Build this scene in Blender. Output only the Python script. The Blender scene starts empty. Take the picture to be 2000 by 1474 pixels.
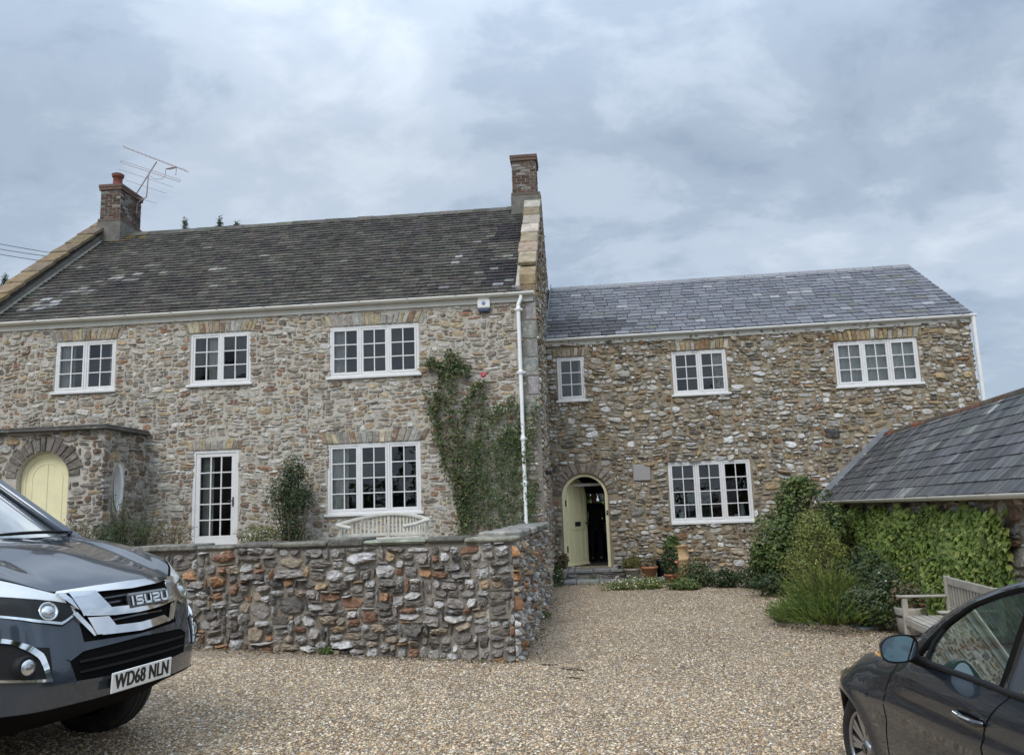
import bpy, bmesh, math, random
import numpy as np
from mathutils import Matrix, Vector, Euler
random.seed(7); RNG = np.random.default_rng(11)
C = bpy.context.scene.collection
SC = bpy.context.scene
PI = math.pi; rad = math.radians

# ------------------------------------------------------------------ camera
F_PX, EYE = 1580.0, 1.67
PITCH, ROLL = rad(9.2236), rad(2.0808)
def _cam_axes():
    cp, sp, cr, sr = math.cos(PITCH), math.sin(PITCH), math.cos(ROLL), math.sin(ROLL)
    B = np.array([[1, 0, 0], [0, 0, -1], [0, 1, 0.]])
    P = np.array([[1, 0, 0], [0, cp, sp], [0, -sp, cp]])
    R = np.array([[cr, sr, 0], [-sr, cr, 0], [0, 0, 1]])
    return R @ P @ B
CAM = _cam_axes()
cd = bpy.data.cameras.new('camera'); cam = bpy.data.objects.new('camera', cd); C.objects.link(cam)
cd.sensor_fit = 'HORIZONTAL'; cd.sensor_width = 36.0; cd.lens = F_PX / 2000 * 36
cd.clip_start = 0.05; cd.clip_end = 2000
m = Matrix.Identity(4)
for i in range(3):
    m[i][0], m[i][1], m[i][2] = CAM[0][i], -CAM[1][i], -CAM[2][i]
m.translation = (0, 0, EYE)
cam.matrix_world = m
SC.camera = cam

# ------------------------------------------------------------------ sky, sun, exposure
SUN_EL, SUN_AZ = rad(48), rad(205)          # azimuth clockwise from +Y (the view direction): behind the photographer
w = bpy.data.worlds.new('World'); SC.world = w; w.use_nodes = True
nt = w.node_tree; nt.nodes.clear()
def wn(t, **k):
    n = nt.nodes.new(t)
    for a, b in k.items(): setattr(n, a, b)
    return n
out = wn('ShaderNodeOutputWorld'); bg = wn('ShaderNodeBackground'); bg.inputs[1].default_value = 0.1
sky = wn('ShaderNodeTexSky', sky_type='NISHITA', sun_disc=False); sky.sun_elevation = SUN_EL; sky.sun_rotation = SUN_AZ
tc = wn('ShaderNodeTexCoord'); sep = wn('ShaderNodeSeparateXYZ'); nt.links.new(tc.outputs['Generated'], sep.inputs[0])
def wmath(op, a, b=None, c=None, clamp=False):
    n = wn('ShaderNodeMath', operation=op); n.use_clamp = clamp
    for i, v in enumerate((a, b, c)):
        if v is None: continue
        if isinstance(v, (int, float)): n.inputs[i].default_value = v
        else: nt.links.new(v, n.inputs[i])
    return n.outputs[0]
zz = wmath('ADD', wmath('MAXIMUM', sep.outputs[2], 0.0), 0.32)
cx = wmath('DIVIDE', sep.outputs[0], zz); cy = wmath('DIVIDE', sep.outputs[1], zz)
comb = wn('ShaderNodeCombineXYZ'); nt.links.new(cx, comb.inputs[0]); nt.links.new(cy, comb.inputs[1])
def wnoise(scale, detail, rough, dist, loc):
    mp = wn('ShaderNodeMapping'); mp.inputs['Location'].default_value = loc; mp.inputs['Rotation'].default_value = (0, 0, 0.5)
    mp.inputs['Scale'].default_value = (1.0, 1.25, 1); nt.links.new(comb.outputs[0], mp.inputs[0])
    n = wn('ShaderNodeTexNoise'); n.inputs['Scale'].default_value = scale; n.inputs['Detail'].default_value = detail
    n.inputs['Roughness'].default_value = rough; n.inputs['Distortion'].default_value = dist
    nt.links.new(mp.outputs[0], n.inputs[0]); return n.outputs[0]
def wramp(v, stops):
    r = wn('ShaderNodeValToRGB'); r.color_ramp.interpolation = 'EASE'
    while len(r.color_ramp.elements) < len(stops): r.color_ramp.elements.new(0.5)
    for e, (p, c) in zip(r.color_ramp.elements, stops): e.position = p; e.color = (*c, 1)
    nt.links.new(v, r.inputs[0]); return r.outputs[0]
n1 = wnoise(1.55, 9, 0.56, 0.35, (3.1, 1.7, 0)); n2 = wnoise(5.0, 8, 0.6, 0.4, (0.3, 5.0, 0))
mixn = wmath('ADD', wmath('MULTIPLY', n1, 0.70), wmath('MULTIPLY', n2, 0.30))
CLOUD = wramp(mixn, [(0.36, (0.275, 0.35, 0.455)), (0.46, (0.37, 0.45, 0.56)), (0.54, (0.475, 0.555, 0.66)), (0.66, (0.60, 0.675, 0.765))])
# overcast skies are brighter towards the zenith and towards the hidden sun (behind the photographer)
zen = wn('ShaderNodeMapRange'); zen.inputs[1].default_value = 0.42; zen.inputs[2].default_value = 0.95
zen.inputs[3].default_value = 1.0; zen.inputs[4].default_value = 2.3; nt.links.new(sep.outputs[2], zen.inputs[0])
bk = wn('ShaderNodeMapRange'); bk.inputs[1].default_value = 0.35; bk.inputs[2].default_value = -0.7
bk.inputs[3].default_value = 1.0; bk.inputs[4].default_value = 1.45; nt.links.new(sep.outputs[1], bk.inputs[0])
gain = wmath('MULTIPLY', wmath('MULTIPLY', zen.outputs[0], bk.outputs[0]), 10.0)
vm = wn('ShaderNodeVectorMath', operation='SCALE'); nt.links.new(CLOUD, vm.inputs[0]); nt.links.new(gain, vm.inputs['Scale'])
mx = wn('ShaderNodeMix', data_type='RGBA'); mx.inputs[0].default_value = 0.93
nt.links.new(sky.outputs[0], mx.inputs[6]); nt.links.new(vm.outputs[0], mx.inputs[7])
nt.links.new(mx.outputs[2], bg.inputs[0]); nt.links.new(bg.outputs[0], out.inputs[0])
sd = bpy.data.lights.new('sun', 'SUN'); sd.energy = 1.5; sd.angle = rad(28); sd.color = (1.0, 0.95, 0.88)
sun = bpy.data.objects.new('sun', sd); C.objects.link(sun)
sdir = Vector((math.sin(SUN_AZ) * math.cos(SUN_EL), math.cos(SUN_AZ) * math.cos(SUN_EL), math.sin(SUN_EL)))
sun.rotation_euler = sdir.to_track_quat('Z', 'Y').to_euler()
SC.view_settings.view_transform = 'Standard'; SC.view_settings.look = 'None'
SC.view_settings.gamma = 1.0; SC.view_settings.exposure = 0.24
SC.cycles.max_bounces = 6; SC.cycles.transparent_max_bounces = 16
SC.cycles.use_denoising = True

# ------------------------------------------------------------------ measuring: a pixel of the photo on a known plane of the place
def ray(px, py): return CAM.T @ np.array([(px - 1000) / F_PX, (py - 737) / F_PX, 1])
E0 = np.array([0, 0, EYE])
def on_ground(px, py, z=0.0):
    d = ray(px, py); P = E0 + d * ((z - EYE) / d[2]); return P
def at_depth(px, py, Y):
    d = ray(px, py); return E0 + d * (Y / d[1])
class Frame:
    def __init__(s, o, yaw):
        s.o = np.array(o, float); s.yaw = yaw
        s.e = np.array([math.cos(yaw), -math.sin(yaw), 0]); s.n = np.array([math.sin(yaw), math.cos(yaw), 0])
    def at(s, px, py, t=0.0):
        d = ray(px, py); P = E0 + d * ((t - (E0 - s.o) @ s.n) / (d @ s.n)); q = P - s.o
        return q @ s.e, q[2]
    def loc(s, P): q = np.array(P) - s.o; return np.array([q @ s.e, q @ s.n, q[2]])
    def wld(s, x, y, z): return s.o + s.e * x + s.n * y + np.array([0, 0, z])
MAINF = Frame((0.51, 15.1, 0), rad(4.915))
WINGF = Frame((0.78, 18.1, 0), rad(6.495))

# ------------------------------------------------------------------ materials
MATS = {}
def mat(name, col=(0.5, 0.5, 0.5), attr=False, rough=0.8, metal=0.0, noise=None, bump=None, stain=None, spec=0.5, coat=0.0, trans=0.0, rvar=0.0, emis=None):
    M = bpy.data.materials.new(name); M.use_nodes = True; t = M.node_tree; L = t.links
    b = t.nodes['Principled BSDF']; b.inputs['Roughness'].default_value = rough; b.inputs['Metallic'].default_value = metal
    b.inputs['Specular IOR Level'].default_value = spec; b.inputs['Coat Weight'].default_value = coat; b.inputs['Coat Roughness'].default_value = 0.04
    co = t.nodes.new('ShaderNodeTexCoord').outputs['Object']
    def nz(scale, detail=6, ro=0.6, sc3=None):
        v = co
        if sc3:
            mp = t.nodes.new('ShaderNodeMapping'); mp.inputs['Scale'].default_value = sc3; L.new(co, mp.inputs[0]); v = mp.outputs[0]
        n = t.nodes.new('ShaderNodeTexNoise'); n.inputs['Scale'].default_value = scale; n.inputs['Detail'].default_value = detail
        n.inputs['Roughness'].default_value = ro; L.new(v, n.inputs[0]); return n.outputs[0]
    def rng(v, a, b_, c, d):
        r = t.nodes.new('ShaderNodeMapRange'); L.new(v, r.inputs[0])
        for i, q in enumerate((a, b_, c, d)): r.inputs[i + 1].default_value = q
        return r.outputs[0]
    if attr:
        a = t.nodes.new('ShaderNodeAttribute'); a.attribute_name = 'Col'; base = a.outputs[0]
    else:
        rgb = t.nodes.new('ShaderNodeRGB'); rgb.outputs[0].default_value = (*col, 1); base = rgb.outputs[0]
    for nn in (noise or []):                      # (scale, lo, hi[, stretch])
        v = rng(nz(nn[0], sc3=nn[3] if len(nn) > 3 else None), 0.3, 0.7, nn[1], nn[2])
        vm = t.nodes.new('ShaderNodeVectorMath'); vm.operation = 'SCALE'; L.new(base, vm.inputs[0]); L.new(v, vm.inputs['Scale']); base = vm.outputs[0]
    for st in (stain or []):                      # (scale, colour, lo, hi, amount[, stretch])
        v = rng(nz(st[0], 8, 0.65, sc3=st[5] if len(st) > 5 else None), st[2], st[3], 0, st[4])
        mx = t.nodes.new('ShaderNodeMix'); mx.data_type = 'RGBA'; L.new(v, mx.inputs[0]); L.new(base, mx.inputs[6]); mx.inputs[7].default_value = (*st[1], 1); base = mx.outputs[2]
    L.new(base, b.inputs['Base Color'])
    if rvar:
        L.new(rng(nz(9), 0.3, 0.7, rough - rvar, rough + rvar), b.inputs['Roughness'])
    if bump:                                      # list of (scale, strength, distance)
        prev = None
        for s_, st_, di in bump:
            bn = t.nodes.new('ShaderNodeBump'); bn.inputs['Strength'].default_value = st_; bn.inputs['Distance'].default_value = di
            L.new(nz(s_, 8, 0.65), bn.inputs['Height'])
            if prev: L.new(prev, bn.inputs['Normal'])
            prev = bn.outputs[0]
        L.new(prev, b.inputs['Normal'])
    if trans:
        tr = t.nodes.new('ShaderNodeBsdfTranslucent'); L.new(base, tr.inputs[0]); ms = t.nodes.new('ShaderNodeMixShader'); ms.inputs[0].default_value = trans
        L.new(b.outputs[0], ms.inputs[1]); L.new(tr.outputs[0], ms.inputs[2]); L.new(ms.outputs[0], t.nodes['Material Output'].inputs[0])
    if emis:
        b.inputs['Emission Color'].default_value = (*emis[0], 1); b.inputs['Emission Strength'].default_value = emis[1]
    MATS[name] = M; return M
def glass(name, tint, ior=1.5, rough=0.0, wob=0.0, boost=1.0):
    M = bpy.data.materials.new(name); M.use_nodes = True; t = M.node_tree; L = t.links; t.nodes.clear()
    o = t.nodes.new('ShaderNodeOutputMaterial'); fr = t.nodes.new('ShaderNodeFresnel'); fr.inputs[0].default_value = ior
    tr = t.nodes.new('ShaderNodeBsdfTransparent'); tr.inputs[0].default_value = (*tint, 1)
    gl = t.nodes.new('ShaderNodeBsdfGlossy'); gl.inputs['Roughness'].default_value = rough; gl.inputs[0].default_value = (1, 1, 1, 1)
    ms = t.nodes.new('ShaderNodeMixShader'); mu = t.nodes.new('ShaderNodeMath'); mu.operation = 'MULTIPLY'; mu.inputs[1].default_value = boost; mu.use_clamp = True
    L.new(fr.outputs[0], mu.inputs[0]); L.new(mu.outputs[0], ms.inputs[0]); L.new(tr.outputs[0], ms.inputs[1]); L.new(gl.outputs[0], ms.inputs[2]); L.new(ms.outputs[0], o.inputs[0])
    if wob:
        co = t.nodes.new('ShaderNodeTexCoord'); n = t.nodes.new('ShaderNodeTexNoise'); n.inputs['Scale'].default_value = 4; L.new(co.outputs['Object'], n.inputs[0])
        bn = t.nodes.new('ShaderNodeBump'); bn.inputs['Strength'].default_value = wob; bn.inputs['Distance'].default_value = 0.01; L.new(n.outputs[0], bn.inputs['Height']); L.new(bn.outputs[0], gl.inputs['Normal'])
    MATS[name] = M; return M
ST = [(14, 0.66, 1.3), (60, 0.74, 1.22)]
mat('stone_main', attr=True, rough=0.95, noise=ST, bump=[(30, 0.6, 0.012), (110, 0.5, 0.004)], stain=[(12, (0.47, 0.435, 0.365), 0.52, 0.62, 0.62), (18, (0.10, 0.085, 0.07), 0.62, 0.80, 0.45)], spec=0.2)
mat('stone', attr=True, rough=0.92, noise=ST, bump=[(30, 0.6, 0.012), (110, 0.5, 0.004)], stain=[(7, (0.46, 0.45, 0.43), 0.57, 0.74, 0.5), (5, (0.20, 0.15, 0.09), 0.56, 0.75, 0.4), (18, (0.09, 0.08, 0.07), 0.60, 0.78, 0.5)], spec=0.25)
mat('stone_dark', attr=True, rough=0.92, noise=ST, bump=[(24, 0.8, 0.02), (90, 0.6, 0.006)], stain=[(9, (0.48, 0.475, 0.44), 0.58, 0.69, 0.65), (5, (0.055, 0.05, 0.045), 0.57, 0.72, 0.55)], spec=0.25)
mat('mortar_main', (0.47, 0.435, 0.37), rough=0.95, noise=[(3, 0.82, 1.15), (40, 0.72, 1.2)], bump=[(50, 0.7, 0.008)], spec=0.2, stain=[(1.6, (0.25, 0.22, 0.19), 0.5, 0.75, 0.4)])
mat('mortar_wing', (0.30, 0.245, 0.17), rough=0.95, noise=[(3, 0.8, 1.15), (40, 0.7, 1.2)], bump=[(50, 0.7, 0.008)], spec=0.2)
mat('mortar_garden', (0.27, 0.24, 0.20), rough=0.95, noise=[(4, 0.75, 1.2), (40, 0.6, 1.3)], bump=[(40, 0.9, 0.012)], spec=0.2, stain=[(6, (0.06, 0.055, 0.05), 0.55, 0.72, 0.6)])
mat('tile', attr=True, rough=0.85, noise=[(20, 0.7, 1.3), (2.5, .75, 1.25)], bump=[(60, 0.5, 0.005)], stain=[(1.1, (0.03, 0.026, 0.029), 0.52, 0.70, 0.6, (0.5, 1.3, 0.5)), (24, (0.33, 0.325, 0.28), 0.60, 0.68, 0.6), (7, (0.10, 0.092, 0.06), .58, .74, .4)], spec=0.12)
mat('slate', attr=True, rough=0.56, noise=[(12, 0.85, 1.15)], bump=[(30, 0.25, 0.004)], stain=[(14, (0.035, 0.035, 0.038), 0.54, 0.68, 0.65), (3, (.09, .088, .085), .55, .7, .5)], spec=0.42, rvar=0.08)
mat('white_paint', (0.70, 0.69, 0.675), rough=0.45, noise=[(9, 0.93, 1.04)], stain=[(22, (0.42, 0.40, 0.36), 0.67, 0.80, 0.5)])
mat('cream_plastic', (0.66, 0.64, 0.57), rough=0.5, noise=[(3, 0.88, 1.06)], stain=[(6, (0.30, 0.27, 0.2), 0.58, 0.8, 0.5)])
mat('white_pipe', (0.82, 0.82, 0.80), rough=0.4, noise=[(2, 0.9, 1.05)], stain=[(5, (0.45, 0.42, 0.36), 0.64, 0.85, 0.4)])
mat('yellow_paint', (0.78, 0.72, 0.45), rough=0.42, noise=[(5, 0.93, 1.05)], stain=[(8, (0.4, 0.36, 0.18), 0.62, 0.85, 0.3)])
mat('curtain', (0.82, 0.80, 0.75), rough=0.95, noise=[(8, 0.9, 1.08)], trans=0.25)
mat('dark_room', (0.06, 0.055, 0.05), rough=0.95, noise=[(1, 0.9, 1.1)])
mat('black_metal', (0.02, 0.02, 0.022), rough=0.45, noise=[(20, 0.8, 1.2)])
mat('lead', (0.22, 0.23, 0.25), rough=0.6, noise=[(6, 0.8, 1.2)])
mat('cement', (0.165, 0.155, 0.135), rough=0.95, noise=[(5, 0.75, 1.2), (40, 0.85, 1.15)], bump=[(40, 0.5, 0.006)], stain=[(9, (0.07, 0.07, 0.06), 0.55, 0.75, 0.6)])
mat('coping_dark', attr=True, rough=0.95, noise=[(7, 0.6, 1.3), (40, 0.75, 1.25)], bump=[(18, 0.9, 0.02), (70, .6, .006)], stain=[(8, (0.42, 0.41, 0.37), 0.60, 0.70, 0.6), (4, (0.045, 0.043, 0.038), 0.47, 0.66, 0.75)], spec=0.2)
mat('coping_stone', attr=True, rough=0.95, noise=[(7, 0.7, 1.25), (40, 0.8, 1.2)], bump=[(25, 0.8, 0.015)], stain=[(9, (0.50, 0.48, 0.42), 0.60, 0.72, 0.6), (5, (0.10, 0.075, 0.045), 0.52, 0.72, 0.6)], spec=0.2)
mat('brick', attr=True, rough=0.92, noise=[(30, 0.7, 1.25)], bump=[(50, 0.6, 0.006)], stain=[(12, (0.42, 0.40, 0.36), 0.62, 0.74, 0.6)], spec=0.2)
mat('pot_red', (0.22, 0.075, 0.05), rough=0.9, noise=[(6, 0.8, 1.15)], stain=[(9, (0.12, 0.09, 0.07), 0.55, 0.8, 0.6)])
mat('terracotta', (0.40, 0.17, 0.085), rough=0.85, noise=[(6, 0.8, 1.15), (50, 0.9, 1.1)], stain=[(9, (0.45, 0.36, 0.27), 0.6, 0.8, 0.4)])
mat('buff_terracotta', (0.50, 0.33, 0.17), rough=0.85, noise=[(5, 0.82, 1.12), (50, 0.92, 1.08)], stain=[(7, (0.28, 0.20, 0.12), 0.58, 0.8, 0.5)])
mat('grey_pot', (0.33, 0.29, 0.24), rough=0.9, noise=[(8, 0.75, 1.2)], stain=[(10, (0.14, 0.13, 0.09), 0.55, 0.75, 0.5)])
mat('black_pot', (0.02, 0.022, 0.03), rough=0.35, noise=[(8, 0.8, 1.2)])
mat('wood_grey', (0.37, 0.34, 0.29), rough=0.85, noise=[(6, 0.72, 1.2, (1, 1, 1)), (60, 0.85, 1.12)], bump=[(60, 0.3, 0.003)], stain=[(4, (0.13, 0.13, 0.09), 0.55, 0.78, 0.45)])
mat('wood_pale', (0.55, 0.53, 0.47), rough=0.85, noise=[(8, 0.8, 1.12), (60, 0.88, 1.1)], bump=[(60, 0.3, 0.003)], stain=[(6, (0.22, 0.22, 0.15), 0.58, 0.8, 0.45)])
mat('leaf', attr=True, rough=0.55, noise=[(3, 1.10, 1.50)], trans=0.28, spec=0.4)
mat('petal', attr=True, rough=0.6, trans=0.3)
mat('bark', (0.16, 0.12, 0.085), rough=0.95, noise=[(20, 0.7, 1.3)])
mat('twig', attr=True, rough=0.95, noise=[(20, 0.75, 1.25)])
mat('soil', (0.075, 0.055, 0.04), rough=1.0, noise=[(8, 0.6, 1.4)], bump=[(20, 1, 0.03)])
mat('paving', (0.30, 0.285, 0.255), rough=0.9, noise=[(4, 0.75, 1.2), (30, 0.85, 1.15)], bump=[(20, 0.4, 0.01)], stain=[(6, (0.09, 0.09, 0.08), 0.55, 0.72, 0.6)])
mat('blue_slab', (0.36, 0.40, 0.45), rough=0.7, noise=[(6, 0.8, 1.15)])
mat('plaque_stone', (0.33, 0.31, 0.30), rough=0.85, noise=[(20, 0.9, 1.1)], bump=[(60, 0.2, 0.003)])
mat('alarm_white', (0.72, 0.72, 0.66), rough=0.4); mat('alarm_blue', (0.05, 0.16, 0.48), rough=0.4); mat('alarm_navy', (0.03, 0.05, 0.10), rough=0.3)
mat('aerial', (0.36, 0.30, 0.30), rough=0.5, metal=0.6); mat('cable', (0.04, 0.045, 0.055), rough=0.7)
glass('window_glass', (0.84, 0.88, 0.87), 1.52, 0.0, 0.10, 1.55)

# ------------------------------------------------------------------ mesh builder
class MB:
    def __init__(s): s.v = []; s.f = []; s.m = []; s.c = []; s.s = []
    def add(s, vs, fs, mi=0, col=(1, 1, 1), smooth=False):
        o = len(s.v); s.v.extend([tuple(p) for p in vs])
        for f in fs: s.f.append(tuple(i + o for i in f)); s.m.append(mi); s.c.append(col); s.s.append(smooth)
        return s
    def box(s, x0, x1, y0, y1, z0, z1, mi=0, col=(1, 1, 1), M=None, skip=''):
        v = [(x, y, z) for x in (x0, x1) for y in (y0, y1) for z in (z0, z1)]
        if M is not None: v = [tuple(M @ Vector(p)) for p in v]
        F = {'l': (0, 1, 3, 2), 'r': (4, 6, 7, 5), 'f': (0, 4, 5, 1), 'b': (2, 3, 7, 6), 'd': (0, 2, 6, 4), 'u': (1, 5, 7, 3)}
        return s.add(v, [q for k, q in F.items() if k not in skip], mi, col)
    def cbox(s, x0, x1, y0, y1, z0, z1, e=0.006, mi=0, col=(1, 1, 1), M=None):
        """box with chamfered edges"""
        bm = bmesh.new(); bmesh.ops.create_cube(bm, size=1)
        for v in bm.verts: v.co = Vector((x0 + (v.co.x + .5) * (x1 - x0), y0 + (v.co.y + .5) * (y1 - y0), z0 + (v.co.z + .5) * (z1 - z0)))
        bmesh.ops.bevel(bm, geom=list(bm.edges), offset=e, segments=1, affect='EDGES', profile=0.5)
        if M is not None: bmesh.ops.transform(bm, matrix=M, verts=bm.verts)
        bm.verts.index_update(); s.add([v.co[:] for v in bm.verts], [[v.index for v in f.verts] for f in bm.faces], mi, col); bm.free(); return s
    def tube(s, pts, r, n=8, mi=0, col=(1, 1, 1), caps=True, smooth=True):
        pts = [Vector(p) for p in pts]; k = len(pts); rs = r if hasattr(r, '__len__') else [r] * k
        vs = []; prev = None
        for i, p in enumerate(pts):
            d = (pts[min(i + 1, k - 1)] - pts[max(i - 1, 0)]); d = d.normalized() if d.length > 1e-9 else Vector((0, 0, 1))
            if prev is None:
                a = d.cross(Vector((0, 0, 1))); a = a if a.length > 0.05 else d.cross(Vector((1, 0, 0)))
            else: a = prev - d * prev.dot(d)
            a.normalize(); b = d.cross(a); prev = a
            for j in range(n):
                t = 2 * PI * j / n; vs.append(p + (a * math.cos(t) + b * math.sin(t)) * rs[i])
        fs = [(i * n + j, i * n + (j + 1) % n, (i + 1) * n + (j + 1) % n, (i + 1) * n + j) for i in range(k - 1) for j in range(n)]
        s.add(vs, fs, mi, col, smooth)
        if caps: s.add(vs[:n], [tuple(range(n))[::-1]], mi, col); s.add(vs[-n:], [tuple(range(n))], mi, col)
        return s
    def lathe(s, prof, n=24, mi=0, col=(1, 1, 1), M=None, smooth=True, closed=False):
        vs = [Vector((r * math.cos(2 * PI * j / n), r * math.sin(2 * PI * j / n), z)) for r, z in prof for j in range(n)]
        if M is not None: vs = [M @ p for p in vs]
        k = len(prof)
        fs = [(i * n + j, i * n + (j + 1) % n, (i + 1) * n + (j + 1) % n, (i + 1) * n + j) for i in range(k - 1) for j in range(n)]
        return s.add(vs, fs, mi, col, smooth)
    def grid(s, P, mi=0, col=(1, 1, 1), smooth=True, flip=False, closed=False):
        r, c = len(P), len(P[0]); vs = [p for row in P for p in row]
        cc = c if closed else c - 1
        fs = [(i * c + j, i * c + (j + 1) % c, (i + 1) * c + (j + 1) % c, (i + 1) * c + j) for i in range(r - 1) for j in range(cc)]
        if flip: fs = [f[::-1] for f in fs]
        return s.add(vs, fs, mi, col, smooth)
    def extrude(s, poly, axis, a, b, mi=0, col=(1, 1, 1)):
        """polygon (u,v) extruded along axis from a to b. axis 'x': (a,u,v); 'y': (u,a,v); 'z': (u,v,a)"""
        f = {'x': lambda t, u, v: (t, u, v), 'y': lambda t, u, v: (u, t, v), 'z': lambda t, u, v: (u, v, t)}[axis]
        n = len(poly); vs = [f(a, *p) for p in poly] + [f(b, *p) for p in poly]
        return s.add(vs, [tuple(range(n)), tuple(range(2 * n - 1, n - 1, -1))] + [(i, (i + 1) % n, n + (i + 1) % n, n + i) for i in range(n)], mi, col)
    def build(s, name, mats, parent=None, bevel=0.0, loc=None, fixn=True, sub=0, autosmooth=None):
        me = bpy.data.meshes.new(name); me.from_pydata(s.v, [], s.f)
        mats = mats if isinstance(mats, (list, tuple)) else [mats]
        for q in mats: me.materials.append(MATS[q])
        if s.f:
            me.polygons.foreach_set('material_index', np.array(s.m, np.int32)); me.polygons.foreach_set('use_smooth', np.array(s.s, bool))
            ca = me.attributes.new('Col', 'FLOAT_COLOR', 'FACE')
            cc = np.ones((len(s.f), 4), np.float32); cc[:, :3] = np.array(s.c, np.float32); ca.data.foreach_set('color', cc.ravel())
        if fixn and len(s.f) < 60000:
            bm = bmesh.new(); bm.from_mesh(me); bmesh.ops.recalc_face_normals(bm, faces=bm.faces); bm.to_mesh(me); bm.free()
        me.update(); o = bpy.data.objects.new(name, me); C.objects.link(o)
        if parent is not None: o.parent = parent
        if loc is not None: o.location = loc
        if bevel:
            b = o.modifiers.new('bevel', 'BEVEL'); b.width = bevel; b.segments = 2; b.limit_method = 'ANGLE'; b.angle_limit = rad(40)
        if sub: q = o.modifiers.new('sub', 'SUBSURF'); q.levels = sub; q.render_levels = sub
        return o
def np_mesh(name, V, Fq, cols, mats, parent=None, mi=None, smooth=False):
    """numpy mesh: V (n,3), Fq (m,k) same-size faces, cols (m,3)"""
    me = bpy.data.meshes.new(name); nf, k = Fq.shape
    me.vertices.add(len(V)); me.vertices.foreach_set('co', np.asarray(V, np.float32).ravel())
    me.loops.add(nf * k); me.loops.foreach_set('vertex_index', Fq.astype(np.int32).ravel())
    me.polygons.add(nf); me.polygons.foreach_set('loop_start', np.arange(0, nf * k, k, dtype=np.int32))
    if mi is not None: me.polygons.foreach_set('material_index', np.asarray(mi, np.int32))
    me.polygons.foreach_set('use_smooth', np.full(nf, smooth))
    for q in (mats if isinstance(mats, (list, tuple)) else [mats]): me.materials.append(MATS[q])
    ca = me.attributes.new('Col', 'FLOAT_COLOR', 'FACE'); cc = np.ones((nf, 4), np.float32); cc[:, :3] = cols; ca.data.foreach_set('color', cc.ravel())
    me.update(calc_edges=True); me.validate()
    o = bpy.data.objects.new(name, me); C.objects.link(o)
    if parent is not None: o.parent = parent
    return o
def thing(name, label, cat, loc=(0, 0, 0), rotz=0.0, group=None, parent=None):
    o = bpy.data.objects.new(name, None); C.objects.link(o); o.location = loc; o.rotation_euler = (0, 0, rotz); o.empty_display_size = 0.2
    tag(o, label, cat, group); return o
def tag(o, label, cat, group=None):
    o['label'] = label; o['category'] = cat
    if group: o['group'] = group
    return o
def struct(o, kind='structure'): o['kind'] = kind; return o
def lerp(a, b, t): return a + (b - a) * t
def sstep(a, b, x): t = min(1, max(0, (x - a) / (b - a))); return t * t * (3 - 2 * t)
def vary(c, a): k = 1 + random.uniform(-a, a); return tuple(max(0.005, q * k * (1 + random.uniform(-a, a) * 0.25)) for q in c)

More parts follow.
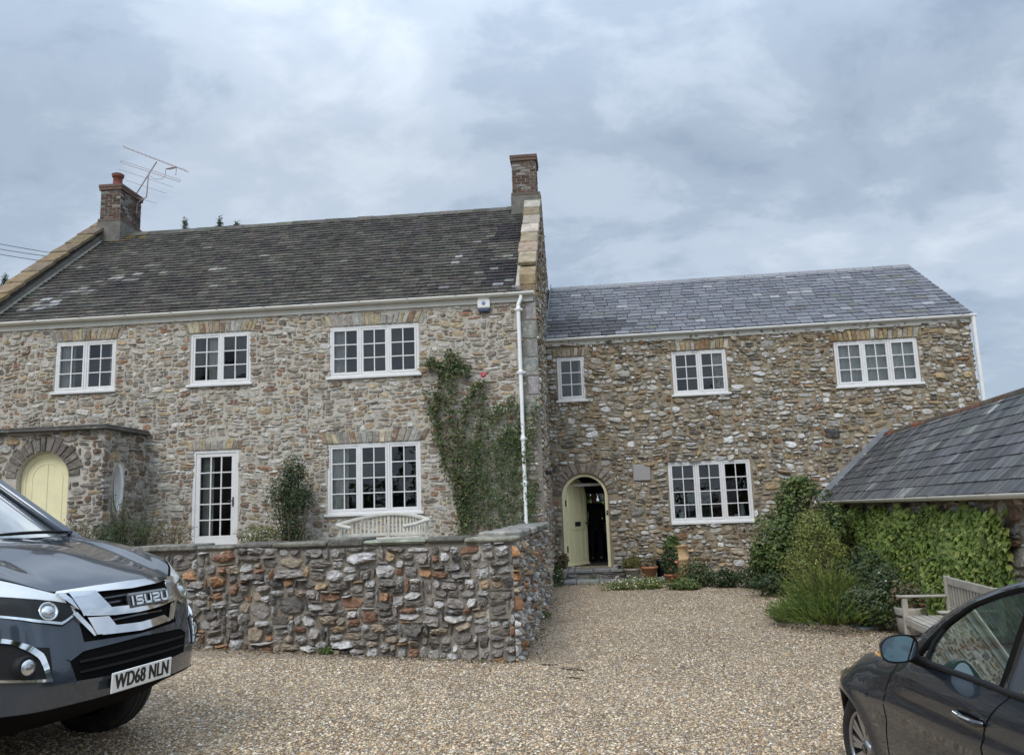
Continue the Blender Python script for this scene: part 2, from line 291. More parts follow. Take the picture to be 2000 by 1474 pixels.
# ------------------------------------------------------------------ masonry
def masonry(mb, x0, x1, z0, z1, blocked, place, pal, cell=(0.055, 0.05), wr=(2, 7), hr=(1, 3), gap=0.012, relief=0.02, warp=0.02, mi=0, rough=0.09, big=0.05, seed=1):
    """random rubble: irregular stones packed over a wall face; place(u, v, d) puts a point d in front of the face"""
    R = random.Random(seed); cw, ch = cell
    nx, nz = int((x1 - x0) / cw), int((z1 - z0) / ch)
    occ = np.zeros((nx, nz), bool)
    for i in range(nx):
        for j in range(nz):
            if blocked(x0 + (i + .5) * cw, z0 + (j + .5) * ch): occ[i, j] = True
    ph = [R.uniform(0, 6.28) for _ in range(8)]
    def wv(x, z):
        return (warp * (math.sin(2.3 * x + 3.1 * z + ph[0]) * .6 + math.sin(5.1 * z - 2.2 * x + ph[1]) * .5),
                warp * (math.sin(1.7 * x + ph[2]) * .8 + math.sin(3.9 * x + 1.3 * z + ph[3]) * .6 + math.sin(8.3 * x - 2 * z + ph[4]) * .4))
    tot = sum(p[1] for p in pal); jobs = []
    def size():
        b = R.random() < big; W = R.randint(*wr); H = R.choices(range(hr[0], hr[1] + 1), [1.0 / (1 + 0.5 * k) for k in range(hr[1] - hr[0] + 1)])[0]
        if b: W, H = int(W * 1.3) + 1, H + R.randint(1, 2)
        return W, min(H, W)
    # first the bigger stones dropped in anywhere they fit, then the gaps packed row by row
    for _ in range(int(nx * nz / (((wr[0] + wr[1]) / 2) * ((hr[0] + hr[1]) / 2)) * 2.6)):
        W, H = size(); i, j = R.randint(0, max(0, nx - W)), R.randint(0, max(0, nz - H))
        if i + W <= nx and j + H <= nz and not occ[i:i + W, j:j + H].any(): occ[i:i + W, j:j + H] = True; jobs.append((i, j, W, H))
    for j in range(nz):
        for i in range(nx):
            if occ[i, j]: continue
            W, H = size(); k = 0
            while k < W and i + k < nx and not occ[i + k, j]: k += 1
            W = k; h = 1
            while h < H and j + h < nz and not occ[i:i + W, j + h].any(): h += 1
            occ[i:i + W, j:j + h] = True
            if W * h >= 4 or R.random() < .35: jobs.append((i, j, W, h))
    for i, j, W, H in jobs:
        ge = gap * min(1, .3 + .2 * min(W, H)); a, b = W * cw / 2 - ge * R.uniform(.3, 1.25), H * ch / 2 - ge * R.uniform(.3, 1.0)
        if a < 0.008 or b < 0.006: continue
        cx, cz = x0 + (i + W / 2) * cw, z0 + (j + H / 2) * ch
        r = R.uniform(0, tot); col = pal[0][0]
        for c, wgt in pal:
            r -= wgt
            if r <= 0: col = c; break
        kk = 1 + R.uniform(-.22, .22); col = tuple(q * kk for q in col)
        n = 10 if W * H < 8 else 13; p = R.choice((2.2, 2.7, 3.5, 5)); rot = R.uniform(-.16, .16) * min(1, b / a * 1.5); t0 = R.uniform(0, 6.28); dep = relief * R.uniform(.35, 1.45)
        tx, tz = R.uniform(-.6, .6) * dep, R.uniform(-.7, .5) * dep; tp_ = R.uniform(-.22, .22); ring = []
        for q in range(n):
            t = t0 + 2 * PI * q / n; c_, s_ = math.cos(t), math.sin(t)
            rr = 1 / (abs(c_) ** p + abs(s_) ** p) ** (1 / p) * (1 + R.uniform(-rough, rough * .7)); ring.append((a * rr * c_, b * rr * s_ * (1 + tp_ * rr * c_)))
        vs = []; sc2, ox, oz = R.uniform(.35, .6), R.uniform(-.2, .2) * a, R.uniform(-.2, .2) * b
        for lv, (sc, dd) in enumerate(((1.0, -0.004), (R.uniform(.80, .90), .80), (sc2, 1.0))):
            for (u, v) in ring:
                uu, vv = u * sc + (ox if lv == 2 else 0), v * sc + (oz if lv == 2 else 0); uu, vv = uu - vv * rot, vv + uu * rot
                d = dd if lv == 0 else dep * (dd + R.uniform(-.26, .26)) + tx * u / a * sc + tz * v / b * sc
                wx, wz = wv(cx + uu, cz + vv); vs.append(place(cx + uu + wx, cz + vv + wz, d))
        wx, wz = wv(cx, cz); vs.append(place(cx + wx + ox, cz + wz + oz, dep * R.uniform(.85, 1.2)))
        fs = [(k2 * n + q, k2 * n + (q + 1) % n, (k2 + 1) * n + (q + 1) % n, (k2 + 1) * n + q) for k2 in range(2) for q in range(n)] + [(2 * n + q, 2 * n + (q + 1) % n, 3 * n) for q in range(n)]
        for f in fs: k3 = 1 + R.uniform(-.09, .09); mb.c.append(tuple(q * k3 for q in col)); mb.f.append(tuple(q + len(mb.v) for q in f)); mb.m.append(mi); mb.s.append(False)
        mb.v.extend(vs)
def block(mb, place, pts, dep, col, mi=0, R=random, n_sub=3, jit=0.006):
    """one dressed stone (lintel piece, quoin, arch stone) from a 4-cornered outline"""
    ring = []
    for k in range(4):
        a, b = pts[k], pts[(k + 1) % 4]
        for q in range(n_sub): t = q / n_sub; ring.append((lerp(a[0], b[0], t) + R.uniform(-jit, jit), lerp(a[1], b[1], t) + R.uniform(-jit, jit)))
    cx = sum(p[0] for p in ring) / len(ring); cz = sum(p[1] for p in ring) / len(ring); n = len(ring); vs = []
    for sc, dd in ((1, -0.004), (.88, dep)):
        for u, v in ring: vs.append(place(cx + (u - cx) * sc, cz + (v - cz) * sc, dd if sc == 1 else dd * R.uniform(.75, 1.2)))
    vs.append(place(cx, cz, dep * R.uniform(.8, 1.3)))
    mb.add(vs, [(q, (q + 1) % n, n + (q + 1) % n, n + q) for q in range(n)] + [(n + q, n + (q + 1) % n, 2 * n) for q in range(n)], mi, col)
def soldier(mb, place, x0, x1, z0, z1, pal, dep=0.02, w=(0.07, 0.13), fan=0.0, mi=0, seed=3):
    R = random.Random(seed); x = x0; xc = (x0 + x1) / 2
    while x < x1 - 0.03:
        ww = R.uniform(*w); e = min(x + ww, x1); h = z1 + R.uniform(-.05, .03)
        f0, f1 = fan * (x - xc), fan * (e - xc)
        block(mb, place, [(x + .006, z0 + .005), (e - .006, z0 + .005), (e - .006 + f1, h), (x + .006 + f0, h)], dep * R.uniform(.6, 1.3), vary(R.choice(pal), .2), mi, R)
        x = e
def wall_slab(mb, x0, x1, z0, z1, holes, thick, place, mi=1, topfn=None):
    """a wall with rectangular openings, reveals included; holes = [(x0,x1,z0,z1)]"""
    xs = sorted({x0, x1, *[h[0] for h in holes], *[h[1] for h in holes]}); zs = sorted({z0, z1, *[h[2] for h in holes], *[h[3] for h in holes]})
    def hole(i, j):
        if i < 0 or j < 0 or i >= len(xs) - 1 or j >= len(zs) - 1: return None
        cx, cz = (xs[i] + xs[i + 1]) / 2, (zs[j] + zs[j + 1]) / 2
        return any(h[0] < cx < h[1] and h[2] < cz < h[3] for h in holes)
    for i in range(len(xs) - 1):
        for j in range(len(zs) - 1):
            if hole(i, j): continue
            a, b, c, d = xs[i], xs[i + 1], zs[j], zs[j + 1]
            for dd in (0, -thick): mb.add([place(a, c, dd), place(b, c, dd), place(b, d, dd), place(a, d, dd)], [(0, 1, 2, 3)], mi)
            for (p, q, ni, nj) in (((a, c), (a, d), i - 1, j), ((b, c), (b, d), i + 1, j), ((a, c), (b, c), i, j - 1), ((a, d), (b, d), i, j + 1)):
                if hole(ni, nj) is not False: mb.add([place(*p, 0), place(*q, 0), place(*q, -thick), place(*p, -thick)], [(0, 1, 2, 3)], mi)
def arch_fill(mb, x0, x1, zs, zt, thick, place, mi=1, n=18):
    """spandrels that turn the square head of an opening (x0..x1, up to zt) into an arch springing at zs"""
    xc, a, h = (x0 + x1) / 2, (x1 - x0) / 2, zt - zs
    pts = [(xc - a * math.cos(PI * k / n), zs + h * math.sin(PI * k / n)) for k in range(n + 1)]
    for (u0, v0), (u1, v1) in zip(pts, pts[1:]):
        for dd in (0, -thick): mb.add([place(u0, v0, dd), place(u1, v1, dd), place(u1, zt, dd), place(u0, zt, dd)], [(0, 1, 2, 3)], mi)
        mb.add([place(u0, v0, 0), place(u1, v1, 0), place(u1, v1, -thick), place(u0, v0, -thick)], [(0, 1, 2, 3)], mi)
def in_arch(x, z, x0, x1, z0, zs, zt, m=0.0):
    xc, a, h = (x0 + x1) / 2, (x1 - x0) / 2 + m, zt - zs + m
    if z < z0 - m or abs(x - xc) > a: return False
    return z <= zs or ((x - xc) / a) ** 2 + ((z - zs) / h) ** 2 < 1
def arch_stones(mb, place, x0, x1, zs, zt, size, pal, dep, n=17, mi=0, seed=5, lo=0.05):
    R = random.Random(seed); xc, a, h = (x0 + x1) / 2, (x1 - x0) / 2, zt - zs
    e = [lo + (PI - 2 * lo) * k / n for k in range(n + 1)]; e = [e[0]] + [t + R.uniform(-.03, .03) for t in e[1:-1]] + [e[-1]]
    for t0, t1 in zip(e, e[1:]):
        s = size * R.uniform(.8, 1.25); g = 0.018
        P = lambda t, k: (xc - (a + k) * math.cos(t), zs + (h + k) * math.sin(t))
        block(mb, place, [P(t0 + g, .005), P(t1 - g, .005), P(t1 - g * .8, s), P(t0 + g * .8, s)], dep * R.uniform(.6, 1.3), vary(R.choice(pal), .2), mi, R)
def tiles(mb, x0, x1, y0, z0, k, L, gauge, w, colf, th=0.014, mi=0, seed=2, x1top=None, x0top=None, M=None, lift=0.018, jg=.003):
    """roof slates: eaves line at (y0,z0), rising k per metre of y for slope length L"""
    R = random.Random(seed); s = 1 / math.sqrt(1 + k * k); cy, cz = s, k * s; ny, nz = -k * s, s
    rows = int(L / gauge)
    for r in range(rows):
        a = r * gauge; b = min(a + gauge * 1.25, L); f = r / rows
        xa = x0 if x0top is None else lerp(x0, x0top, f); xb = x1 if x1top is None else lerp(x1, x1top, f)
        x = xa - (w * .5 if r % 2 else 0) - R.uniform(0, .03)
        while x < xb:
            e = x + w * R.uniform(.82, 1.18); c0, c1 = max(x, xa) + jg, min(e, xb) - jg
            if c1 - c0 > .02:
                t1 = lift + R.uniform(-.003, .006); j0, j1 = R.uniform(-.006, .006), R.uniform(-.006, .006); q = R.uniform(-.003, .003)
                def P(xx, sl, h): return (xx, y0 + sl * cy + h * ny, z0 + sl * cz + h * nz)
                vs = [P(c0, a + j0, t1 + q), P(c1, a + j1, t1 - q), P(c1, b, .002), P(c0, b, .002), P(c0, a + j0, t1 + q - th), P(c1, a + j1, t1 - q - th)]
                if M is not None: vs = [tuple(M @ Vector(p)) for p in vs]
                mb.add(vs, [(0, 1, 2, 3), (4, 5, 1, 0), (4, 0, 3), (5, 2, 1)], mi, colf((c0 + c1) / 2, a, R))
            x = e
def bricks(mb, place, u0, u1, v0, v1, pal, dep=0.008, bw=0.215, bh=0.072, mi=0, seed=4):
    R = random.Random(seed); r = 0; v = v0
    while v < v1 - .02:
        h = min(bh, v1 - v); u = u0 - (bw / 2 if r % 2 else 0)
        while u < u1 - .01:
            a, b = max(u, u0) + .005, min(u + bw, u1) - .005
            if b - a > .02: block(mb, place, [(a, v + .005), (b, v + .005), (b, v + h - .005), (a, v + h - .005)], dep * R.uniform(.4, 1.3), vary(R.choice(pal), .25), mi, R, 2, .003)
            u += bw
        v += bh; r += 1

# ------------------------------------------------------------------ joinery
def window(parent, x0, x1, z0, z1, lights, rows, y=0.0, sill=True, curtain=None, cols=2, seed=1, fy=0.0, deep_sill=0.05, label=None):
    """casement window filling the opening x0..x1, z0..z1 whose wall face is at local y"""
    R = random.Random(seed); f = 0.05; yf = y + 0.012 + fy; yb = yf + 0.07
    mb = MB()
    mb.cbox(x0, x1, yf, yb, z1 - f, z1, .004); mb.cbox(x0, x1, yf, yb, z0, z0 + f * .9, .004)
    mb.cbox(x0, x0 + f, yf + .001, yb, z0 + f * .9, z1 - f, .004); mb.cbox(x1 - f, x1, yf + .001, yb, z0 + f * .9, z1 - f, .004)
    iw = (x1 - x0 - 2 * f); lw = iw / lights
    for k in range(1, lights): c = x0 + f + k * lw; mb.cbox(c - .022, c + .022, yf + .001, yb, z0 + f * .9, z1 - f, .004)
    win = mb.build('window', 'white_paint', parent)
    if label: win['label'] = label
    if sill:
        s = MB(); s.cbox(x0 - deep_sill, x1 + deep_sill, yf - .075, yf - .002, z0 - .045, z0 + .004, .006); s.build('sill', 'white_paint', win)
    for k in range(lights):
        a, b = x0 + f + k * lw + (.022 if k else 0) + .003, x0 + f + (k + 1) * lw - (.022 if k < lights - 1 else 0) - .003
        c, d = z0 + f * .9 + .003, z1 - f - .003; st = .038; ya, yc = yf + .008 - (.012 if (k + seed) % 2 else 0), yb - .01
        q = MB(); q.cbox(a, b, ya, yc, d - st, d, .003); q.cbox(a, b, ya, yc, c, c + st * 1.2, .003); q.cbox(a, a + st, ya + .001, yc, c + st * 1.2, d - st, .003); q.cbox(b - st, b, ya + .001, yc, c + st * 1.2, d - st, .003)
        ga, gb, gc, gd = a + st, b - st, c + st * 1.2, d - st
        for i in range(1, cols): xx = lerp(ga, gb, i / cols); q.box(xx - .010, xx + .010, ya + .006, yc - .006, gc, gd)
        for j in range(1, rows): zz_ = lerp(gc, gd, j / rows); q.box(ga, gb, ya + .004, yc - .004, zz_ - .010, zz_ + .010)
        cs = q.build('casement', 'white_paint', win)
        p = MB(); yg = (ya + yc) / 2
        for i in range(cols):
            for j in range(rows):
                u0, u1, v0, v1 = lerp(ga, gb, i / cols), lerp(ga, gb, (i + 1) / cols), lerp(gc, gd, j / rows), lerp(gc, gd, (j + 1) / rows)
                tx, tz = R.gauss(0, .0016), R.gauss(0, .0016)
                p.add([(u0, yg - tx - tz, v0), (u1, yg + tx - tz, v0), (u1, yg + tx + tz, v1), (u0, yg - tx + tz, v1)], [(0, 1, 2, 3)])
        p.build('pane', 'window_glass', win, fixn=False)
    for (ca, cb, top, bot) in (curtain or []):
        cu = MB(); n = 40; P = []
        for zc in (bot, (top + bot) / 2, top):
            P.append([(lerp(ca, cb, i / n), yb + .05 + .025 * math.sin(i * 1.35) + .012 * math.sin(i * .53 + 1), zc) for i in range(n + 1)])
        cu.grid(P); cu.build('curtain', 'curtain', win)
    return win
def pipe_run(mb, pts, r, n=10, brackets=(), mi=0): mb.tube(pts, r, n, mi)
def gutter(mb, x0, x1, y, z, r=0.06, mi=0, n=8, M=None):
    P = []
    for x in (x0, x1):
        P.append([(x, y + r * math.cos(PI + PI * k / n), z + r * math.sin(PI + PI * k / n)) for k in range(n + 1)] + [(x, y + (r - .006) * math.cos(PI - -PI * (n - k) / n), z + (r - .006) * math.sin(PI + PI * (n - k) / n)) for k in range(n + 1)])
    if M is not None: P = [[tuple(M @ Vector(p)) for p in row] for row in P]
    mb.grid(P, mi, closed=True)
    for row in P: mb.add(row, [tuple(range(len(row)))], mi)
    x = x0 + .4
    while x < x1:
        v = [(xx, y + (r + .007) * math.cos(PI + PI * k / n), z + (r + .007) * math.sin(PI + PI * k / n) - .001) for xx in (x, x + .05) for k in range(n + 1)]
        if M is not None: v = [tuple(M @ Vector(p)) for p in v]
        mb.grid([v[:n + 1], v[n + 1:]], mi); x += 0.95

# ------------------------------------------------------------------ ground
def gz(X, Y):
    if X < 0: s = -lerp(.078, .048, sstep(6, 10, Y)) * max(X, -6) * (1 if Y < 11 else max(0.4, 1 - (Y - 11) * 0.08)); s *= sstep(-30, -5, Y) * .5 + .5
    else: s = -0.075 * min(X, 3) * (1 - sstep(8, 13, Y)) + 0.10 * sstep(13.5, 17, Y)
    return s
def ground_mat():
    M = bpy.data.materials.new('gravel'); M.use_nodes = True; t = M.node_tree; L = t.links; b = t.nodes['Principled BSDF']; b.inputs['Roughness'].default_value = 0.9; b.inputs['Specular IOR Level'].default_value = 0.25
    co = t.nodes.new('ShaderNodeTexCoord').outputs['Object']
    def vor(scale, feat='F1'):
        n = t.nodes.new('ShaderNodeTexVoronoi'); n.feature = feat; n.inputs['Scale'].default_value = scale; n.inputs['Randomness'].default_value = 1; L.new(co, n.inputs['Vector']); return n
    v1 = vor(46); hs = t.nodes.new('ShaderNodeSeparateColor'); L.new(v1.outputs['Color'], hs.inputs[0])
    r = t.nodes.new('ShaderNodeValToRGB'); cr = r.color_ramp; cr.interpolation = 'CONSTANT'
    st = [(0, (0.40, 0.29, 0.18)), (.16, (0.53, 0.415, 0.28)), (.34, (0.29, 0.20, 0.125)), (.46, (0.62, 0.52, 0.39)), (.62, (0.45, 0.355, 0.255)), (.74, (0.70, 0.63, 0.53)), (.84, (0.33, 0.275, 0.22)), (.93, (0.44, 0.28, 0.16))]
    while len(cr.elements) < len(st): cr.elements.new(.5)
    for e, (p, c) in zip(cr.elements, st): e.position = p; e.color = (*c, 1)
    L.new(hs.outputs[0], r.inputs[0])
    de = vor(46, 'DISTANCE_TO_EDGE'); mr = t.nodes.new('ShaderNodeMapRange'); L.new(de.outputs[0], mr.inputs[0]); mr.inputs[1].default_value = 0.0; mr.inputs[2].default_value = 0.16; mr.inputs[3].default_value = 0.22; mr.inputs[4].default_value = 1.0
    def nz(s, lo, hi, a, b_, det=5):
        n = t.nodes.new('ShaderNodeTexNoise'); n.inputs['Scale'].default_value = s; n.inputs['Detail'].default_value = det; L.new(co, n.inputs[0])
        q = t.nodes.new('ShaderNodeMapRange'); L.new(n.outputs[0], q.inputs[0])
        for i, x in enumerate((lo, hi, a, b_)): q.inputs[i + 1].default_value = x
        return q.outputs[0]
    base = r.outputs[0]
    for f in (mr.outputs[0], nz(0.7, .3, .7, .84, 1.12), nz(120, .3, .7, .8, 1.2)):
        s = t.nodes.new('ShaderNodeVectorMath'); s.operation = 'SCALE'; L.new(base, s.inputs[0]); L.new(f, s.inputs['Scale']); base = s.outputs[0]
    # damp earth showing through in worn patches, grass beyond the yard
    mx = t.nodes.new('ShaderNodeMix'); mx.data_type = 'RGBA'; L.new(nz(1.1, .62, .74, 0, .45, 8), mx.inputs[0]); L.new(base, mx.inputs[6]); mx.inputs[7].default_value = (0.13, 0.10, 0.075, 1)
    sx = t.nodes.new('ShaderNodeVectorMath'); sx.operation = 'LENGTH'; L.new(co, sx.inputs[0]); q = t.nodes.new('ShaderNodeMapRange'); L.new(sx.outputs['Value'], q.inputs[0]); q.inputs[1].default_value = 26; q.inputs[2].default_value = 30
    m2 = t.nodes.new('ShaderNodeMix'); m2.data_type = 'RGBA'; L.new(q.outputs[0], m2.inputs[0]); L.new(mx.outputs[2], m2.inputs[6]); m2.inputs[7].default_value = (0.06, 0.09, 0.03, 1)
    L.new(m2.outputs[2], b.inputs['Base Color'])
    bn = t.nodes.new('ShaderNodeBump'); bn.inputs['Strength'].default_value = 0.9; bn.inputs['Distance'].default_value = 0.012; L.new(mr.outputs[0], bn.inputs['Height']); L.new(bn.outputs[0], b.inputs['Normal'])
    MATS['gravel'] = M
ground_mat()
mat('pebble', attr=True, rough=0.85, spec=0.3)
def make_ground():
    xs = sorted(set([-400, -150, -80, -45, -30, -20, 20, 30, 45, 80, 150, 400] + [round(x, 2) for x in np.arange(-14, 14.01, .5)]))
    ys = sorted(set([-400, -150, -80, -45, -30, -20, -10, 32, 45, 80, 150, 400] + [round(y, 2) for y in np.arange(-6, 26.1, .5)]))
    P = [[(x, y, gz(x, y)) for x in xs] for y in ys]
    mb = MB(); mb.grid(P); struct(mb.build('ground', 'gravel'))
    # loose pebbles lying on the gravel
    N = 150000; R = RNG
    Y = 2.6 + (R.random(N) ** 1.5) * 14.5; X = Y * R.uniform(-.70, .70, N)
    wallline = 9.35 - (X + .06) * .165
    ok = ~((X < .25) & (Y > wallline - .02)) & ~((X >= .25) & (Y > 17)) & ~((X < .6) & (Y > 9.3)); X, Y = X[ok], Y[ok]; N = len(X)
    Z = np.array([gz(a, b) for a, b in zip(X, Y)])
    base = np.array([[1, 0, 0], [.3, .95, .0], [-.8, .6, 0], [-.9, -.4, 0], [.1, -1, 0], [0.1, .05, 1.0], [-.15, -.1, .9]]) # low stone: ring of five and two tops
    size = R.uniform(.006, .0130, N) * (1 + .3 * R.random(N)) ; ang = R.uniform(0, 6.28, N); st = R.uniform(.6, 1.0, N); hz = R.uniform(.35, .8, N)
    jit = 1 + R.uniform(-.25, .25, (N, 7, 1)); B = base[None] * jit
    x = B[:, :, 0] * size[:, None]; y = B[:, :, 1] * size[:, None] * st[:, None]; z = B[:, :, 2] * size[:, None] * hz[:, None]
    ca, sa = np.cos(ang)[:, None], np.sin(ang)[:, None]
    V = np.stack([X[:, None] + x * ca - y * sa, Y[:, None] + x * sa + y * ca, Z[:, None] + z + .001], -1).reshape(-1, 3)
    tri = np.array([[0, 1, 5], [1, 2, 5], [2, 6, 5], [2, 3, 6], [3, 4, 6], [4, 5, 6], [4, 0, 5]])
    Fq = (np.arange(N)[:, None, None] * 7 + tri[None]).reshape(-1, 3)
    pal = np.array([(0.455, 0.325, 0.185), (0.58, 0.445, 0.28), (0.31, 0.21, 0.12), (0.65, 0.535, 0.38), (0.485, 0.365, 0.24), (0.72, 0.64, 0.52), (0.33, 0.28, 0.225), (0.45, 0.285, 0.165), (0.18, 0.145, 0.115)])
    c = pal[R.choice(len(pal), N, p=[.17, .18, .14, .14, .13, .08, .07, .04, .05])] * R.uniform(.8, 1.2, (N, 1))
    o = np_mesh('loose_pebbles', V, Fq, np.repeat(c, 7, 0), 'pebble'); o['kind'] = 'stuff'; o['label'] = 'loose pale buff pebbles scattered over the gravel drive'; o['category'] = 'gravel'
make_ground()

# ------------------------------------------------------------------ main house
PAL_MAIN = [((0.385, 0.345, 0.285), 5), ((0.325, 0.28, 0.22), 4), ((0.25, 0.18, 0.13), 2.4), ((0.46, 0.43, 0.375), 3.6), ((0.38, 0.285, 0.18), 2.0), ((0.28, 0.16, 0.10), .8), ((0.205, 0.175, 0.145), 1.3), ((0.54, 0.515, 0.475), 1.3), ((0.43, 0.345, 0.215), .8)]
PAL_LINTEL = [(0.37, 0.30, 0.19), (0.34, 0.30, 0.24), (0.26, 0.18, 0.12), (0.42, 0.35, 0.23), (0.38, 0.37, 0.35), (0.27, 0.245, 0.215), (.36, .33, .28)]
PAL_ARCH = [(0.24, 0.20, 0.165), (0.30, 0.26, 0.215), (0.20, 0.165, 0.135)]
house = thing('farmhouse', 'old two storey rubble stone farmhouse with grey tiled roof and gable parapets', 'house', tuple(MAINF.o), -MAINF.yaw)
ML, EAVE, RK, RY, DEP = -11.45, 5.74, 0.80, 3.95, 7.9
RIDGE = EAVE - .02 + RK * (RY + .1)
HOLES = {'w1': (-9.70, -8.43, 4.28, 5.31), 'w2': (-6.88, -5.64, 4.29, 5.32), 'w3': (-4.06, -2.29, 4.30, 5.30), 'w4': (-4.10, -2.30, 1.69, 3.01), 'fd': (-6.77, -5.85, 1.13, 3.00)}
LINT = {k: (h[0] - .08, h[1] + .08, h[3], h[3] + (.24 if k != 'fd' else .2)) for k, h in HOLES.items()}
pf = lambda u, v, d: (u, -d, v)
def blk_main(x, z):
    for h in HOLES.values():
        if h[0] - .005 < x < h[1] + .005 and h[2] - .05 < z < h[3]: return True
    for h in LINT.values():
        if h[0] < x < h[1] and h[2] <= z < h[3]: return True
    if x > -.42 and z > 3.4 and (int(z / .36) % 2 == 0 or x > -.22): return True
    return False
fw = MB()
wall_slab(fw, ML, 0, -.2, EAVE, list(HOLES.values()), .5, pf, 1)
masonry(fw, ML, 0, .7, EAVE, blk_main, pf, PAL_MAIN, cell=(.046, .033), wr=(2, 7), hr=(2, 4), gap=.010, relief=.018, warp=.03, rough=.13, big=.03, seed=11)
for i, (k, h) in enumerate(LINT.items()): soldier(fw, pf, h[0], h[1], h[2], h[3], PAL_LINTEL, .018, (.07, .14), .12, 0, 30 + i)
R_ = random.Random(5); z = 3.42; i = 0
while z < EAVE - .1:                                     # grey dressed quoins up the corner
    wq = .38 if i % 2 == 0 else .21; block(fw, pf, [(-wq, z), (-.005, z), (-.005, z + .35), (-wq, z + .35)], .014, vary((.27, .265, .25), .18), 0, R_, 4); z += .36; i += 1
fw.build('front_wall', ['stone_main', 'mortar_main'], house, fixn=False)
# gable walls rising above the roof as parapets
def gable(name, x_out, x_in, side, seed, dense=True):
    mb = MB(); top = lambda y: EAVE + .10 + RK * (min(y, DEP - y) + .1)
    prof = [(0.0, -.2), (DEP, -.2), (DEP, top(0)), (DEP / 2, top(DEP / 2)), (0.0, top(0))]
    mb.extrude(prof, 'x', x_out, x_in, 1)
    pl = lambda u, v, d: (x_out + side * d, u, v)
    if dense: masonry(mb, 0.0, DEP, .0, top(DEP / 2), lambda u, v: v > top(u) - .06, pl, PAL_MAIN, cell=(.05, .036), wr=(3, 8), hr=(2, 4), gap=.010, relief=.03, warp=.02, seed=seed, rough=.12)
    return mb.build(name, ['stone', 'mortar_main'], house, fixn=False)
gable('gable_wall', 0.0, -.38, 1, 21); gable('gable_wall', ML, ML + .38, -1, 22, False)
bwall = MB(); bwall.box(ML + .38, -.38, DEP - .4, DEP, -.2, EAVE, 0); bwall.build('back_wall', 'mortar_main', house)
par = MB()                                               # cement face of the left parapet above the tiles
tp = lambda y: EAVE + .12 + RK * (y + .1)
# roof
def tcol(x, a, R):
    n = math.sin(x * .9 + 1) * .5 + math.sin(a * 2.1 + x * .5) * .5
    b = random.choice([(.076, .070, .060), (.086, .079, .067), (.067, .061, .054), (.096, .088, .075), (.061, .057, .053)])
    lich = .012
    if x > -2.2: lich = .05
    if x < -8.8 and abs((x + 10.9) * .95 - (a - .35)) < .45: lich = .35          # pale lichen run beside the parapet
    if x > -1.0 and .25 < (a % 2.4) < 1.5: b = (.045, .04, .043)
    if R.random() < lich: b = random.choice([(.20, .195, .175), (.16, .155, .14), (.27, .26, .255)])
    if x < -9.9 and a > 4.5 and R.random() < .5: b = (.19, .145, .045)
    return vary(b, .22)
roof = MB(); L_ = (RY + .12) * math.sqrt(1 + RK * RK)
tiles(roof, -11.08, -.27, -.12, EAVE + .02, RK, L_, .165, .20, tcol, .018, 0, 8, x1top=-.33, lift=.026)
zt = EAVE + .0 + RK * (RY + .12)
roof.add([(-11.1, -.10, EAVE - .005), (-.27, -.10, EAVE - .005), (-.27, RY, zt), (-11.1, RY, zt)], [(0, 1, 2, 3)], 1)
roof.add([(-11.1, DEP + .1, EAVE), (-.27, DEP + .1, EAVE), (-.27, RY, zt), (-11.1, RY, zt)], [(0, 1, 2, 3)], 1, (.09, .085, .075))
rf = roof.build('roof', ['tile', 'cable'], house, fixn=False)
rd = MB(); x = -10.9
while x < -.7:
    e = x + .42; q = random.uniform(-.008, .008)
    rd.add([(x, RY - .17, zt - .10 + q), (e - .01, RY - .17, zt - .10 + q), (e - .01, RY, zt + .055 + q), (x, RY, zt + .06 + q), (x, RY + .17, zt - .10), (e - .01, RY + .17, zt - .10)], [(0, 1, 2, 3), (3, 2, 5, 4), (0, 3, 4), (1, 5, 2)], 0, vary((.10, .095, .08), .3)); x = e
rd.build('ridge_tile', 'tile', rf, fixn=False)
# copings: rows of stone slabs up the parapets
def coping(name, x0, x1, y0, n, col, zoff, over=.05, seed=1, dz=.085):
    mb = MB(); R = random.Random(seed); ys = [lerp(y0, RY + .15, k / n) for k in range(n + 1)]; a = math.atan(RK)
    for k in range(n):
        yc, ln = (ys[k] + ys[k + 1]) / 2, (ys[k + 1] - ys[k]) / math.cos(a) * 1.06
        Mx = Matrix.Translation(((x0 + x1) / 2 + R.uniform(-.012, .012), yc, EAVE + zoff + RK * (yc + .1))) @ Matrix.Rotation(a - R.uniform(.015, .05), 4, 'X') @ Matrix.Rotation(R.uniform(-.02, .02), 4, 'Y')
        ww = (x1 - x0) / 2 + over + R.uniform(-.012, .012)
        mb.cbox(-ww, ww, -ln / 2, ln / 2, -dz / 2, dz / 2, .014, 0, vary(R.choice(col), .2), Mx)
    for k in range(5):
        yc = lerp(RY + .4, DEP - .2, k / 4); Mx = Matrix.Translation(((x0 + x1) / 2, yc, EAVE + zoff + RK * (DEP - yc + .1))) @ Matrix.Rotation(-a, 4, 'X')
        mb.cbox(-(x1 - x0) / 2 - over, (x1 - x0) / 2 + over, -.52, .52, -.045, .045, .01, 0, vary(R.choice(col), .2), Mx)
    return mb.build(name, 'coping_stone', house, fixn=False)
coping('coping', -.32, .0, .42, 8, [(.34, .28, .195), (.26, .20, .13), (.39, .35, .28), (.29, .225, .14)], .32, .03, 4)
coping('coping', ML + .02, ML + .36, -.15, 9, [(.23, .165, .085), (.20, .15, .09), (.27, .20, .10), (.17, .13, .09)], .40, .05, 5)
kn = MB(); prof = [(-.03, EAVE - .0), (.45, EAVE + .0), (.45, EAVE + .66), (.40, EAVE + .64), (-.02, EAVE + .34), (-.03, EAVE + .02)]
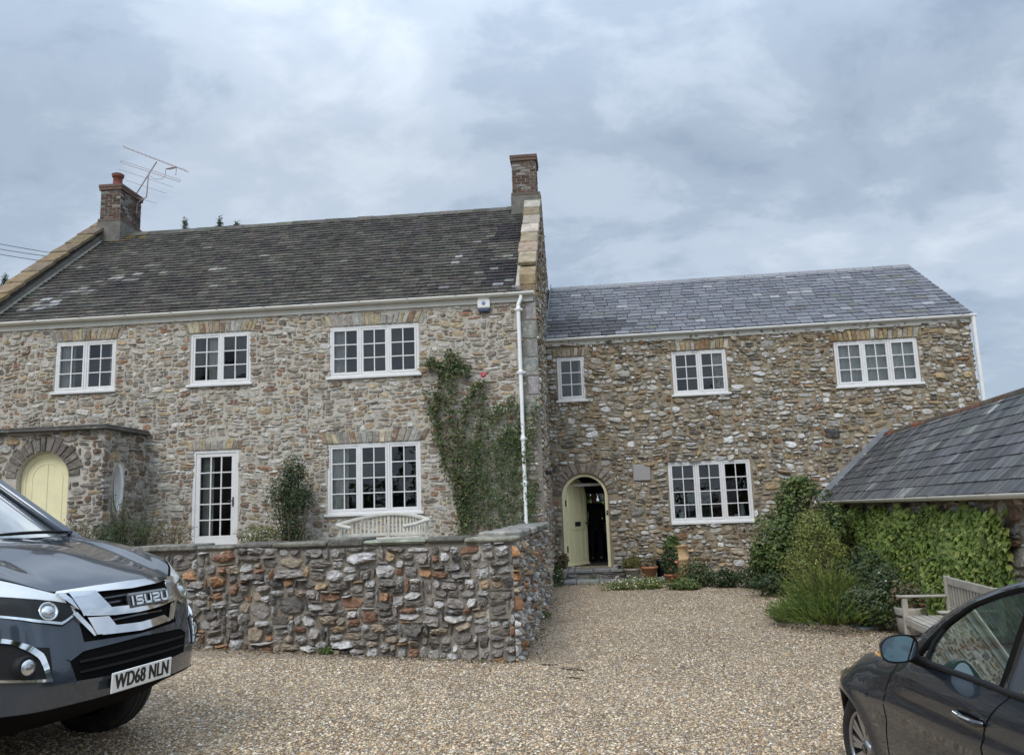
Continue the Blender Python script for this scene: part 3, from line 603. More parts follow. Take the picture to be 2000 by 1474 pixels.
kn.extrude([(-.02, EAVE + .19), (.5, EAVE + .19), (.5, EAVE + .68), (.38, EAVE + .66), (.0, EAVE + .40)], 'x', -.30, .012, 0, (.29, .22, .13)); kn.extrude([(.0, EAVE - .08), (.5, EAVE - .08), (.5, EAVE + .18), (-.02, EAVE + .18)], 'x', -.30, .008, 0, (.25, .19, .115))
kn.build('kneeler_stone', 'coping_stone', house, bevel=.012)
for pr_, xa, xb in (([(.1, EAVE + .1), (RY, EAVE + .1 + RK * RY), (RY, EAVE + .34 + RK * RY), (.1, EAVE + .34)], ML + .03, ML + .355), ([(.45, EAVE + .3), (RY, EAVE + .1 + RK * RY), (DEP, EAVE + .1), (DEP, EAVE + .34), (RY, EAVE + .35 + RK * RY), (.45, EAVE + .62)], -.31, -.004)):
    up = MB(); up.extrude(pr_, 'x', xa, xb, 0); up.build('parapet', 'cement', house)     # parapet masonry between roof and coping
# chimneys
PAL_BR = [(.10, .062, .05), (.12, .07, .054), (.085, .055, .046), (.095, .08, .068), (.14, .095, .075), (.22, .20, .18)]
def chimney(x0, x1, y0, y1, zb, zr, zt_, pot=None, seed=1):
    b = MB(); b.box(x0 - .045, x1 + .045, y0 - .045, y1 + .045, zb, zr, 0)
    ch = b.build('chimney', 'cement', house, bevel=.01)
    s = MB(); s.box(x0, x1, y0, y1, zr - .02, zt_, 1)
    for pl, u0, u1 in ((lambda u, v, d: (u, y0 - d, v), x0, x1), (lambda u, v, d: (x1 + d, u, v), y0, y1), (lambda u, v, d: (x0 - d, u, v), y0, y1)): bricks(s, pl, u0, u1, zr, zt_ - .14, PAL_BR, .010, .215, .075, 0, seed)
    for k, (dz, o) in enumerate(((.0, .035), (.075, .045))):
        s.box(x0 - o, x1 + o, y0 - o, y1 + o, zt_ - .15 + dz, zt_ - .15 + dz + .07, 0, (.15, .10, .08))
    s.box(x0 - .035, x1 + .035, y0 - .035, y1 + .035, zr + .01, zr + .08, 0, (.14, .11, .09))
    s.build('brick_stack', ['brick', 'mortar_garden'], ch, fixn=False)
    if pot:
        p = MB(); p.lathe([(.0, 0), (.13, .0), (.135, .03), (.115, .06), (.11, .30), (.14, .31), (.145, .36), (.10, .37), (.085, .33), (.0, .33)], 20)
        p.build('chimney_pot', 'pot_red', ch, loc=pot)
        q = MB(); q.lathe([(.0, .43), (.09, .42), (.15, .385), (.155, .372), (.0, .372)], 20); q.build('pot_cap', 'cement', ch, loc=pot)
chimney(-.64, -.06, 3.6, 4.25, 8.5, 9.17, 10.22, None, 3)
chimney(-11.18, -10.65, 3.55, 4.5, 8.5, 9.22, 10.22, (-10.93, 3.85, 10.22), 4)
# fascia, gutter, downpipe
g = MB(); g.box(ML, -.05, -.035, -.002, EAVE - .15, EAVE - .01); g.build('fascia', 'cream_plastic', house, bevel=.004)
g = MB(); gutter(g, ML, -.02, -.105, EAVE + .012, .062); g.build('gutter', 'cream_plastic', house, fixn=False)
dp = MB(); dp.tube([(-.28, -.10, EAVE - .03), (-.28, -.10, EAVE - .10), (-.33, -.125, EAVE - .22), (-.335, -.13, EAVE - .3), (-.335, -.13, .9)], .037, 12)
d_ = dp.build('downpipe', 'white_pipe', house)
for zc in (5.42, 4.2, 2.95, 2.12, 1.3):
    b = MB(); b.lathe([(.037, -.045), (.047, -.04), (.047, .04), (.037, .045)], 14); b.cbox(-.075, .075, .01, .03, -.02, .02, .004); b.box(-.02, .02, .03, .13, -.015, .015); b.build('bracket', 'white_pipe', d_, loc=(-.335, -.13, zc))
# windows
def roomcur(*a): return [a]
window(house, *HOLES['w1'], 2, 3, curtain=[(-9.66, -9.35, 5.3, 4.3), (-8.62, -8.5, 5.3, 4.3)], seed=1)
window(house, *HOLES['w2'], 2, 3, curtain=[(-6.55, -6.32, 5.3, 4.3)], seed=2)
window(house, *HOLES['w3'], 3, 3, curtain=[(-4.02, -3.74, 5.3, 4.3)], seed=3)
window(house, *HOLES['w4'], 3, 4, curtain=[(-4.05, -3.72, 3.0, 1.7), (-2.44, -2.36, 3.0, 1.7)], seed=4)
# french door with three panes across
def french_door():
    x0, x1, z0, z1 = HOLES['fd']; yf = .012; mb = MB(); f = .06
    mb.cbox(x0, x1, yf, yf + .09, z1 - f, z1, .004); mb.cbox(x0, x0 + f, yf, yf + .09, z0, z1 - f, .004); mb.cbox(x1 - f, x1, yf, yf + .09, z0, z1 - f, .004); mb.cbox(x0, x1, yf - .05, yf + .09, z0 - .05, z0 + .03, .004)
    fr = mb.build('french_door', 'white_paint', house)
    a, b, c, d = x0 + f + .003, x1 - f - .003, z0 + .04, z1 - f - .003; st = .085; q = MB(); ya = yf + .012; yc = ya + .045
    q.cbox(a, b, ya, yc, d - st * .8, d, .004); q.cbox(a, b, ya, yc, c, c + .2, .004); q.cbox(a, a + st, ya + .001, yc, c + .2, d - st * .8, .004); q.cbox(b - st, b, ya + .001, yc, c + .2, d - st * .8, .004)
    ga, gb, gc, gd = a + st, b - st, c + .2, d - st * .8
    for i in (1, 2): xx = lerp(ga, gb, i / 3); q.box(xx - .012, xx + .012, ya + .006, yc - .006, gc, gd)
    for j in range(1, 5): zz_ = lerp(gc, gd, j / 5); q.box(ga, gb, ya + .004, yc - .004, zz_ - .011, zz_ + .011)
    q.build('door_leaf', 'white_paint', fr)
    p = MB()
    for i in range(3):
        for j in range(5):
            t = random.gauss(0, .0012); u0, u1, v0, v1 = lerp(ga, gb, i / 3), lerp(ga, gb, (i + 1) / 3), lerp(gc, gd, j / 5), lerp(gc, gd, (j + 1) / 5)
            p.add([(u0, ya + .022 - t, v0), (u1, ya + .022 + t, v0), (u1, ya + .022 + t, v1), (u0, ya + .022 - t, v1)], [(0, 1, 2, 3)])
    p.build('pane', 'window_glass', fr, fixn=False)
    h = MB(); h.cbox(b - .055, b - .028, ya - .012, ya, 2.0 - .09, 2.0 + .09, .003); h.tube([(b - .04, ya - .01, 2.02), (b - .04, ya - .05, 2.02), (b - .12, ya - .05, 2.02)], .009, 8); h.build('handle', 'black_metal', fr)
    cu = MB(); cu.grid([[(lerp(x0 + .1, x0 + .33, i / 24), .24 + .025 * math.sin(i * 1.3), zc) for i in range(25)] for zc in (1.2, 2.95)]); cu.build('curtain', 'curtain', fr)
french_door()
# upper floor and a dark partition inside, so rooms do not show the roof space
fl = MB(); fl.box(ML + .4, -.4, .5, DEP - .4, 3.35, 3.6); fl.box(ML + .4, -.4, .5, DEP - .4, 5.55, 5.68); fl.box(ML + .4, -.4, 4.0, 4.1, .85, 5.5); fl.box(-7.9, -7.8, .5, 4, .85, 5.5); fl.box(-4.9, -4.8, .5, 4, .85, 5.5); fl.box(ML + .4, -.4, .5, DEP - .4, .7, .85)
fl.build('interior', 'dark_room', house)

# porch on the left with a round headed yellow door
porch = thing('porch', 'flat roofed stone porch with arched yellow door on the farmhouse front', 'porch', tuple(MAINF.o), -MAINF.yaw)
PX0, PX1, PY, PTOP = -10.45, -7.72, -1.4, 3.33
PD = (-9.34, -8.36, 1.05, 2.50, 2.98)
pb = MB(); pfp = lambda u, v, d: (u, PY - d, v); pside = lambda u, v, d: (PX1 + d, u, v)
wall_slab(pb, PX0, PX1, .3, PTOP, [(PD[0], PD[1], PD[2], PD[4])], .35, pfp, 1); arch_fill(pb, PD[0], PD[1], PD[3], PD[4], .35, pfp, 1)
OV = (-.92, 2.32, .145, .42)                              # oval window: centre (y,z), half width, half height
wall_slab(pb, PY + .35, -.01, .3, PTOP, [(OV[0] - OV[2], OV[0] + OV[2], OV[1] - OV[3], OV[1] + OV[3])], .35, pside, 1)
pb.box(PX0, PX0 + .35, PY + .35, -.01, .3, PTOP, 1)
PALP = [((0.30, 0.27, 0.235), 5), ((0.24, 0.205, 0.165), 4), ((0.20, 0.14, 0.10), 2), ((0.38, 0.36, 0.33), 2), ((0.32, 0.24, 0.15), 1.5), ((0.14, 0.12, 0.10), 2)]
masonry(pb, PX0, PX1 + .03, .4, PTOP, lambda x, z: in_arch(x, z, PD[0], PD[1], PD[2], PD[3], PD[4], .24) and (z > PD[3] - .1 or in_arch(x, z, *PD, .01)), pfp, PALP, cell=(.05, .036), wr=(3, 9), hr=(2, 5), gap=.012, relief=.028, warp=.02, seed=31)
masonry(pb, PY - .03, -.01, .4, PTOP, lambda y, z: abs(y - OV[0]) < OV[2] + .03 and abs(z - OV[1]) < OV[3] + .03, pside, PALP, cell=(.05, .036), wr=(3, 8), hr=(2, 5), gap=.012, relief=.028, warp=.02, seed=32)
arch_stones(pb, pfp, PD[0], PD[1], PD[3], PD[4], .25, [(.19, .165, .14), (.24, .21, .18), (.15, .13, .11)], .035, 15, 0, 8)
pb.build('wall', ['stone', 'mortar_main'], porch, fixn=False)
rp = MB(); rp.cbox(PX0 - .1, PX1 + .11, PY - .13, -.03, PTOP + .001, PTOP + .05, .015, 0, (.10, .095, .085)); rp.cbox(PX0 - .07, PX1 + .08, PY - .10, -.03, PTOP + .051, PTOP + .10, .015, 0, (.12, .11, .10))
rp.build('roof', 'coping_stone', porch)
def arched_panel(mb, x0, x1, z0, zs, zt, ya, yb, mi=0, n=18, inset=0):
    xc, a, h = (x0 + x1) / 2, (x1 - x0) / 2 - inset, zt - zs - inset
    poly = [(xc - a, z0 + inset), (xc + a, z0 + inset)] + [(xc + a * math.cos(PI * k / n), zs + h * math.sin(PI * k / n)) for k in range(n + 1)]
    mb.extrude(poly, 'y', ya, yb, mi)
def arched_frame(mb, x0, x1, z0, zs, zt, w, ya, yb, mi=0, n=20):
    xc, a, h = (x0 + x1) / 2, (x1 - x0) / 2, zt - zs
    o = [(xc - a, z0)] + [(xc - a * math.cos(PI * k / n), zs + h * math.sin(PI * k / n)) for k in range(n + 1)] + [(xc + a, z0)]
    i = [(xc - a + w, z0)] + [(xc - (a - w) * math.cos(PI * k / n), zs + (h - w) * math.sin(PI * k / n)) for k in range(n + 1)] + [(xc + a - w, z0)]
    for k in range(len(o) - 1):
        q = [(o[k], o[k + 1], i[k + 1], i[k])][0]; vs = [(u, ya, v) for u, v in q] + [(u, yb, v) for u, v in q]
        mb.add(vs, [(0, 1, 2, 3), (4, 5, 6, 7), (0, 1, 5, 4), (2, 3, 7, 6)], mi)
d = MB(); ypd = PY + .14
arched_panel(d, PD[0] + .005, PD[1] - .005, PD[2], PD[3], PD[4] - .005, ypd, ypd + .05)
arched_frame(d, PD[0] + .005, PD[1] - .005, PD[2], PD[3], PD[4] - .005, .085, ypd - .014, ypd - .001)
dl = d.build('door', 'yellow_paint', porch)
d = MB(); xm = (PD[0] + PD[1]) / 2
d.cbox(xm - .012, xm + .012, ypd - .010, ypd - .0005, PD[2], PD[4] - .21, .003); arched_frame(d, PD[0] + .19, PD[1] - .19, PD[2], PD[3], PD[4] - .19, .022, ypd - .008, ypd - .0005)
d.build('moulding', 'yellow_paint', dl)
ow = MB(); n = 24
E_ = lambda k, s, x: (x, OV[0] + (OV[2] + s) * math.cos(2 * PI * k / n), OV[1] + (OV[3] + s) * math.sin(2 * PI * k / n))
for k in range(n):
    ow.add([E_(k, -.045, PX1 + .0), E_(k + 1, -.045, PX1 + .0), E_(k + 1, .01, PX1 + .02), E_(k, .01, PX1 + .02), E_(k, -.06, PX1 - .17), E_(k + 1, -.06, PX1 - .17)], [(0, 1, 2, 3), (0, 1, 5, 4)], 0)
sq = [(OV[0] - OV[2], OV[1] - OV[3]), (OV[0] + OV[2], OV[1] - OV[3]), (OV[0] + OV[2], OV[1] + OV[3]), (OV[0] - OV[2], OV[1] + OV[3])]
for k in range(n):                                       # corner infill between the oval and the square opening
    t0, t1 = 2 * PI * k / n, 2 * PI * (k + 1) / n
    def S(t): c, s = math.cos(t), math.sin(t); m_ = max(abs(c), abs(s)); return (PX1 + .0, OV[0] + OV[2] * c / m_, OV[1] + OV[3] * s / m_)
    ow.add([E_(k, 0, PX1 + .004), E_(k + 1, 0, PX1 + .004), S(t1), S(t0)], [(0, 1, 2, 3)], 1)
ovw = ow.build('oval_window', ['white_paint', 'mortar_main'], porch)
og = MB(); og.add([E_(k, -.045, PX1 - .12) for k in range(n)], [tuple(range(n))]); og.build('pane', 'window_glass', ovw)

# alarm box and corner lamp
al = thing('alarm_box', 'cream burglar alarm box with a blue badge under the eaves', 'alarm box', tuple(MAINF.wld(-1.0, -.02, 5.42)), -MAINF.yaw)
a = MB(); a.extrude([(-.105, .30), (.105, .30), (.125, .20), (.12, .07), (-.12, .07), (-.125, .20)], 'y', -.075, 0); a.build('case', 'alarm_white', al, bevel=.02)
a = MB(); a.extrude([(-.12, .068), (.12, .068), (.10, .0), (-.10, .0)], 'y', -.07, 0); a.build('strobe_lens', 'alarm_navy', al, bevel=.01)
a = MB(); a.lathe([(0, 0), (.036, 0), (.036, .004), (0, .004)], 20, M=Matrix.Translation((0, -.076, .165)) @ Matrix.Rotation(PI / 2, 4, 'X')); bd = a.build('badge', 'alarm_blue', al)
a = MB()
for sx in (-.02, .012): a.tube([(sx - .006, -.084, .148), (sx + .004, -.084, .182), (sx + .014, -.084, .148)], .0035, 6)
a.build('lettering', 'alarm_white', bd)
lamp = thing('wall_lamp', 'small black floodlight on the farmhouse corner near the arched doorway', 'lamp', tuple(MAINF.wld(.03, .55, 2.34)), -MAINF.yaw)
a = MB(); a.cbox(-.02, .12, -.05, .05, -.05, .03, .008); a.build('housing', 'black_metal', lamp)
a = MB(); a.tube([(-.03, 0, 0), (-.0, 0, .0)], .02, 8); a.build('bracket', 'black_metal', lamp)

# television aerial on the left chimney
def aerial():
    t = thing('tv_aerial', 'rusty television aerial with long rods lashed to the left chimney', 'aerial', tuple(MAINF.wld(-10.6, 4.2, 9.3)), -MAINF.yaw)
    P = lambda px, py, dy=0.0: (lambda q: (q[0] + 10.6, dy, q[1] - 9.3))(MAINF.at(px, py, 4.2 + dy))
    m_ = MB(); m_.tube([P(266, 418), P(268, 398), P(272, 394), P(286, 385), P(290, 340)], .016, 8); m_.build('mast', 'aerial', t)
    m_ = MB(); m_.tube([P(264, 382), P(278, 360), P(293, 336), P(306, 316)], .016, 8); m_.build('boom_arm', 'aerial', t)
    m_ = MB(); m_.tube([P(241, 287), P(368, 336)], .011, 8)
    for k in range(15): f = k / 14; p = Vector(P(lerp(246, 362, f), lerp(289, 333, f))); m_.tube([p + Vector((-.01, -.13, .0)), p + Vector((.01, .13, 0.02))], .0045, 5)
    m_.build('boom', 'aerial', t)
    m_ = MB(); a_, b_, c_, d_ = Vector(P(238, 314)), Vector(P(351, 351)), Vector(P(350, 355)), Vector(P(237, 318)); m_.tube([a_, b_, b_ + Vector((.03, 0, -.02)), c_, d_, d_ + Vector((-.03, 0, .02)), a_], .008, 6); m_.build('folded_dipole', 'aerial', t)
    for q in ((231, 330, 337, 365), (246, 352, 325, 378), (267, 386, 306, 397)):
        m_ = MB(); m_.tube([P(*q[:2]), P(*q[2:])], .0065, 6); m_.build('rod', 'aerial', t)
    m_ = MB(); m_.tube([P(330, 331), P(345, 328), P(343, 342)], .012, 6); m_.tube([P(325, 330), P(344, 326)], .02, 6); m_.build('reflector', 'aerial', t)
    m_ = MB(); m_.tube([P(258, 402), P(276, 402)], .011, 6); m_.build('clamp', 'aerial', t); m_ = MB(); m_.tube([P(258, 416), P(276, 416)], .011, 6); m_.build('clamp', 'aerial', t)
    m_ = MB(); m_.tube([P(268, 418), P(266, 440), P(269, 454)], .008, 6); m_.build('lead', 'cable', t)
    m_ = MB(); m_.tube([P(324, 330), P(322, 345), P(315, 350), P(303, 350), P(296, 346), P(291, 342)], .005, 6); m_.build('feeder_cable', 'cable', t)
aerial()

# ------------------------------------------------------------------ lower wing on the right
PAL_WING = [((0.43, 0.41, 0.37), 4.2), ((0.36, 0.31, 0.235), 4.4), ((0.27, 0.21, 0.145), 2.6), ((0.54, 0.535, 0.52), 2.0), ((0.31, 0.285, 0.24), 3.2), ((0.36, 0.27, 0.16), 1.0), ((0.25, 0.15, 0.09), .5), ((0.15, 0.135, 0.115), 1.0)]
wing = thing('cottage', 'lower stone cottage wing with slate roof and open arched door', 'cottage', tuple(WINGF.o), -WINGF.yaw)
WX, WE, WK, WRY, WD = 9.15, 5.40, 0.64, 3.0, 6.0
WH = {'w1': (.25, .87, 4.03, 5.02), 'w2': (2.81, 4.0, 4.03, 5.01), 'w3': (6.31, 8.05, 4.03, 5.02), 'w4': (2.57, 4.33, 1.25, 2.56)}
DR = (.22, 1.24, .36, 1.89, 2.39)
WL = {k: (h[0] - .08, h[1] + .08, h[3], h[3] + .22) for k, h in WH.items()}; WL['w4'] = (2.6, 2.61, 9, 9.1)
def blk_wing(x, z):
    for h in WH.values():
        if h[0] - .005 < x < h[1] + .005 and h[2] - .04 < z < h[3]: return True
    for h in WL.values():
        if h[0] < x < h[1] and h[2] <= z < h[3]: return True
    if in_arch(x, z, *DR, .02): return True
    if z > DR[3] - .1 and in_arch(x, z, *DR, .23): return True
    return 1.80 < x < 2.20 and 2.17 < z < 2.55
ww = MB()
wall_slab(ww, -.35, WX, -.3, WE, list(WH.values()) + [(DR[0], DR[1], DR[2], DR[4])], .5, pf, 1)
arch_fill(ww, DR[0], DR[1], DR[3], DR[4], .5, pf, 1)
masonry(ww, -.05, WX, -.1, WE, blk_wing, pf, PAL_WING, cell=(.050, .040), wr=(2, 6), hr=(2, 4), gap=.012, relief=.036, warp=.03, rough=.16, big=.06, seed=41)
for i, (k, h) in enumerate(WL.items()):
    if k != 'w4': soldier(ww, pf, h[0], h[1], h[2], h[3], [(0.36, 0.28, 0.16), (0.28, 0.22, 0.15), (0.42, 0.40, 0.36), (0.24, 0.16, 0.09), (0.33, 0.29, 0.22)], .03, (.07, .12), .05, 0, 50 + i)
arch_stones(ww, pf, DR[0], DR[1], DR[3], DR[4], .22, PAL_ARCH, .03, 17, 0, 9)
block(ww, pf, [(5.95, 2.93), (6.25, 2.93), (6.25, 3.14), (5.95, 3.14)], .05, (.075, .07, .068), 0, random, 4)
ww.build('front_wall', ['stone', 'mortar_wing'], wing, fixn=False)
sw = MB(); prof = [(.5, -.3), (WD, -.3), (WD, WE), (WRY, WE + WK * WRY), (.0, WE), (.5, WE)]
sw.extrude([(.5, -.3), (WD, -.3), (WD, WE + .02), (WRY, WE + WK * WRY), (.5, WE + WK * .5)], 'x', WX - .45, WX, 1)
masonry(sw, .0, WD, .0, WE + WK * WRY, lambda u, v: v > WE + WK * min(u, WD - u) - .06, lambda u, v, d: (WX + d, u, v), PAL_WING, cell=(.055, .04), wr=(3, 8), hr=(2, 4), gap=.012, relief=.034, warp=.03, seed=42)
sw.build('end_wall', ['stone', 'mortar_wing'], wing, fixn=False)
bw = MB(); wall_slab(bw, .0, WX - .45, -.3, WE, [(.45, 1.25, .36, 2.3)], .4, lambda u, v, d: (u, WD - .4 - d, v), 0); bw.build('back_wall', 'mortar_wing', wing)
def wcol(x, a, R):
    b = R.choice([(.125, .127, .145), (.145, .147, .165), (.11, .112, .128), (.135, .133, .148), (.165, .167, .185)])
    d = (x - .9) ** 2 / 1.1 + (a - .55) ** 2 / .35
    if d < 1 + R.uniform(-.3, .3): b = R.choice([(.04, .04, .042), (.055, .055, .058)])
    if R.random() < .07: b = R.choice([(.10, .095, .09), (.13, .125, .11), (.26, .26, .27)])
    return vary(b, .12)
wr_ = MB(); L2 = (WRY + .12) * math.sqrt(1 + WK * WK); zt2 = WE + .03 + WK * (WRY + .12)
tiles(wr_, -.02, WX + .06, -.12, WE + .05, WK, L2, .225, .285, wcol, .012, 0, 9, lift=.018, jg=.006)
wr_.add([(-.05, -.10, WE + .02), (WX + .05, -.10, WE + .02), (WX + .05, WRY, zt2), (-.05, WRY, zt2)], [(0, 1, 2, 3)], 1)
wr_.add([(-.05, WD + .1, WE + .02), (WX + .05, WD + .1, WE + .02), (WX + .05, WRY, zt2), (-.05, WRY, zt2)], [(0, 1, 2, 3)], 0, (.17, .175, .19))
wro = wr_.build('roof', ['slate', 'cable'], wing, fixn=False)
rd = MB(); x = 0.02
while x < WX - .1:
    e = min(x + .46, WX + .06); rd.add([(x, WRY - .16, zt2 - .065), (e - .012, WRY - .16, zt2 - .065), (e - .012, WRY, zt2 + .06), (x, WRY, zt2 + .06), (x, WRY + .16, zt2 - .06), (e - .012, WRY + .16, zt2 - .06)], [(0, 1, 2, 3), (3, 2, 5, 4), (0, 3, 4), (1, 5, 2)], 0, vary((.21, .205, .215), .12)); x = e
rd.build('ridge_tile', 'slate', wro, fixn=False)
g = MB(); g.box(-.0, WX + .07, -.035, -.002, WE - .12, WE + .02); g.build('fascia', 'cream_plastic', wing, bevel=.004)
g = MB(); g.extrude([(-.1, WE - .05), (WRY, WE + WK * (WRY)), (WRY, WE + WK * WRY + .10), (-.1, WE + .05)], 'x', WX + .005, WX + .03); g.build('bargeboard', 'cream_plastic', wing)
g = MB(); gutter(g, .02, WX + .12, -.098, WE + .035, .055); g.build('gutter', 'white_pipe', wing, fixn=False)
dp = MB(); dp.tube([(WX + .07, -.09, WE), (WX + .07, -.08, WE - .1), (WX + .07, -.07, WE - .2), (WX + .07, -.07, 0)], .045, 12); dp.build('downpipe', 'white_pipe', wing)
fl_ = MB(); fl_.extrude([(0, WE + .06), (WRY, zt2 + .03), (WRY, zt2 + .17), (0, WE + .20)], 'x', .005, .022); fl_.build('lead_flashing', 'lead', wing)
window(wing, *WH['w1'], 1, 3, seed=5, curtain=[(.72, .82, 5.0, 4.05)])
window(wing, *WH['w2'], 2, 3, seed=6, curtain=[(3.72, 3.96, 5.0, 4.05)])
window(wing, *WH['w3'], 3, 3, seed=7, curtain=[(6.36, 7.98, 5.0, 4.05)])
window(wing, *WH['w4'], 3, 4, seed=8, deep_sill=.0)
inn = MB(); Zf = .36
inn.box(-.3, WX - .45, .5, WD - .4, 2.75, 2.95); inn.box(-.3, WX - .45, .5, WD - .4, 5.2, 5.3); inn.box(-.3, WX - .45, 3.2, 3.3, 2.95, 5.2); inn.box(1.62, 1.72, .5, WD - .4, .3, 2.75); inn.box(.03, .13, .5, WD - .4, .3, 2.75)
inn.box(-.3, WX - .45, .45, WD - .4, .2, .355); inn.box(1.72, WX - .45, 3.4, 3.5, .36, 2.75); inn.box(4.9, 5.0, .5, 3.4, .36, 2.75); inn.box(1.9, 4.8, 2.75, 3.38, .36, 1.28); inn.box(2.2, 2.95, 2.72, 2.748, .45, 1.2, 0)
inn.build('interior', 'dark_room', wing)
# front door: frame, open leaf, far glazed door
fd_ = MB(); arched_frame(fd_, DR[0] + .006, DR[1] - .006, DR[2], DR[3], DR[4] - .006, .062, .05, .15); dfr = fd_.build('door_frame', 'yellow_paint', wing)
fd_ = MB(); fd_.box(DR[1] - .075, DR[1] - .06, .16, .46, DR[2], 2.0); fd_.box(.28, 1.18, .44, .48, 2.12, 2.18); fd_.build('door_lining', 'white_paint', wing)
DWD, DH = .88, (DR[2] + .012, DR[3], DR[4] - .075)
leaf_e = bpy.data.objects.new('door_leaf', None)
lf = MB(); arched_panel(lf, 0, DWD, *DH, 0, .045)
leafo = lf.build('door_leaf', 'yellow_paint', wing, bevel=.003)
leafo.location = (DR[0] + .072, .11, 0); leafo.rotation_euler = (0, 0, rad(60))
lf = MB()
for xc in (DWD * .36, DWD * .66):
    lf.cbox(xc - .012, xc + .012, -.008, -.0005, DH[0] + .12, 1.18, .003); lf.cbox(xc - .012, xc + .012, -.008, -.0005, 1.36, 2.12, .003)
arched_frame(lf, .10, DWD - .10, 1.36, DH[1] - .02, DH[2] - .11, .02, -.009, -.0005); arched_frame(lf, .10, DWD - .10, DH[0] + .12, 1.12, 1.18, .02, -.009, -.0005)
lf.cbox(.1, DWD - .1, -.009, -.0005, 1.18, 1.20, .003); lf.cbox(-.0, DWD, -.03, -.0005, DH[0], DH[0] + .05, .008)
lf.build('moulding', 'yellow_paint', leafo)
lf = MB(); lf.cbox(DWD * .40, DWD * .66, -.014, -.001, 1.235, 1.335, .004); lf.build('letterbox', 'black_metal', leafo)
lf = MB(); lf.tube([(DWD - .07, 0, 1.30), (DWD - .07, -.05, 1.30)], .012, 8); lf.lathe([(0, -.03), (.03, -.02), (.034, 0), (.025, .022), (0, .03)], 12, M=Matrix.Translation((DWD - .07, -.065, 1.30))); lf.build('handle', 'black_metal', leafo)
for zc in (.75, 1.75):
    lf = MB(); lf.cbox(-.02, .03, -.012, .0, zc - .07, zc + .07, .003); lf.build('hinge', 'black_metal', leafo)
gd = MB(); yb_ = WD - .25
for a_, b_, c_, d_ in ((.45, .53, .36, 2.3), (1.17, 1.25, .36, 2.3), (.53, 1.17, 2.02, 2.3), (.53, 1.17, .36, 1.30), (.83, .87, 1.30, 2.02), (.53, 1.17, 1.66, 1.69)): gd.box(a_, b_, yb_, yb_ + .05, c_, d_)
bd_ = gd.build('back_door', 'white_paint', wing); gd = MB(); gd.add([(.53, yb_ + .02, 1.30), (1.17, yb_ + .02, 1.30), (1.17, yb_ + .02, 2.02), (.53, yb_ + .02, 2.02)], [(0, 1, 2, 3)]); gd.build('pane', 'window_glass', bd_)
# plaque and door bell
pq = thing('stone_plaque', 'plain square grey stone plaque set in the cottage wall beside the door', 'plaque', tuple(WINGF.wld(2.0, -.03, 2.36)), -WINGF.yaw)
a = MB(); a.cbox(-.185, .185, -.02, .03, -.175, .175, .008); a.build('slab', 'plaque_stone', pq)
be = thing('door_bell', 'small dark bell push on the cream door frame', 'door bell', tuple(WINGF.wld(DR[1] - .035, .045, 1.52)), -WINGF.yaw)
a = MB(); a.cbox(-.02, .02, -.015, .003, -.05, .05, .005); a.build('plate', 'black_metal', be); a = MB(); a.lathe([(0, .006), (.010, .005), (.011, 0)], 10, M=Matrix.Translation((0, -.016, .01)) @ Matrix.Rotation(PI / 2, 4, 'X')); a.build('button', 'cream_plastic', be)
# things on the kitchen window sill
mat('china_blue', (.42, .52, .54), rough=.25, noise=[(6, .9, 1.06)]); mat('china_white', (.7, .7, .68), rough=.25, noise=[(6, .93, 1.05)]); mat('wicker', (.28, .15, .07), rough=.85, noise=[(60, .6, 1.3)]); mat('steel', (.45, .46, .47), rough=.3, metal=.9, noise=[(4, .9, 1.05)])
SZ = 1.30
def potthing(name, label, cat, fr, x, y, z, prof, m, n=20, extra=None):
    o = thing(name, label, cat, tuple(fr.wld(x, y, z)), -fr.yaw); a = MB(); a.lathe(prof, n); a.build('body', m, o); return o
shelf = MB(); shelf.box(2.6, 4.3, .09, .5, SZ - .04, SZ); shelf.build('window_board', 'white_paint', wing)
potthing('vase', 'tall pale blue vase standing in the kitchen window', 'vase', WINGF, 4.12, .22, SZ, [(0, 0), (.055, 0), (.06, .1), (.05, .25), (.035, .32), (.028, .32), (.03, .02), (0, .02)], 'china_blue')
b_ = potthing('mug', 'white mug in the kitchen window between basket and vase', 'mug', WINGF, 3.98, .2, SZ, [(0, 0), (.035, 0), (.04, .09), (.036, .09), (.032, .01), (0, .01)], 'china_white'); a = MB(); a.tube([(.038, 0, .02), (.065, 0, .03), (.065, 0, .065), (.038, 0, .075)], .006, 6); a.build('handle', 'china_white', b_)
b_ = potthing('basket', 'small brown wicker basket in the kitchen window', 'basket', WINGF, 3.84, .2, SZ, [(0, 0), (.06, 0), (.075, .07), (.07, .07), (.055, .01), (0, .01)], 'wicker'); a = MB(); a.tube([(-.07, 0, .06), (-.05, 0, .11), (0, 0, .13), (.05, 0, .11), (.07, 0, .06)], .008, 6); a.build('handle', 'wicker', b_)
b_ = potthing('canister', 'pale blue canister at the left of the kitchen window', 'canister', WINGF, 2.82, .2, SZ, [(0, 0), (.06, 0), (.06, .15), (0, .15)], 'china_blue'); a = MB(); a.lathe([(.0, .185), (.012, .18), (.015, .165), (.062, .16), (.062, .15), (0, .15)], 16); a.build('lid', 'china_white', b_)
ov = thing('oven', 'steel fronted built-in oven seen through the kitchen window', 'oven', tuple(WINGF.wld(3.42, 2.2, .36)), -WINGF.yaw)
a = MB(); a.cbox(-.28, .28, 0, .5, .3, 1.55, .01); a.build('case', 'steel', ov)
for z0_, z1_ in ((.45, .85), (.98, 1.30)): a = MB(); a.cbox(-.24, .24, -.02, .0, z0_, z1_, .006); dd = a.build('door', 'black_pot', ov); a = MB(); a.tube([(-.2, -.045, z1_ - .05), (.2, -.045, z1_ - .05)], .012, 8); a.build('handle', 'steel', dd)

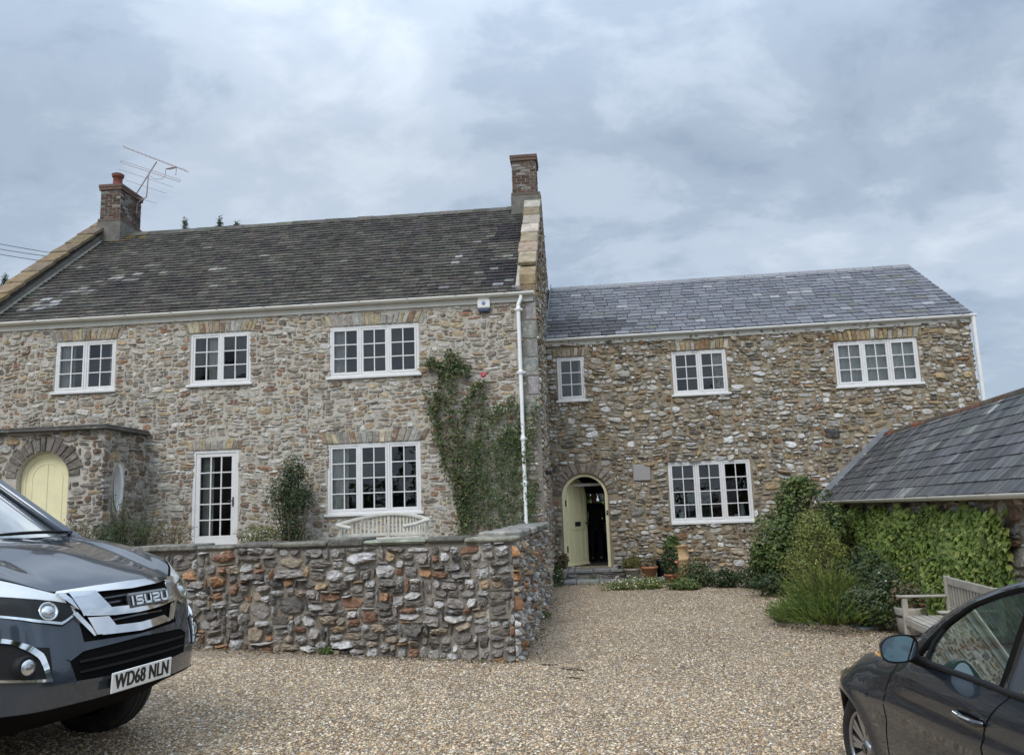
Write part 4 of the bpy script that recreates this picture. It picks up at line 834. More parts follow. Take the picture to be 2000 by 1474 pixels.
# ------------------------------------------------------------------ doorstep
def slabs(mb, x0, x1, y0, y1, z0, z1, seed, n):
    R = random.Random(seed); x = x0
    ws = [R.uniform(.7, 1.3) for _ in range(n)]; t = sum(ws)
    for q in ws:
        e = x + q / t * (x1 - x0); mb.cbox(x + .004, e - .006, y0 + R.uniform(-.025, .025), y1, z1 - .065 + R.uniform(-.008, .006), z1 + R.uniform(-.006, .006), .012, 0, vary((.27, .265, .25), .25)); x = e
st_ = thing('doorstep', 'two worn grey stone steps below the open arched door', 'steps', tuple(WINGF.o), -WINGF.yaw)
a = MB(); slabs(a, .12, 1.62, -.52, -.005, .0, .35, 3, 4); a.build('tread', 'coping_stone', st_, fixn=False)
a = MB(); a.box(.16, 1.58, -.46, -.01, .1, .287, 1); masonry(a, .16, 1.58, .15, .29, lambda x, z: False, lambda u, v, d: (u, -.46 - d, v), [((.22, .21, .19), 1), ((.16, .15, .14), 1)], cell=(.06, .045), wr=(3, 7), hr=(1, 2), gap=.01, relief=.025, warp=.0, seed=6); a.build('riser', ['stone_dark', 'mortar_garden'], st_, fixn=False)
a = MB(); slabs(a, .0, 2.45, -1.05, -.47, .0, .165, 4, 5); a.build('tread', 'coping_stone', st_, fixn=False)
a = MB(); a.box(.03, 2.42, -.98, -.02, -.1, .10, 1); masonry(a, .03, 2.42, -.05, .1, lambda x, z: False, lambda u, v, d: (u, -.98 - d, v), [((.24, .23, .20), 1), ((.17, .16, .145), 1)], cell=(.06, .045), wr=(3, 7), hr=(1, 2), gap=.01, relief=.03, warp=.0, seed=7); a.build('riser', ['stone_dark', 'mortar_garden'], st_, fixn=False)

# ------------------------------------------------------------------ low outbuilding on the right
OE = np.array([-.1616, -.9869]); OO = np.array([6.53, 17.44, 0.0])
ob = thing('outbuilding', 'low stone outbuilding with a long weathered slate roof against the cottage', 'outbuilding', tuple(OO)); ob.matrix_world = Matrix.Translation(OO) @ Matrix.Rotation(math.atan2(OE[1], OE[0]), 4, 'Z') @ Matrix.Rotation(rad(-.30), 4, 'Y')
def out_w(x, y, z): return ob.matrix_world @ Vector((x, y, z))
OL, OZ, OR = 11.6, 1.57, 1.46
mat('slate_old', attr=True, rough=0.62, noise=[(10, .75, 1.25), (2.6, .35, 1.7, (2.2, .22, .22))], bump=[(30, .3, .004)], stain=[(5, (.27, .27, .25), .54, .70, .6, (2.4, .25, .25)), (3, (.022, .022, .026), .47, .62, .75, (2.4, .18, .18)), (16, (.19, .19, .15), .60, .72, .5)], spec=.42)
ow_ = MB(); pfo = lambda u, v, d: (u, .13 - d, v)
wall_slab(ow_, -.2, OL, -.7, OZ - .02, [], .4, pfo, 1)
PAL_OUT = [((0.42, 0.38, 0.33), 4), ((0.36, 0.29, 0.22), 3), ((0.28, 0.19, 0.13), 2), ((0.50, 0.48, 0.45), 2), ((0.24, 0.21, 0.18), 2)]
masonry(ow_, .0, OL, -.4, OZ - .03, lambda x, z: False, pfo, PAL_OUT, cell=(.05, .042), wr=(3, 8), hr=(2, 5), gap=.012, relief=.03, warp=.02, seed=61)
ow_.extrude([(.131, -.7), (OR * 2 - .13, -.7), (OR * 2 - .13, OZ), (OR, OZ + OR * .91), (.131, OZ)], 'x', OL - .3, OL - .001, 1); ow_.box(-.2, OL, OR * 2 - .5, OR * 2 - .13, -.7, OZ, 1)
masonry(ow_, .13, OR * 2 - .13, -.5, OZ + OR * .9, lambda u, v: v > OZ + .9 * min(u, 2 * OR - u) - .08, lambda u, v, d: (OL + d, u, v), PAL_OUT, cell=(.05, .042), wr=(3, 8), hr=(2, 5), gap=.012, relief=.03, warp=.02, seed=62)
ow_.build('wall', ['stone', 'mortar_wing'], ob, fixn=False)
def ocol(x, a, R):
    b = R.choice([(.085, .085, .088), (.105, .105, .108), (.07, .07, .073), (.12, .12, .12)])
    if R.random() < .06: b = (.21, .21, .19)
    return vary(b, .2)
orf = MB(); tiles(orf, -.25, OL, -.06, OZ + .03, .93, (OR + .06) * 1.3656, .205, .30, ocol, .010, 0, 10, lift=.014)
orf.add([(-.3, -.05, OZ), (OL, -.05, OZ), (OL, OR, OZ + OR * .93 + .04), (-.3, OR, OZ + OR * .93 + .04)], [(0, 1, 2, 3)], 1); orf.add([(-.3, OR * 2 + .05, OZ), (OL, OR * 2 + .05, OZ), (OL, OR, OZ + OR * .93 + .04), (-.3, OR, OZ + OR * .93 + .04)], [(0, 1, 2, 3)], 0, (.13, .13, .13))
orfo = orf.build('roof', ['slate_old', 'cable'], ob, fixn=False)
rd = MB(); x = -.2; k_ = 0
while x < OL - .1:
    e = x + .42; zz_ = OZ + OR * .93 + .01; c_ = (.24, .085, .05) if k_ in (1, 5) else random.choice([(.13, .075, .05), (.10, .085, .06), (.085, .075, .06), (.15, .10, .06)]); n_ = 6
    P = [[(xx, OR + .135 * math.cos(PI * q / n_), zz_ - .045 + .12 * math.sin(PI * q / n_)) for q in range(n_ + 1)] for xx in (x, e - .008)]; rd.grid(P, 0, vary(c_, .15)); x = e; k_ += 1
rd.build('ridge_tile', 'coping_stone', orfo, fixn=False)
g = MB(); gutter(g, .0, OL, -.075, OZ + .03, .058); g.build('gutter', 'cream_plastic', ob, fixn=False)
g = MB(); q = [WINGF.loc(out_w(0, -.1, OZ + .03)), WINGF.loc(out_w(0, OR, OZ + OR * .93 + .10))]
lead = MB(); x0_, z0_, x1_, z1_ = q[0][0], q[0][2], q[1][0], q[1][2]
lead.extrude([(x0_, z0_), (x1_, z1_), (x1_ - .08, z1_ + .08), (x0_ - .08, z0_ + .08)], 'y', -.055, -.03); lo = lead.build('lead_flashing', 'lead', wing)

# ------------------------------------------------------------------ garden wall and terrace
PAL_GW = [((0.25, 0.225, 0.20), 5), ((0.36, 0.345, 0.32), 3.4), ((0.19, 0.165, 0.14), 4), ((0.36, 0.19, 0.085), 1.0), ((0.25, 0.13, 0.075), 1.2), ((0.34, 0.27, 0.19), 2.2), ((0.47, 0.455, 0.44), 2), ((0.14, 0.125, 0.11), 2.5), ((0.36, 0.25, 0.14), 1)]
CO = np.array([-.06, 9.35, 0.]); gyaw = math.atan2(.66, 3.94); GWF = Frame(CO, gyaw)
gwl = thing('garden_wall', 'rough dark rubble garden wall with flat coping and rusty orange stones', 'wall', tuple(CO), -gyaw)
GL = -7.2
gm = MB(); wall_slab(gm, GL, 0, -.3, 1.32, [], .42, pf, 1)
masonry(gm, GL, .04, -.02, 1.31, lambda x, z: False, pf, [(tuple(lerp(q, sum(c) / 3, .18) * 1.14 for q in c), w_) for c, w_ in PAL_GW], cell=(.034, .030), wr=(4, 8), hr=(3, 5), gap=.010, relief=.055, warp=.02, rough=.2, big=.16, seed=71)
gm.build('front_face', ['stone_dark', 'mortar_garden'], gwl, fixn=False)
hc = MAINF.o.copy(); rl = GWF.loc(hc); RL = math.hypot(rl[0], rl[1]); ra = math.atan2(rl[1], rl[0])       # return to the house corner
pr = lambda u, v, d: (u * math.cos(ra) + d * math.sin(ra), u * math.sin(ra) - d * math.cos(ra), v)
gm = MB(); wall_slab(gm, .02, RL, -.3, 1.32, [], .42, pr, 1)
masonry(gm, -.04, RL, -.02, 1.31, lambda x, z: False, pr, [(tuple(min(.6, q * 1.28) for q in c), w_) for c, w_ in PAL_GW], cell=(.04, .034), wr=(3, 8), hr=(2, 4), gap=.010, relief=.05, warp=.016, rough=.14, big=.08, seed=72)
gm.build('return_face', ['stone', 'mortar_main'], gwl, fixn=False)
cp = MB(); R = random.Random(9); x = .03
while x > GL:
    e = x - R.uniform(.42, .78); cp.cbox(e + .006, x - .004, -.05 + R.uniform(-.05, .035), .46 + R.uniform(-.02, .02), 1.318 - R.uniform(0, .012), 1.385 + R.uniform(-.024, .02), R.uniform(.012, .026), 0, vary(R.choice([(.22, .21, .18), (.17, .16, .135), (.27, .26, .225)]), .25)); x = e
x = .46
while x < RL - .05:
    e = min(x + R.uniform(.4, .75), RL - .02); Mx = Matrix.Rotation(ra, 4, 'Z'); cp.cbox(x + .005, e - .005, -.05 + R.uniform(-.03, .02), .46, 1.318, 1.395 + R.uniform(-.012, .016), .014, 0, vary(R.choice([(.34, .33, .30), (.28, .27, .24), (.40, .39, .36)]), .2), Mx); x = e
cp.build('coping', 'coping_dark', gwl, fixn=False)
tr = MB(); pts = [GWF.wld(-.3, .35, 0), GWF.wld(GL, .35, 0), MAINF.wld(-12, 0.2, 0), MAINF.wld(-.3, .2, 0), ]
tr.add([(p[0], p[1], .86) for p in pts], [(0, 1, 2, 3)]); struct(tr.build('terrace', 'paving'))

# ------------------------------------------------------------------ vegetation
SHAPE = {'oval': [(0, -.5), (.27, -.18), (.25, .18), (0, .5), (-.25, .18), (-.27, -.18)],
         'ivy': [(0, -.45), (.30, -.36), (.5, .05), (.24, .16), (0, .5), (-.24, .16), (-.5, .05), (-.30, -.36)],
         'narrow': [(0, -.5), (.13, -.1), (.1, .25), (0, .5), (-.1, .25), (-.13, -.1)],
         'needle': [(-.06, -.5), (.06, -.5), (0, .5)], 'blade': [(-.05, -.5), (.05, -.5), (.035, .1), (0, .5), (-.035, .1)]}
def unit(a): return a / np.maximum(1e-9, np.linalg.norm(a, axis=1, keepdims=True))
def leaves(name, P, N, S, cols, parent=None, shape='oval', up=None, fold=.12, m='leaf'):
    P = np.asarray(P, float); n = len(P); N = unit(np.asarray(N, float))
    U = RNG.normal(size=(n, 3)) if up is None else np.asarray(up, float)
    U = unit(U - N * (U * N).sum(1, keepdims=True)); W = np.cross(N, U)
    sh = np.array(SHAPE[shape]); k = len(sh)
    S = np.asarray(S, float).reshape(n, 1, 1)
    V = P[:, None, :] + S * (W[:, None, :] * sh[None, :, 0, None] + U[:, None, :] * sh[None, :, 1, None] + N[:, None, :] * (np.abs(sh[None, :, 0, None]) * fold * 2 - sh[None, :, 1, None] ** 2 * .35))
    return np_mesh(name, V.reshape(-1, 3), np.arange(n * k).reshape(n, k), cols, m, parent)
def pick(pal, n, var=.22):
    pal = np.array(pal); return pal[RNG.integers(0, len(pal), n)] * RNG.uniform(1 - var, 1 + var, (n, 1)) * RNG.uniform(.93, 1.07, (n, 3))
def crown(lumps, n, gap=.35, inner=.45, fr=5.0):
    """points and outward normals in a union of uneven lumps; lumps: (cx,cy,cz, rx,ry,rz)"""
    L = np.array(lumps, float); w_ = L[:, 3] * L[:, 4] + L[:, 4] * L[:, 5] + L[:, 3] * L[:, 5]; out, nor = [], []
    while sum(len(o) for o in out) < n:
        k = RNG.choice(len(L), n, p=w_ / w_.sum()); d = unit(RNG.normal(size=(n, 3)))
        ph = np.sin(d[:, 0] * 4.1 + k) * .10 + np.sin(d[:, 1] * 5.3 + k * 2) * .10 + np.sin(d[:, 2] * 6.7 + k * 3) * .08
        r = (inner + (1.08 - inner) * RNG.random(n) ** .55) * (1 + ph)
        p = L[k, :3] + d * L[k, 3:] * r[:, None]
        g = np.sin(p[:, 0] * fr + 1.3) * np.sin(p[:, 1] * fr * 1.1 + .4) + np.sin(p[:, 2] * fr * 1.2 + 2) * np.sin(p[:, 0] * fr * .7)
        ok = g > -1 + gap * 2 * RNG.random(n) - .2; out.append(p[ok]); nor.append(d[ok])
    return np.concatenate(out)[:n], np.concatenate(nor)[:n]
def twigs(name, base, tips, r0, parent, col=(.16, .12, .08), sag=.08, n=5):
    mb = MB()
    for t in tips:
        a, b = Vector(base) if not isinstance(base[0], (list, tuple)) else Vector(random.choice(base)), Vector(t); pts = []
        off = Vector((random.uniform(-1, 1), random.uniform(-1, 1), random.uniform(-.3, .3))) * (b - a).length * sag
        for i in range(n + 1): f = i / n; pts.append(a.lerp(b, f) + off * math.sin(f * PI))
        mb.tube(pts, [lerp(r0, r0 * .25, i / n) for i in range(n + 1)], 5, 0, vary(col, .2), caps=False)
    return mb.build(name, 'twig', parent, fixn=False)
def bush(name, label, cat, loc, lumps, n, size, pal, shape='oval', stems=14, gap=.35, group=None, upb=.5, lift=.0, flowers=None, inner=.45, r0=.014):
    o = thing(name, label, cat, loc, 0, group)
    P, N = crown(lumps, n, gap, inner); N = unit(N * .7 + RNG.normal(size=N.shape) * .55 + np.array([0, -.1, upb]))
    P = np.maximum(P, [[-99, -99, .012]])
    leaves('foliage', P, N, RNG.uniform(size * .6, size * 1.35, n), pick(pal, n), o, shape)
    idx = RNG.choice(n, stems); twigs('stems', (0, 0, 0), [tuple(P[i]) for i in idx], r0, o)
    if flowers:
        nf, fs, fc = flowers; i = RNG.choice(n, nf); q = P[i] + N[i] * .02 + np.array([0, -.03, .03])
        ang = np.arange(5) * 1.2566; off = np.stack([np.cos(ang), np.sin(ang) * .4, np.sin(ang) * .6], 1) * fs * .4
        for a, b in [(k, k + 1) for k in range(min(nf, 98))] + ([(98, nf)] if nf > 98 else []):
            c = b - a; f_ = leaves('flower', np.repeat(q[a:b], 5, 0) + np.tile(off, (c, 1)), np.repeat(N[i[a:b]], 5, 0) + np.array([0, -.6, .3]), np.full(c * 5, fs), pick(fc, c * 5, .12), o, 'oval', m='petal')
            if c > 1: f_['kind'] = 'stuff'
    return o
DK = [(.030, .048, .018), (.042, .064, .022), (.055, .080, .028), (.035, .052, .024)]
MD = [(.07, .105, .03), (.095, .13, .036), (.12, .155, .042), (.055, .085, .026)]
YG = [(.17, .20, .045), (.20, .215, .055), (.13, .16, .038), (.24, .235, .07)]
# big shrub between the kitchen window and the outbuilding, and lighter ones before it
bush('large_shrub', 'tall dark leafy shrub between the kitchen window and outbuilding', 'shrub', (5.15, 15.2, .04), [(0, 0, 1.0, .75, .6, .55), (-.35, -.1, .75, .5, .5, .5), (.15, .05, 1.55, .5, .45, .45), (.55, .05, 1.1, .4, .4, .5), (-.1, -.1, .4, .75, .5, .4), (-.65, -.05, .55, .25, .3, .35), (.1, .1, 1.85, .25, .25, .22)], 10500, .075, DK[1:3] + MD + [(.14, .16, .045), (.10, .14, .04)], stems=40, gap=.5, r0=.02)
bush('light_shrub', 'yellow green bushy shrub in front of the tall dark shrub', 'shrub', (4.82, 13.5, .0), [(0, 0, .95, .42, .35, .42), (-.2, 0, .65, .35, .35, .4), (.28, .05, .7, .32, .3, .35), (.02, 0, 1.28, .22, .22, .22)], 4200, .06, YG + [(.08, .10, .03)], 'narrow', stems=40, gap=.55, r0=.012)
bush('shade_shrub', 'dark low shrub under the ivy beside the feathery conifers', 'shrub', (5.25, 12.6, -.02), [(0, 0, .45, .35, .6, .45), (-.1, -.6, .35, .35, .5, .35)], 2600, .06, DK, stems=20, gap=.45)
bush('flowering_shrub', 'small grey green shrub with pale flowers beside the wooden planter', 'shrub', (4.78, 11.0, -.05), [(0, 0, .32, .32, .32, .32), (-.25, .25, .25, .25, .25, .25), (.1, .1, .6, .16, .16, .22)], 2300, .05, [(.06, .085, .035), (.09, .11, .05), (.045, .065, .03)], stems=20, gap=.5, flowers=(26, .02, [(.55, .55, .5), (.6, .6, .5)]))
# feathery conifers
def feathery(name, label, loc, w, h, n, pal, seed, up=.75, group='feathery conifers at the edge of the gravel', spread=1.0):
    o = thing(name, label, 'conifer', loc, 0, group); R = np.random.default_rng(seed); PP, NN, UU, SS, CC = [], [], [], [], []; tips = []
    for i in range(n):
        a = R.uniform(0, 6.28); rr = math.sqrt(R.random()); bx, by = w * .55 * rr * math.cos(a), w * .45 * rr * math.sin(a)
        f = R.random(); bz = h * (.05 + .6 * f * (1 - rr * .55)); d = np.array([math.cos(a) * rr * spread + R.normal() * .18, math.sin(a) * rr * spread + R.normal() * .18, up + R.random() * .5]); d /= np.linalg.norm(d)
        L = R.uniform(.16, .34) * (.6 + h * .5); t = np.linspace(0.05, 1, 22); bend = np.array([d[0], d[1], 0]) * .25
        ax = np.array([bx, by, bz]) + d * (t * L)[:, None] + bend * ((t ** 2) * L)[:, None]; tips.append(tuple(ax[-1] * .9))
        q = R.normal(size=(22, 3)); q -= d * (q @ d)[:, None]; q = unit(q); u = unit(d * 1.0 + q * .55)
        PP.append(ax + u * .014); NN.append(np.cross(u, R.normal(size=(22, 3)))); UU.append(u); SS.append(np.linspace(.06, .03, 22) * R.uniform(.8, 1.3)); CC.append(np.tile(np.array(pal[R.integers(len(pal))]) * R.uniform(.75, 1.3), (22, 1)))
    P = np.concatenate(PP); P[:, 2] = np.maximum(P[:, 2], .01)
    leaves('foliage', P, np.concatenate(NN), np.concatenate(SS), np.concatenate(CC), o, 'narrow', up=np.concatenate(UU), fold=0)
    twigs('stems', (0, 0, 0), random.sample(tips, min(50, n)), .012, o)
FE = [(.085, .13, .028), (.11, .155, .03), (.065, .10, .025), (.14, .175, .04)]
feathery('feathery_conifer', 'low spreading feathery conifer at the edge of the gravel', (4.35, 11.55, -.04), 1.45, .50, 760, FE, 1, .42)
feathery('feathery_conifer', 'taller feathery conifer rising behind the low spreading one', (4.45, 12.1, -.02), .85, 1.0, 420, [(.11, .145, .03), (.135, .165, .035), (.09, .12, .028), (.18, .195, .05)], 2, 1.0)

# ivy over the outbuilding wall
def ivy_wall():
    o = thing('ivy', 'bright green ivy mat covering the outbuilding wall behind the bench', 'ivy', tuple(OO)); n = 15000
    u = RNG.uniform(.35, 9.0, n); top = 1.42 + .05 * np.sin(u * 5) + .04 * np.sin(u * 13 + 1) - .10 * np.exp(-(u - .5) ** 2 * 2); v = -.3 + (top + .3) * RNG.random(n) ** .85
    keep = ~((u > 8.8 + .2 * np.sin(v * 7)) & (RNG.random(n) < .8)); u, v = u[keep], v[keep]; n = len(u)
    bul = .05 + .05 * (np.sin(u * 3.1) * np.sin(v * 4 + u) + 1) + .04 * RNG.random(n); P = np.array([out_w(a, .13 - b, c) for a, b, c in zip(u, bul, v)]) - OO
    nn = np.array([-.95, .15, .0]); N = np.tile(nn, (n, 1)) + RNG.normal(size=(n, 3)) * .38 + np.array([0, -.1, .5])
    up = np.tile(np.array([0, 0, -1.]), (n, 1)) + RNG.normal(size=(n, 3)) * .35
    t = np.clip((u - 1.2) / 2.6 + RNG.normal(size=n) * .25, 0, 1)[:, None]
    c = pick([(.06, .095, .025), (.08, .115, .03), (.10, .13, .035)], n) * (1 - t) + pick([(.155, .215, .045), (.19, .25, .055), (.12, .175, .04), (.25, .29, .075)], n) * t
    leaves('leaf_mat', P, N, RNG.uniform(.06, .115, n), c, o, 'ivy', up=up, fold=.05)
    tp_ = [tuple(out_w(RNG.uniform(.4, 8), .07, RNG.uniform(.6, 1.3)) - Vector(OO)) for _ in range(34)]; bs = [tuple(out_w(RNG.uniform(.5, 8), .08, -.3) - Vector(OO)) for _ in range(14)]
    twigs('stems', bs, tp_, .012, o, n=6)
ivy_wall()

# climbers on the farmhouse front
def climber(name, label, cat, runs, n, size, pal, spread, flowers=None, shape='oval', r0=.012, thick=.10):
    """runs: stems as lists of wall points (x,z) from the ground up, each with its own leafiness"""
    o = thing(name, label, cat, tuple(MAINF.o), -MAINF.yaw); mb = MB(); P, N, W = [], [], []
    tot = sum(r[1] for r in runs)
    for pts, wgt, sp, d in runs:
        pts = [Vector((x, -.05 - d - random.uniform(0, .03), z)) for x, z in pts]; fine = []
        for a, b in zip(pts, pts[1:]):
            for k in range(6): fine.append(a.lerp(b, k / 6) + Vector((random.gauss(0, .018), random.gauss(0, .01), random.gauss(0, .014))))
        fine.append(pts[-1]); mb.tube(fine, [lerp(r0, r0 * .3, i / (len(fine) - 1)) for i in range(len(fine))], 5, 0, vary((.17, .13, .09), .25), caps=False)
        m_ = int(n * wgt / tot); f = RNG.random(m_) ** .8 * (len(fine) - 1); i = f.astype(int).clip(0, len(fine) - 2); A = np.array([p[:] for p in fine]); q = A[i] + (A[i + 1] - A[i]) * (f - i)[:, None]
        q[:, 0] += RNG.normal(size=m_) * sp; q[:, 2] += RNG.normal(size=m_) * sp * .7; q[:, 1] -= RNG.random(m_) ** 1.5 * thick + d * .3; P.append(q)
    P = np.concatenate(P); n_ = len(P); P[:, 1] = np.minimum(P[:, 1], -.03)
    N = np.tile(np.array([0, -1., .45]), (n_, 1)) + RNG.normal(size=(n_, 3)) * .55
    leaves('leaves', P, N, RNG.uniform(size * .6, size * 1.4, n_), pick(pal, n_), o, shape); mb.build('stems', 'twig', o, fixn=False)
    for (x, z, s, c) in (flowers or []):
        q = np.array([[x, -.16, z]]); k = 22; d_ = unit(RNG.normal(size=(k, 3)) * [1, .8, 1] + [0, -.4, .1])
        fl_o = leaves('blossom', q + d_ * s * .35, d_ + RNG.normal(size=(k, 3)) * .25, np.full(k, s * .8), pick([c], k, .18), o, 'oval', m='petal')
    return o
xz = lambda px, py: MAINF.at(px, py, -.1)
rose_runs = []
for pts, wgt, sp in (([(905, 1040), (890, 960), (862, 880), (850, 800), (868, 720)], 1.2, .05), ([(910, 1040), (898, 940), (885, 840), (880, 740), (878, 700)], 1.6, .07), ([(915, 1040), (905, 950), (900, 850), (912, 790), (935, 745)], 1.3, .06), ([(912, 1040), (900, 960), (880, 900), (855, 850), (840, 790)], .6, .05),
                     ([(868, 722), (850, 712), (838, 706)], .5, .07), ([(878, 705), (895, 715), (912, 728)], .6, .08), ([(885, 840), (870, 780), (850, 770)], .4, .05), ([(920, 1040), (925, 960), (932, 880), (940, 800), (945, 745)], .8, .06), ([(905, 1000), (890, 900), (868, 840), (845, 800), (826, 760)], .3, .05), ([(875, 720), (885, 700), (880, 690)], .4, .08)):
    rose_runs.append(([xz(*p) for p in pts], wgt, sp, random.uniform(0, .05)))
climber('climbing_rose', 'tall sparse climbing rose with pink blooms on the farmhouse front', 'climbing rose', rose_runs, 2700, .06, [(.05, .075, .025), (.07, .095, .032), (.09, .11, .04), (.04, .06, .02), (.11, .09, .04)], .06,
        [(*xz(945, 733), .11, (.80, .16, .19)), (*xz(877, 816), .045, (.72, .20, .12)), (*xz(903, 942), .05, (.65, .16, .20))])
ivr = []
for (pts, wgt, sp) in [([(930, 1040), (930, 960), (925, 900), (915, 860)], 1.6, .10), ([(955, 1040), (955, 960), (950, 880), (960, 810), (985, 795)], 2.6, .10), ([(975, 1040), (978, 960), (980, 890), (990, 840)], 3.2, .11), ([(1000, 1040), (1002, 960), (1004, 880), (1006, 830)], 3.0, .10), ([(1020, 1040), (1022, 960), (1028, 900), (1036, 850), (1047, 785)], 2.0, .07), ([(1035, 1040), (1038, 980), (1046, 940)], 1.0, .06), ([(940, 1035), (942, 980), (938, 900), (922, 830)], 1.5, .09), ([(1010, 900), (1015, 820), (1018, 780)], .7, .05), ([(905, 1035), (915, 990), (912, 930)], 1.0, .08), ([(990, 860), (998, 800), (1003, 770)], .5, .05)]:
    ivr.append(([xz(*p) for p in pts], wgt, sp, random.uniform(0, .06)))
climber('climbing_ivy', 'dense dark climbing evergreen around the white downpipe', 'climber', ivr, 5000, .042, [(.05, .078, .026), (.065, .098, .032), (.04, .062, .022), (.09, .125, .038)], .10, thick=.06)
# shrub against the house and terrace plants
sx, sz_ = MAINF.at(565, 1040, -.55); TZ = .86
sp_ = tuple(MAINF.wld(sx, -.55, TZ))
bush('wall_shrub', 'dark wispy shrub growing against the farmhouse between glazed door and window', 'shrub', sp_, [(0, 0, 1.3, .36, .28, .40), (.08, 0, 1.65, .25, .22, .28), (-.15, 0, 1.05, .30, .25, .32), (.22, 0, 1.15, .25, .22, .3), (.05, 0, .6, .22, .2, .35), (.2, 0, .35, .3, .22, .25)], 4800, .07, DK + [(.05, .07, .03)], 'narrow', stems=45, gap=.6, inner=.2)
def tb(px, py, t): q = MAINF.at(px, py, t); return tuple(MAINF.wld(q[0], t, TZ))
bush('low_flowers', 'low mossy green clump with tiny white flowers on the terrace', 'plant', tb(505, 1050, -.7), [(0, 0, .52, .38, .25, .17), (.15, 0, .42, .3, .2, .18), (0, 0, .2, .3, .2, .2)], 2000, .035, [(.10, .125, .035), (.13, .14, .04), (.08, .10, .03)], flowers=(40, .016, [(.6, .58, .5)]), stems=8)
bush('porch_shrub', 'dark green shrub below the oval porch window', 'shrub', tb(245, 1060, -1.6), [(0, 0, .62, .5, .35, .30), (-.35, 0, .55, .35, .3, .30), (.35, 0, .5, .35, .3, .28), (0, 0, .25, .5, .3, .25)], 3600, .05, [(.035, .065, .022), (.055, .085, .03), (.04, .055, .025)], 'narrow', stems=16, gap=.5)
bush('dry_shrub', 'brown seed headed plant between the porch shrub and glazed door', 'plant', tb(325, 1055, -1.5), [(0, 0, .55, .45, .25, .30), (.25, 0, .5, .3, .2, .26), (0, 0, .2, .4, .2, .2)], 2000, .05, [(.16, .115, .055), (.11, .09, .04), (.20, .15, .08), (.075, .085, .035)], 'narrow', stems=26, gap=.6)
bush('dry_shrub', 'brown straggly plant beside the yellow porch door', 'plant', tb(150, 1020, -1.9), [(0, 0, .62, .30, .25, .46), (.15, 0, .3, .4, .25, .3), (-.2, 0, .4, .3, .25, .35)], 1900, .055, [(.15, .11, .055), (.10, .085, .04), (.075, .075, .035)], 'narrow', stems=40, gap=.65, inner=.1)
for px, top, lab in ((234, 935, 'bare upright twiggy stems under the oval porch window'), (275, 955, 'spreading bare twiggy stems near the glazed garden door')):
    b = MAINF.at(px, 1060, -1.55); t_ = MAINF.at(px, top, -1.55); o = thing('twiggy_plant', lab, 'plant', tuple(MAINF.wld(b[0], -1.55, TZ)), -MAINF.yaw, 'twiggy stems on the terrace'); H_ = t_[1] - TZ
    tips = [(random.uniform(-.4, .45) * (1.3 if px > 250 else .45), random.uniform(-.1, .1), H_ * random.uniform(.5, 1.0)) for _ in range(16)]
    twigs('stems', (0, 0, 0), tips, .009, o, (.085, .08, .05)); pts = np.array([np.array(t) * RNG.uniform(.45, 1.0) for t in tips for _ in range(38)]) + RNG.normal(size=(16 * 38, 3)) * .018
    leaves('leaves', pts, RNG.normal(size=pts.shape) + [0, -.6, .3], RNG.uniform(.025, .05, len(pts)), pick(DK + [(.10, .09, .05)], len(pts)), o, 'narrow')

# plants and pots by the doorstep
def wb(px, py, t): q = WINGF.at(px, py, t); return q
def wpos(px, py, t): q = WINGF.at(px, py, t); return WINGF.wld(q[0], t, q[1])
P_ = on_ground(1238, 1152, .07)
bush('daisy_clump', 'wide clump of small white daisies in front of the doorstep', 'plant', (P_[0], P_[1] + .1, .05), [(0, 0, .12, .55, .2, .13), (.35, .05, .10, .35, .2, .12), (-.4, .05, .06, .3, .2, .09)], 2600, .035, MD + YG[:2], stems=6, flowers=(120, .019, [(.75, .75, .68), (.7, .68, .5)]), gap=.3)
P_ = on_ground(1083, 1150, .05)
bush('daisy_clump', 'small clump of white daisies in the corner by the garden wall', 'plant', (P_[0] + .05, P_[1] + .1, .05), [(0, 0, .16, .17, .2, .17), (.05, .3, .3, .13, .2, .18)], 900, .04, DK + MD, stems=6, flowers=(26, .02, [(.7, .7, .64)]))
for px, w_, h_, lab, pal in ((1365, .5, .55, 'rounded leafy plant right of the tall clay urn', DK + MD[:2]), (1420, .42, .34, 'low dark plant below the kitchen window', DK), (1475, .5, .40, 'low dark leafy plant beside the tall dark shrub', DK + MD[:1]), (1340, .45, .22, 'low straggly plant with white flowers in front of the urn', MD)):
    P_ = on_ground(px, 1150 if px != 1340 else 1154, .06)
    bush('border_plant', lab, 'plant', (P_[0], P_[1] + .25, .05), [(0, 0, h_ * .55, w_ * .6, w_ * .45, h_ * .5), (w_ * .35, .0, h_ * .4, w_ * .4, w_ * .35, h_ * .4)], 1200, .05, pal, stems=8, gap=.45, flowers=(10, .018, [(.65, .65, .6)]))
P_ = on_ground(1520, 1160, .05)
bush('border_plant', 'broad low dark plant at the foot of the tall dark shrub', 'plant', (P_[0], P_[1], .04), [(0, 0, .2, .5, .3, .2), (.4, -.4, .25, .35, .3, .24)], 1500, .06, DK, stems=8, gap=.4)
def pot(name, label, x, y, z, r, h, m, rim=True, taper=.72):
    o = thing(name, label, 'pot', tuple(WINGF.wld(x, y, z)), -WINGF.yaw); a = MB()
    pr_ = [(0, 0), (r * taper, 0), (r * .97, h * .8)] + ([(r * 1.08, h * .8), (r * 1.1, h), (r * .95, h)] if rim else [(r, h), (r * .93, h)]) + [(r * .9, h * .82), (0, h * .82)]
    a.lathe(pr_, 24); a.build('body', m, o); a = MB(); a.lathe([(0, h * .86), (r * .92, h * .85)], 20); a.build('soil', 'soil', o); return o
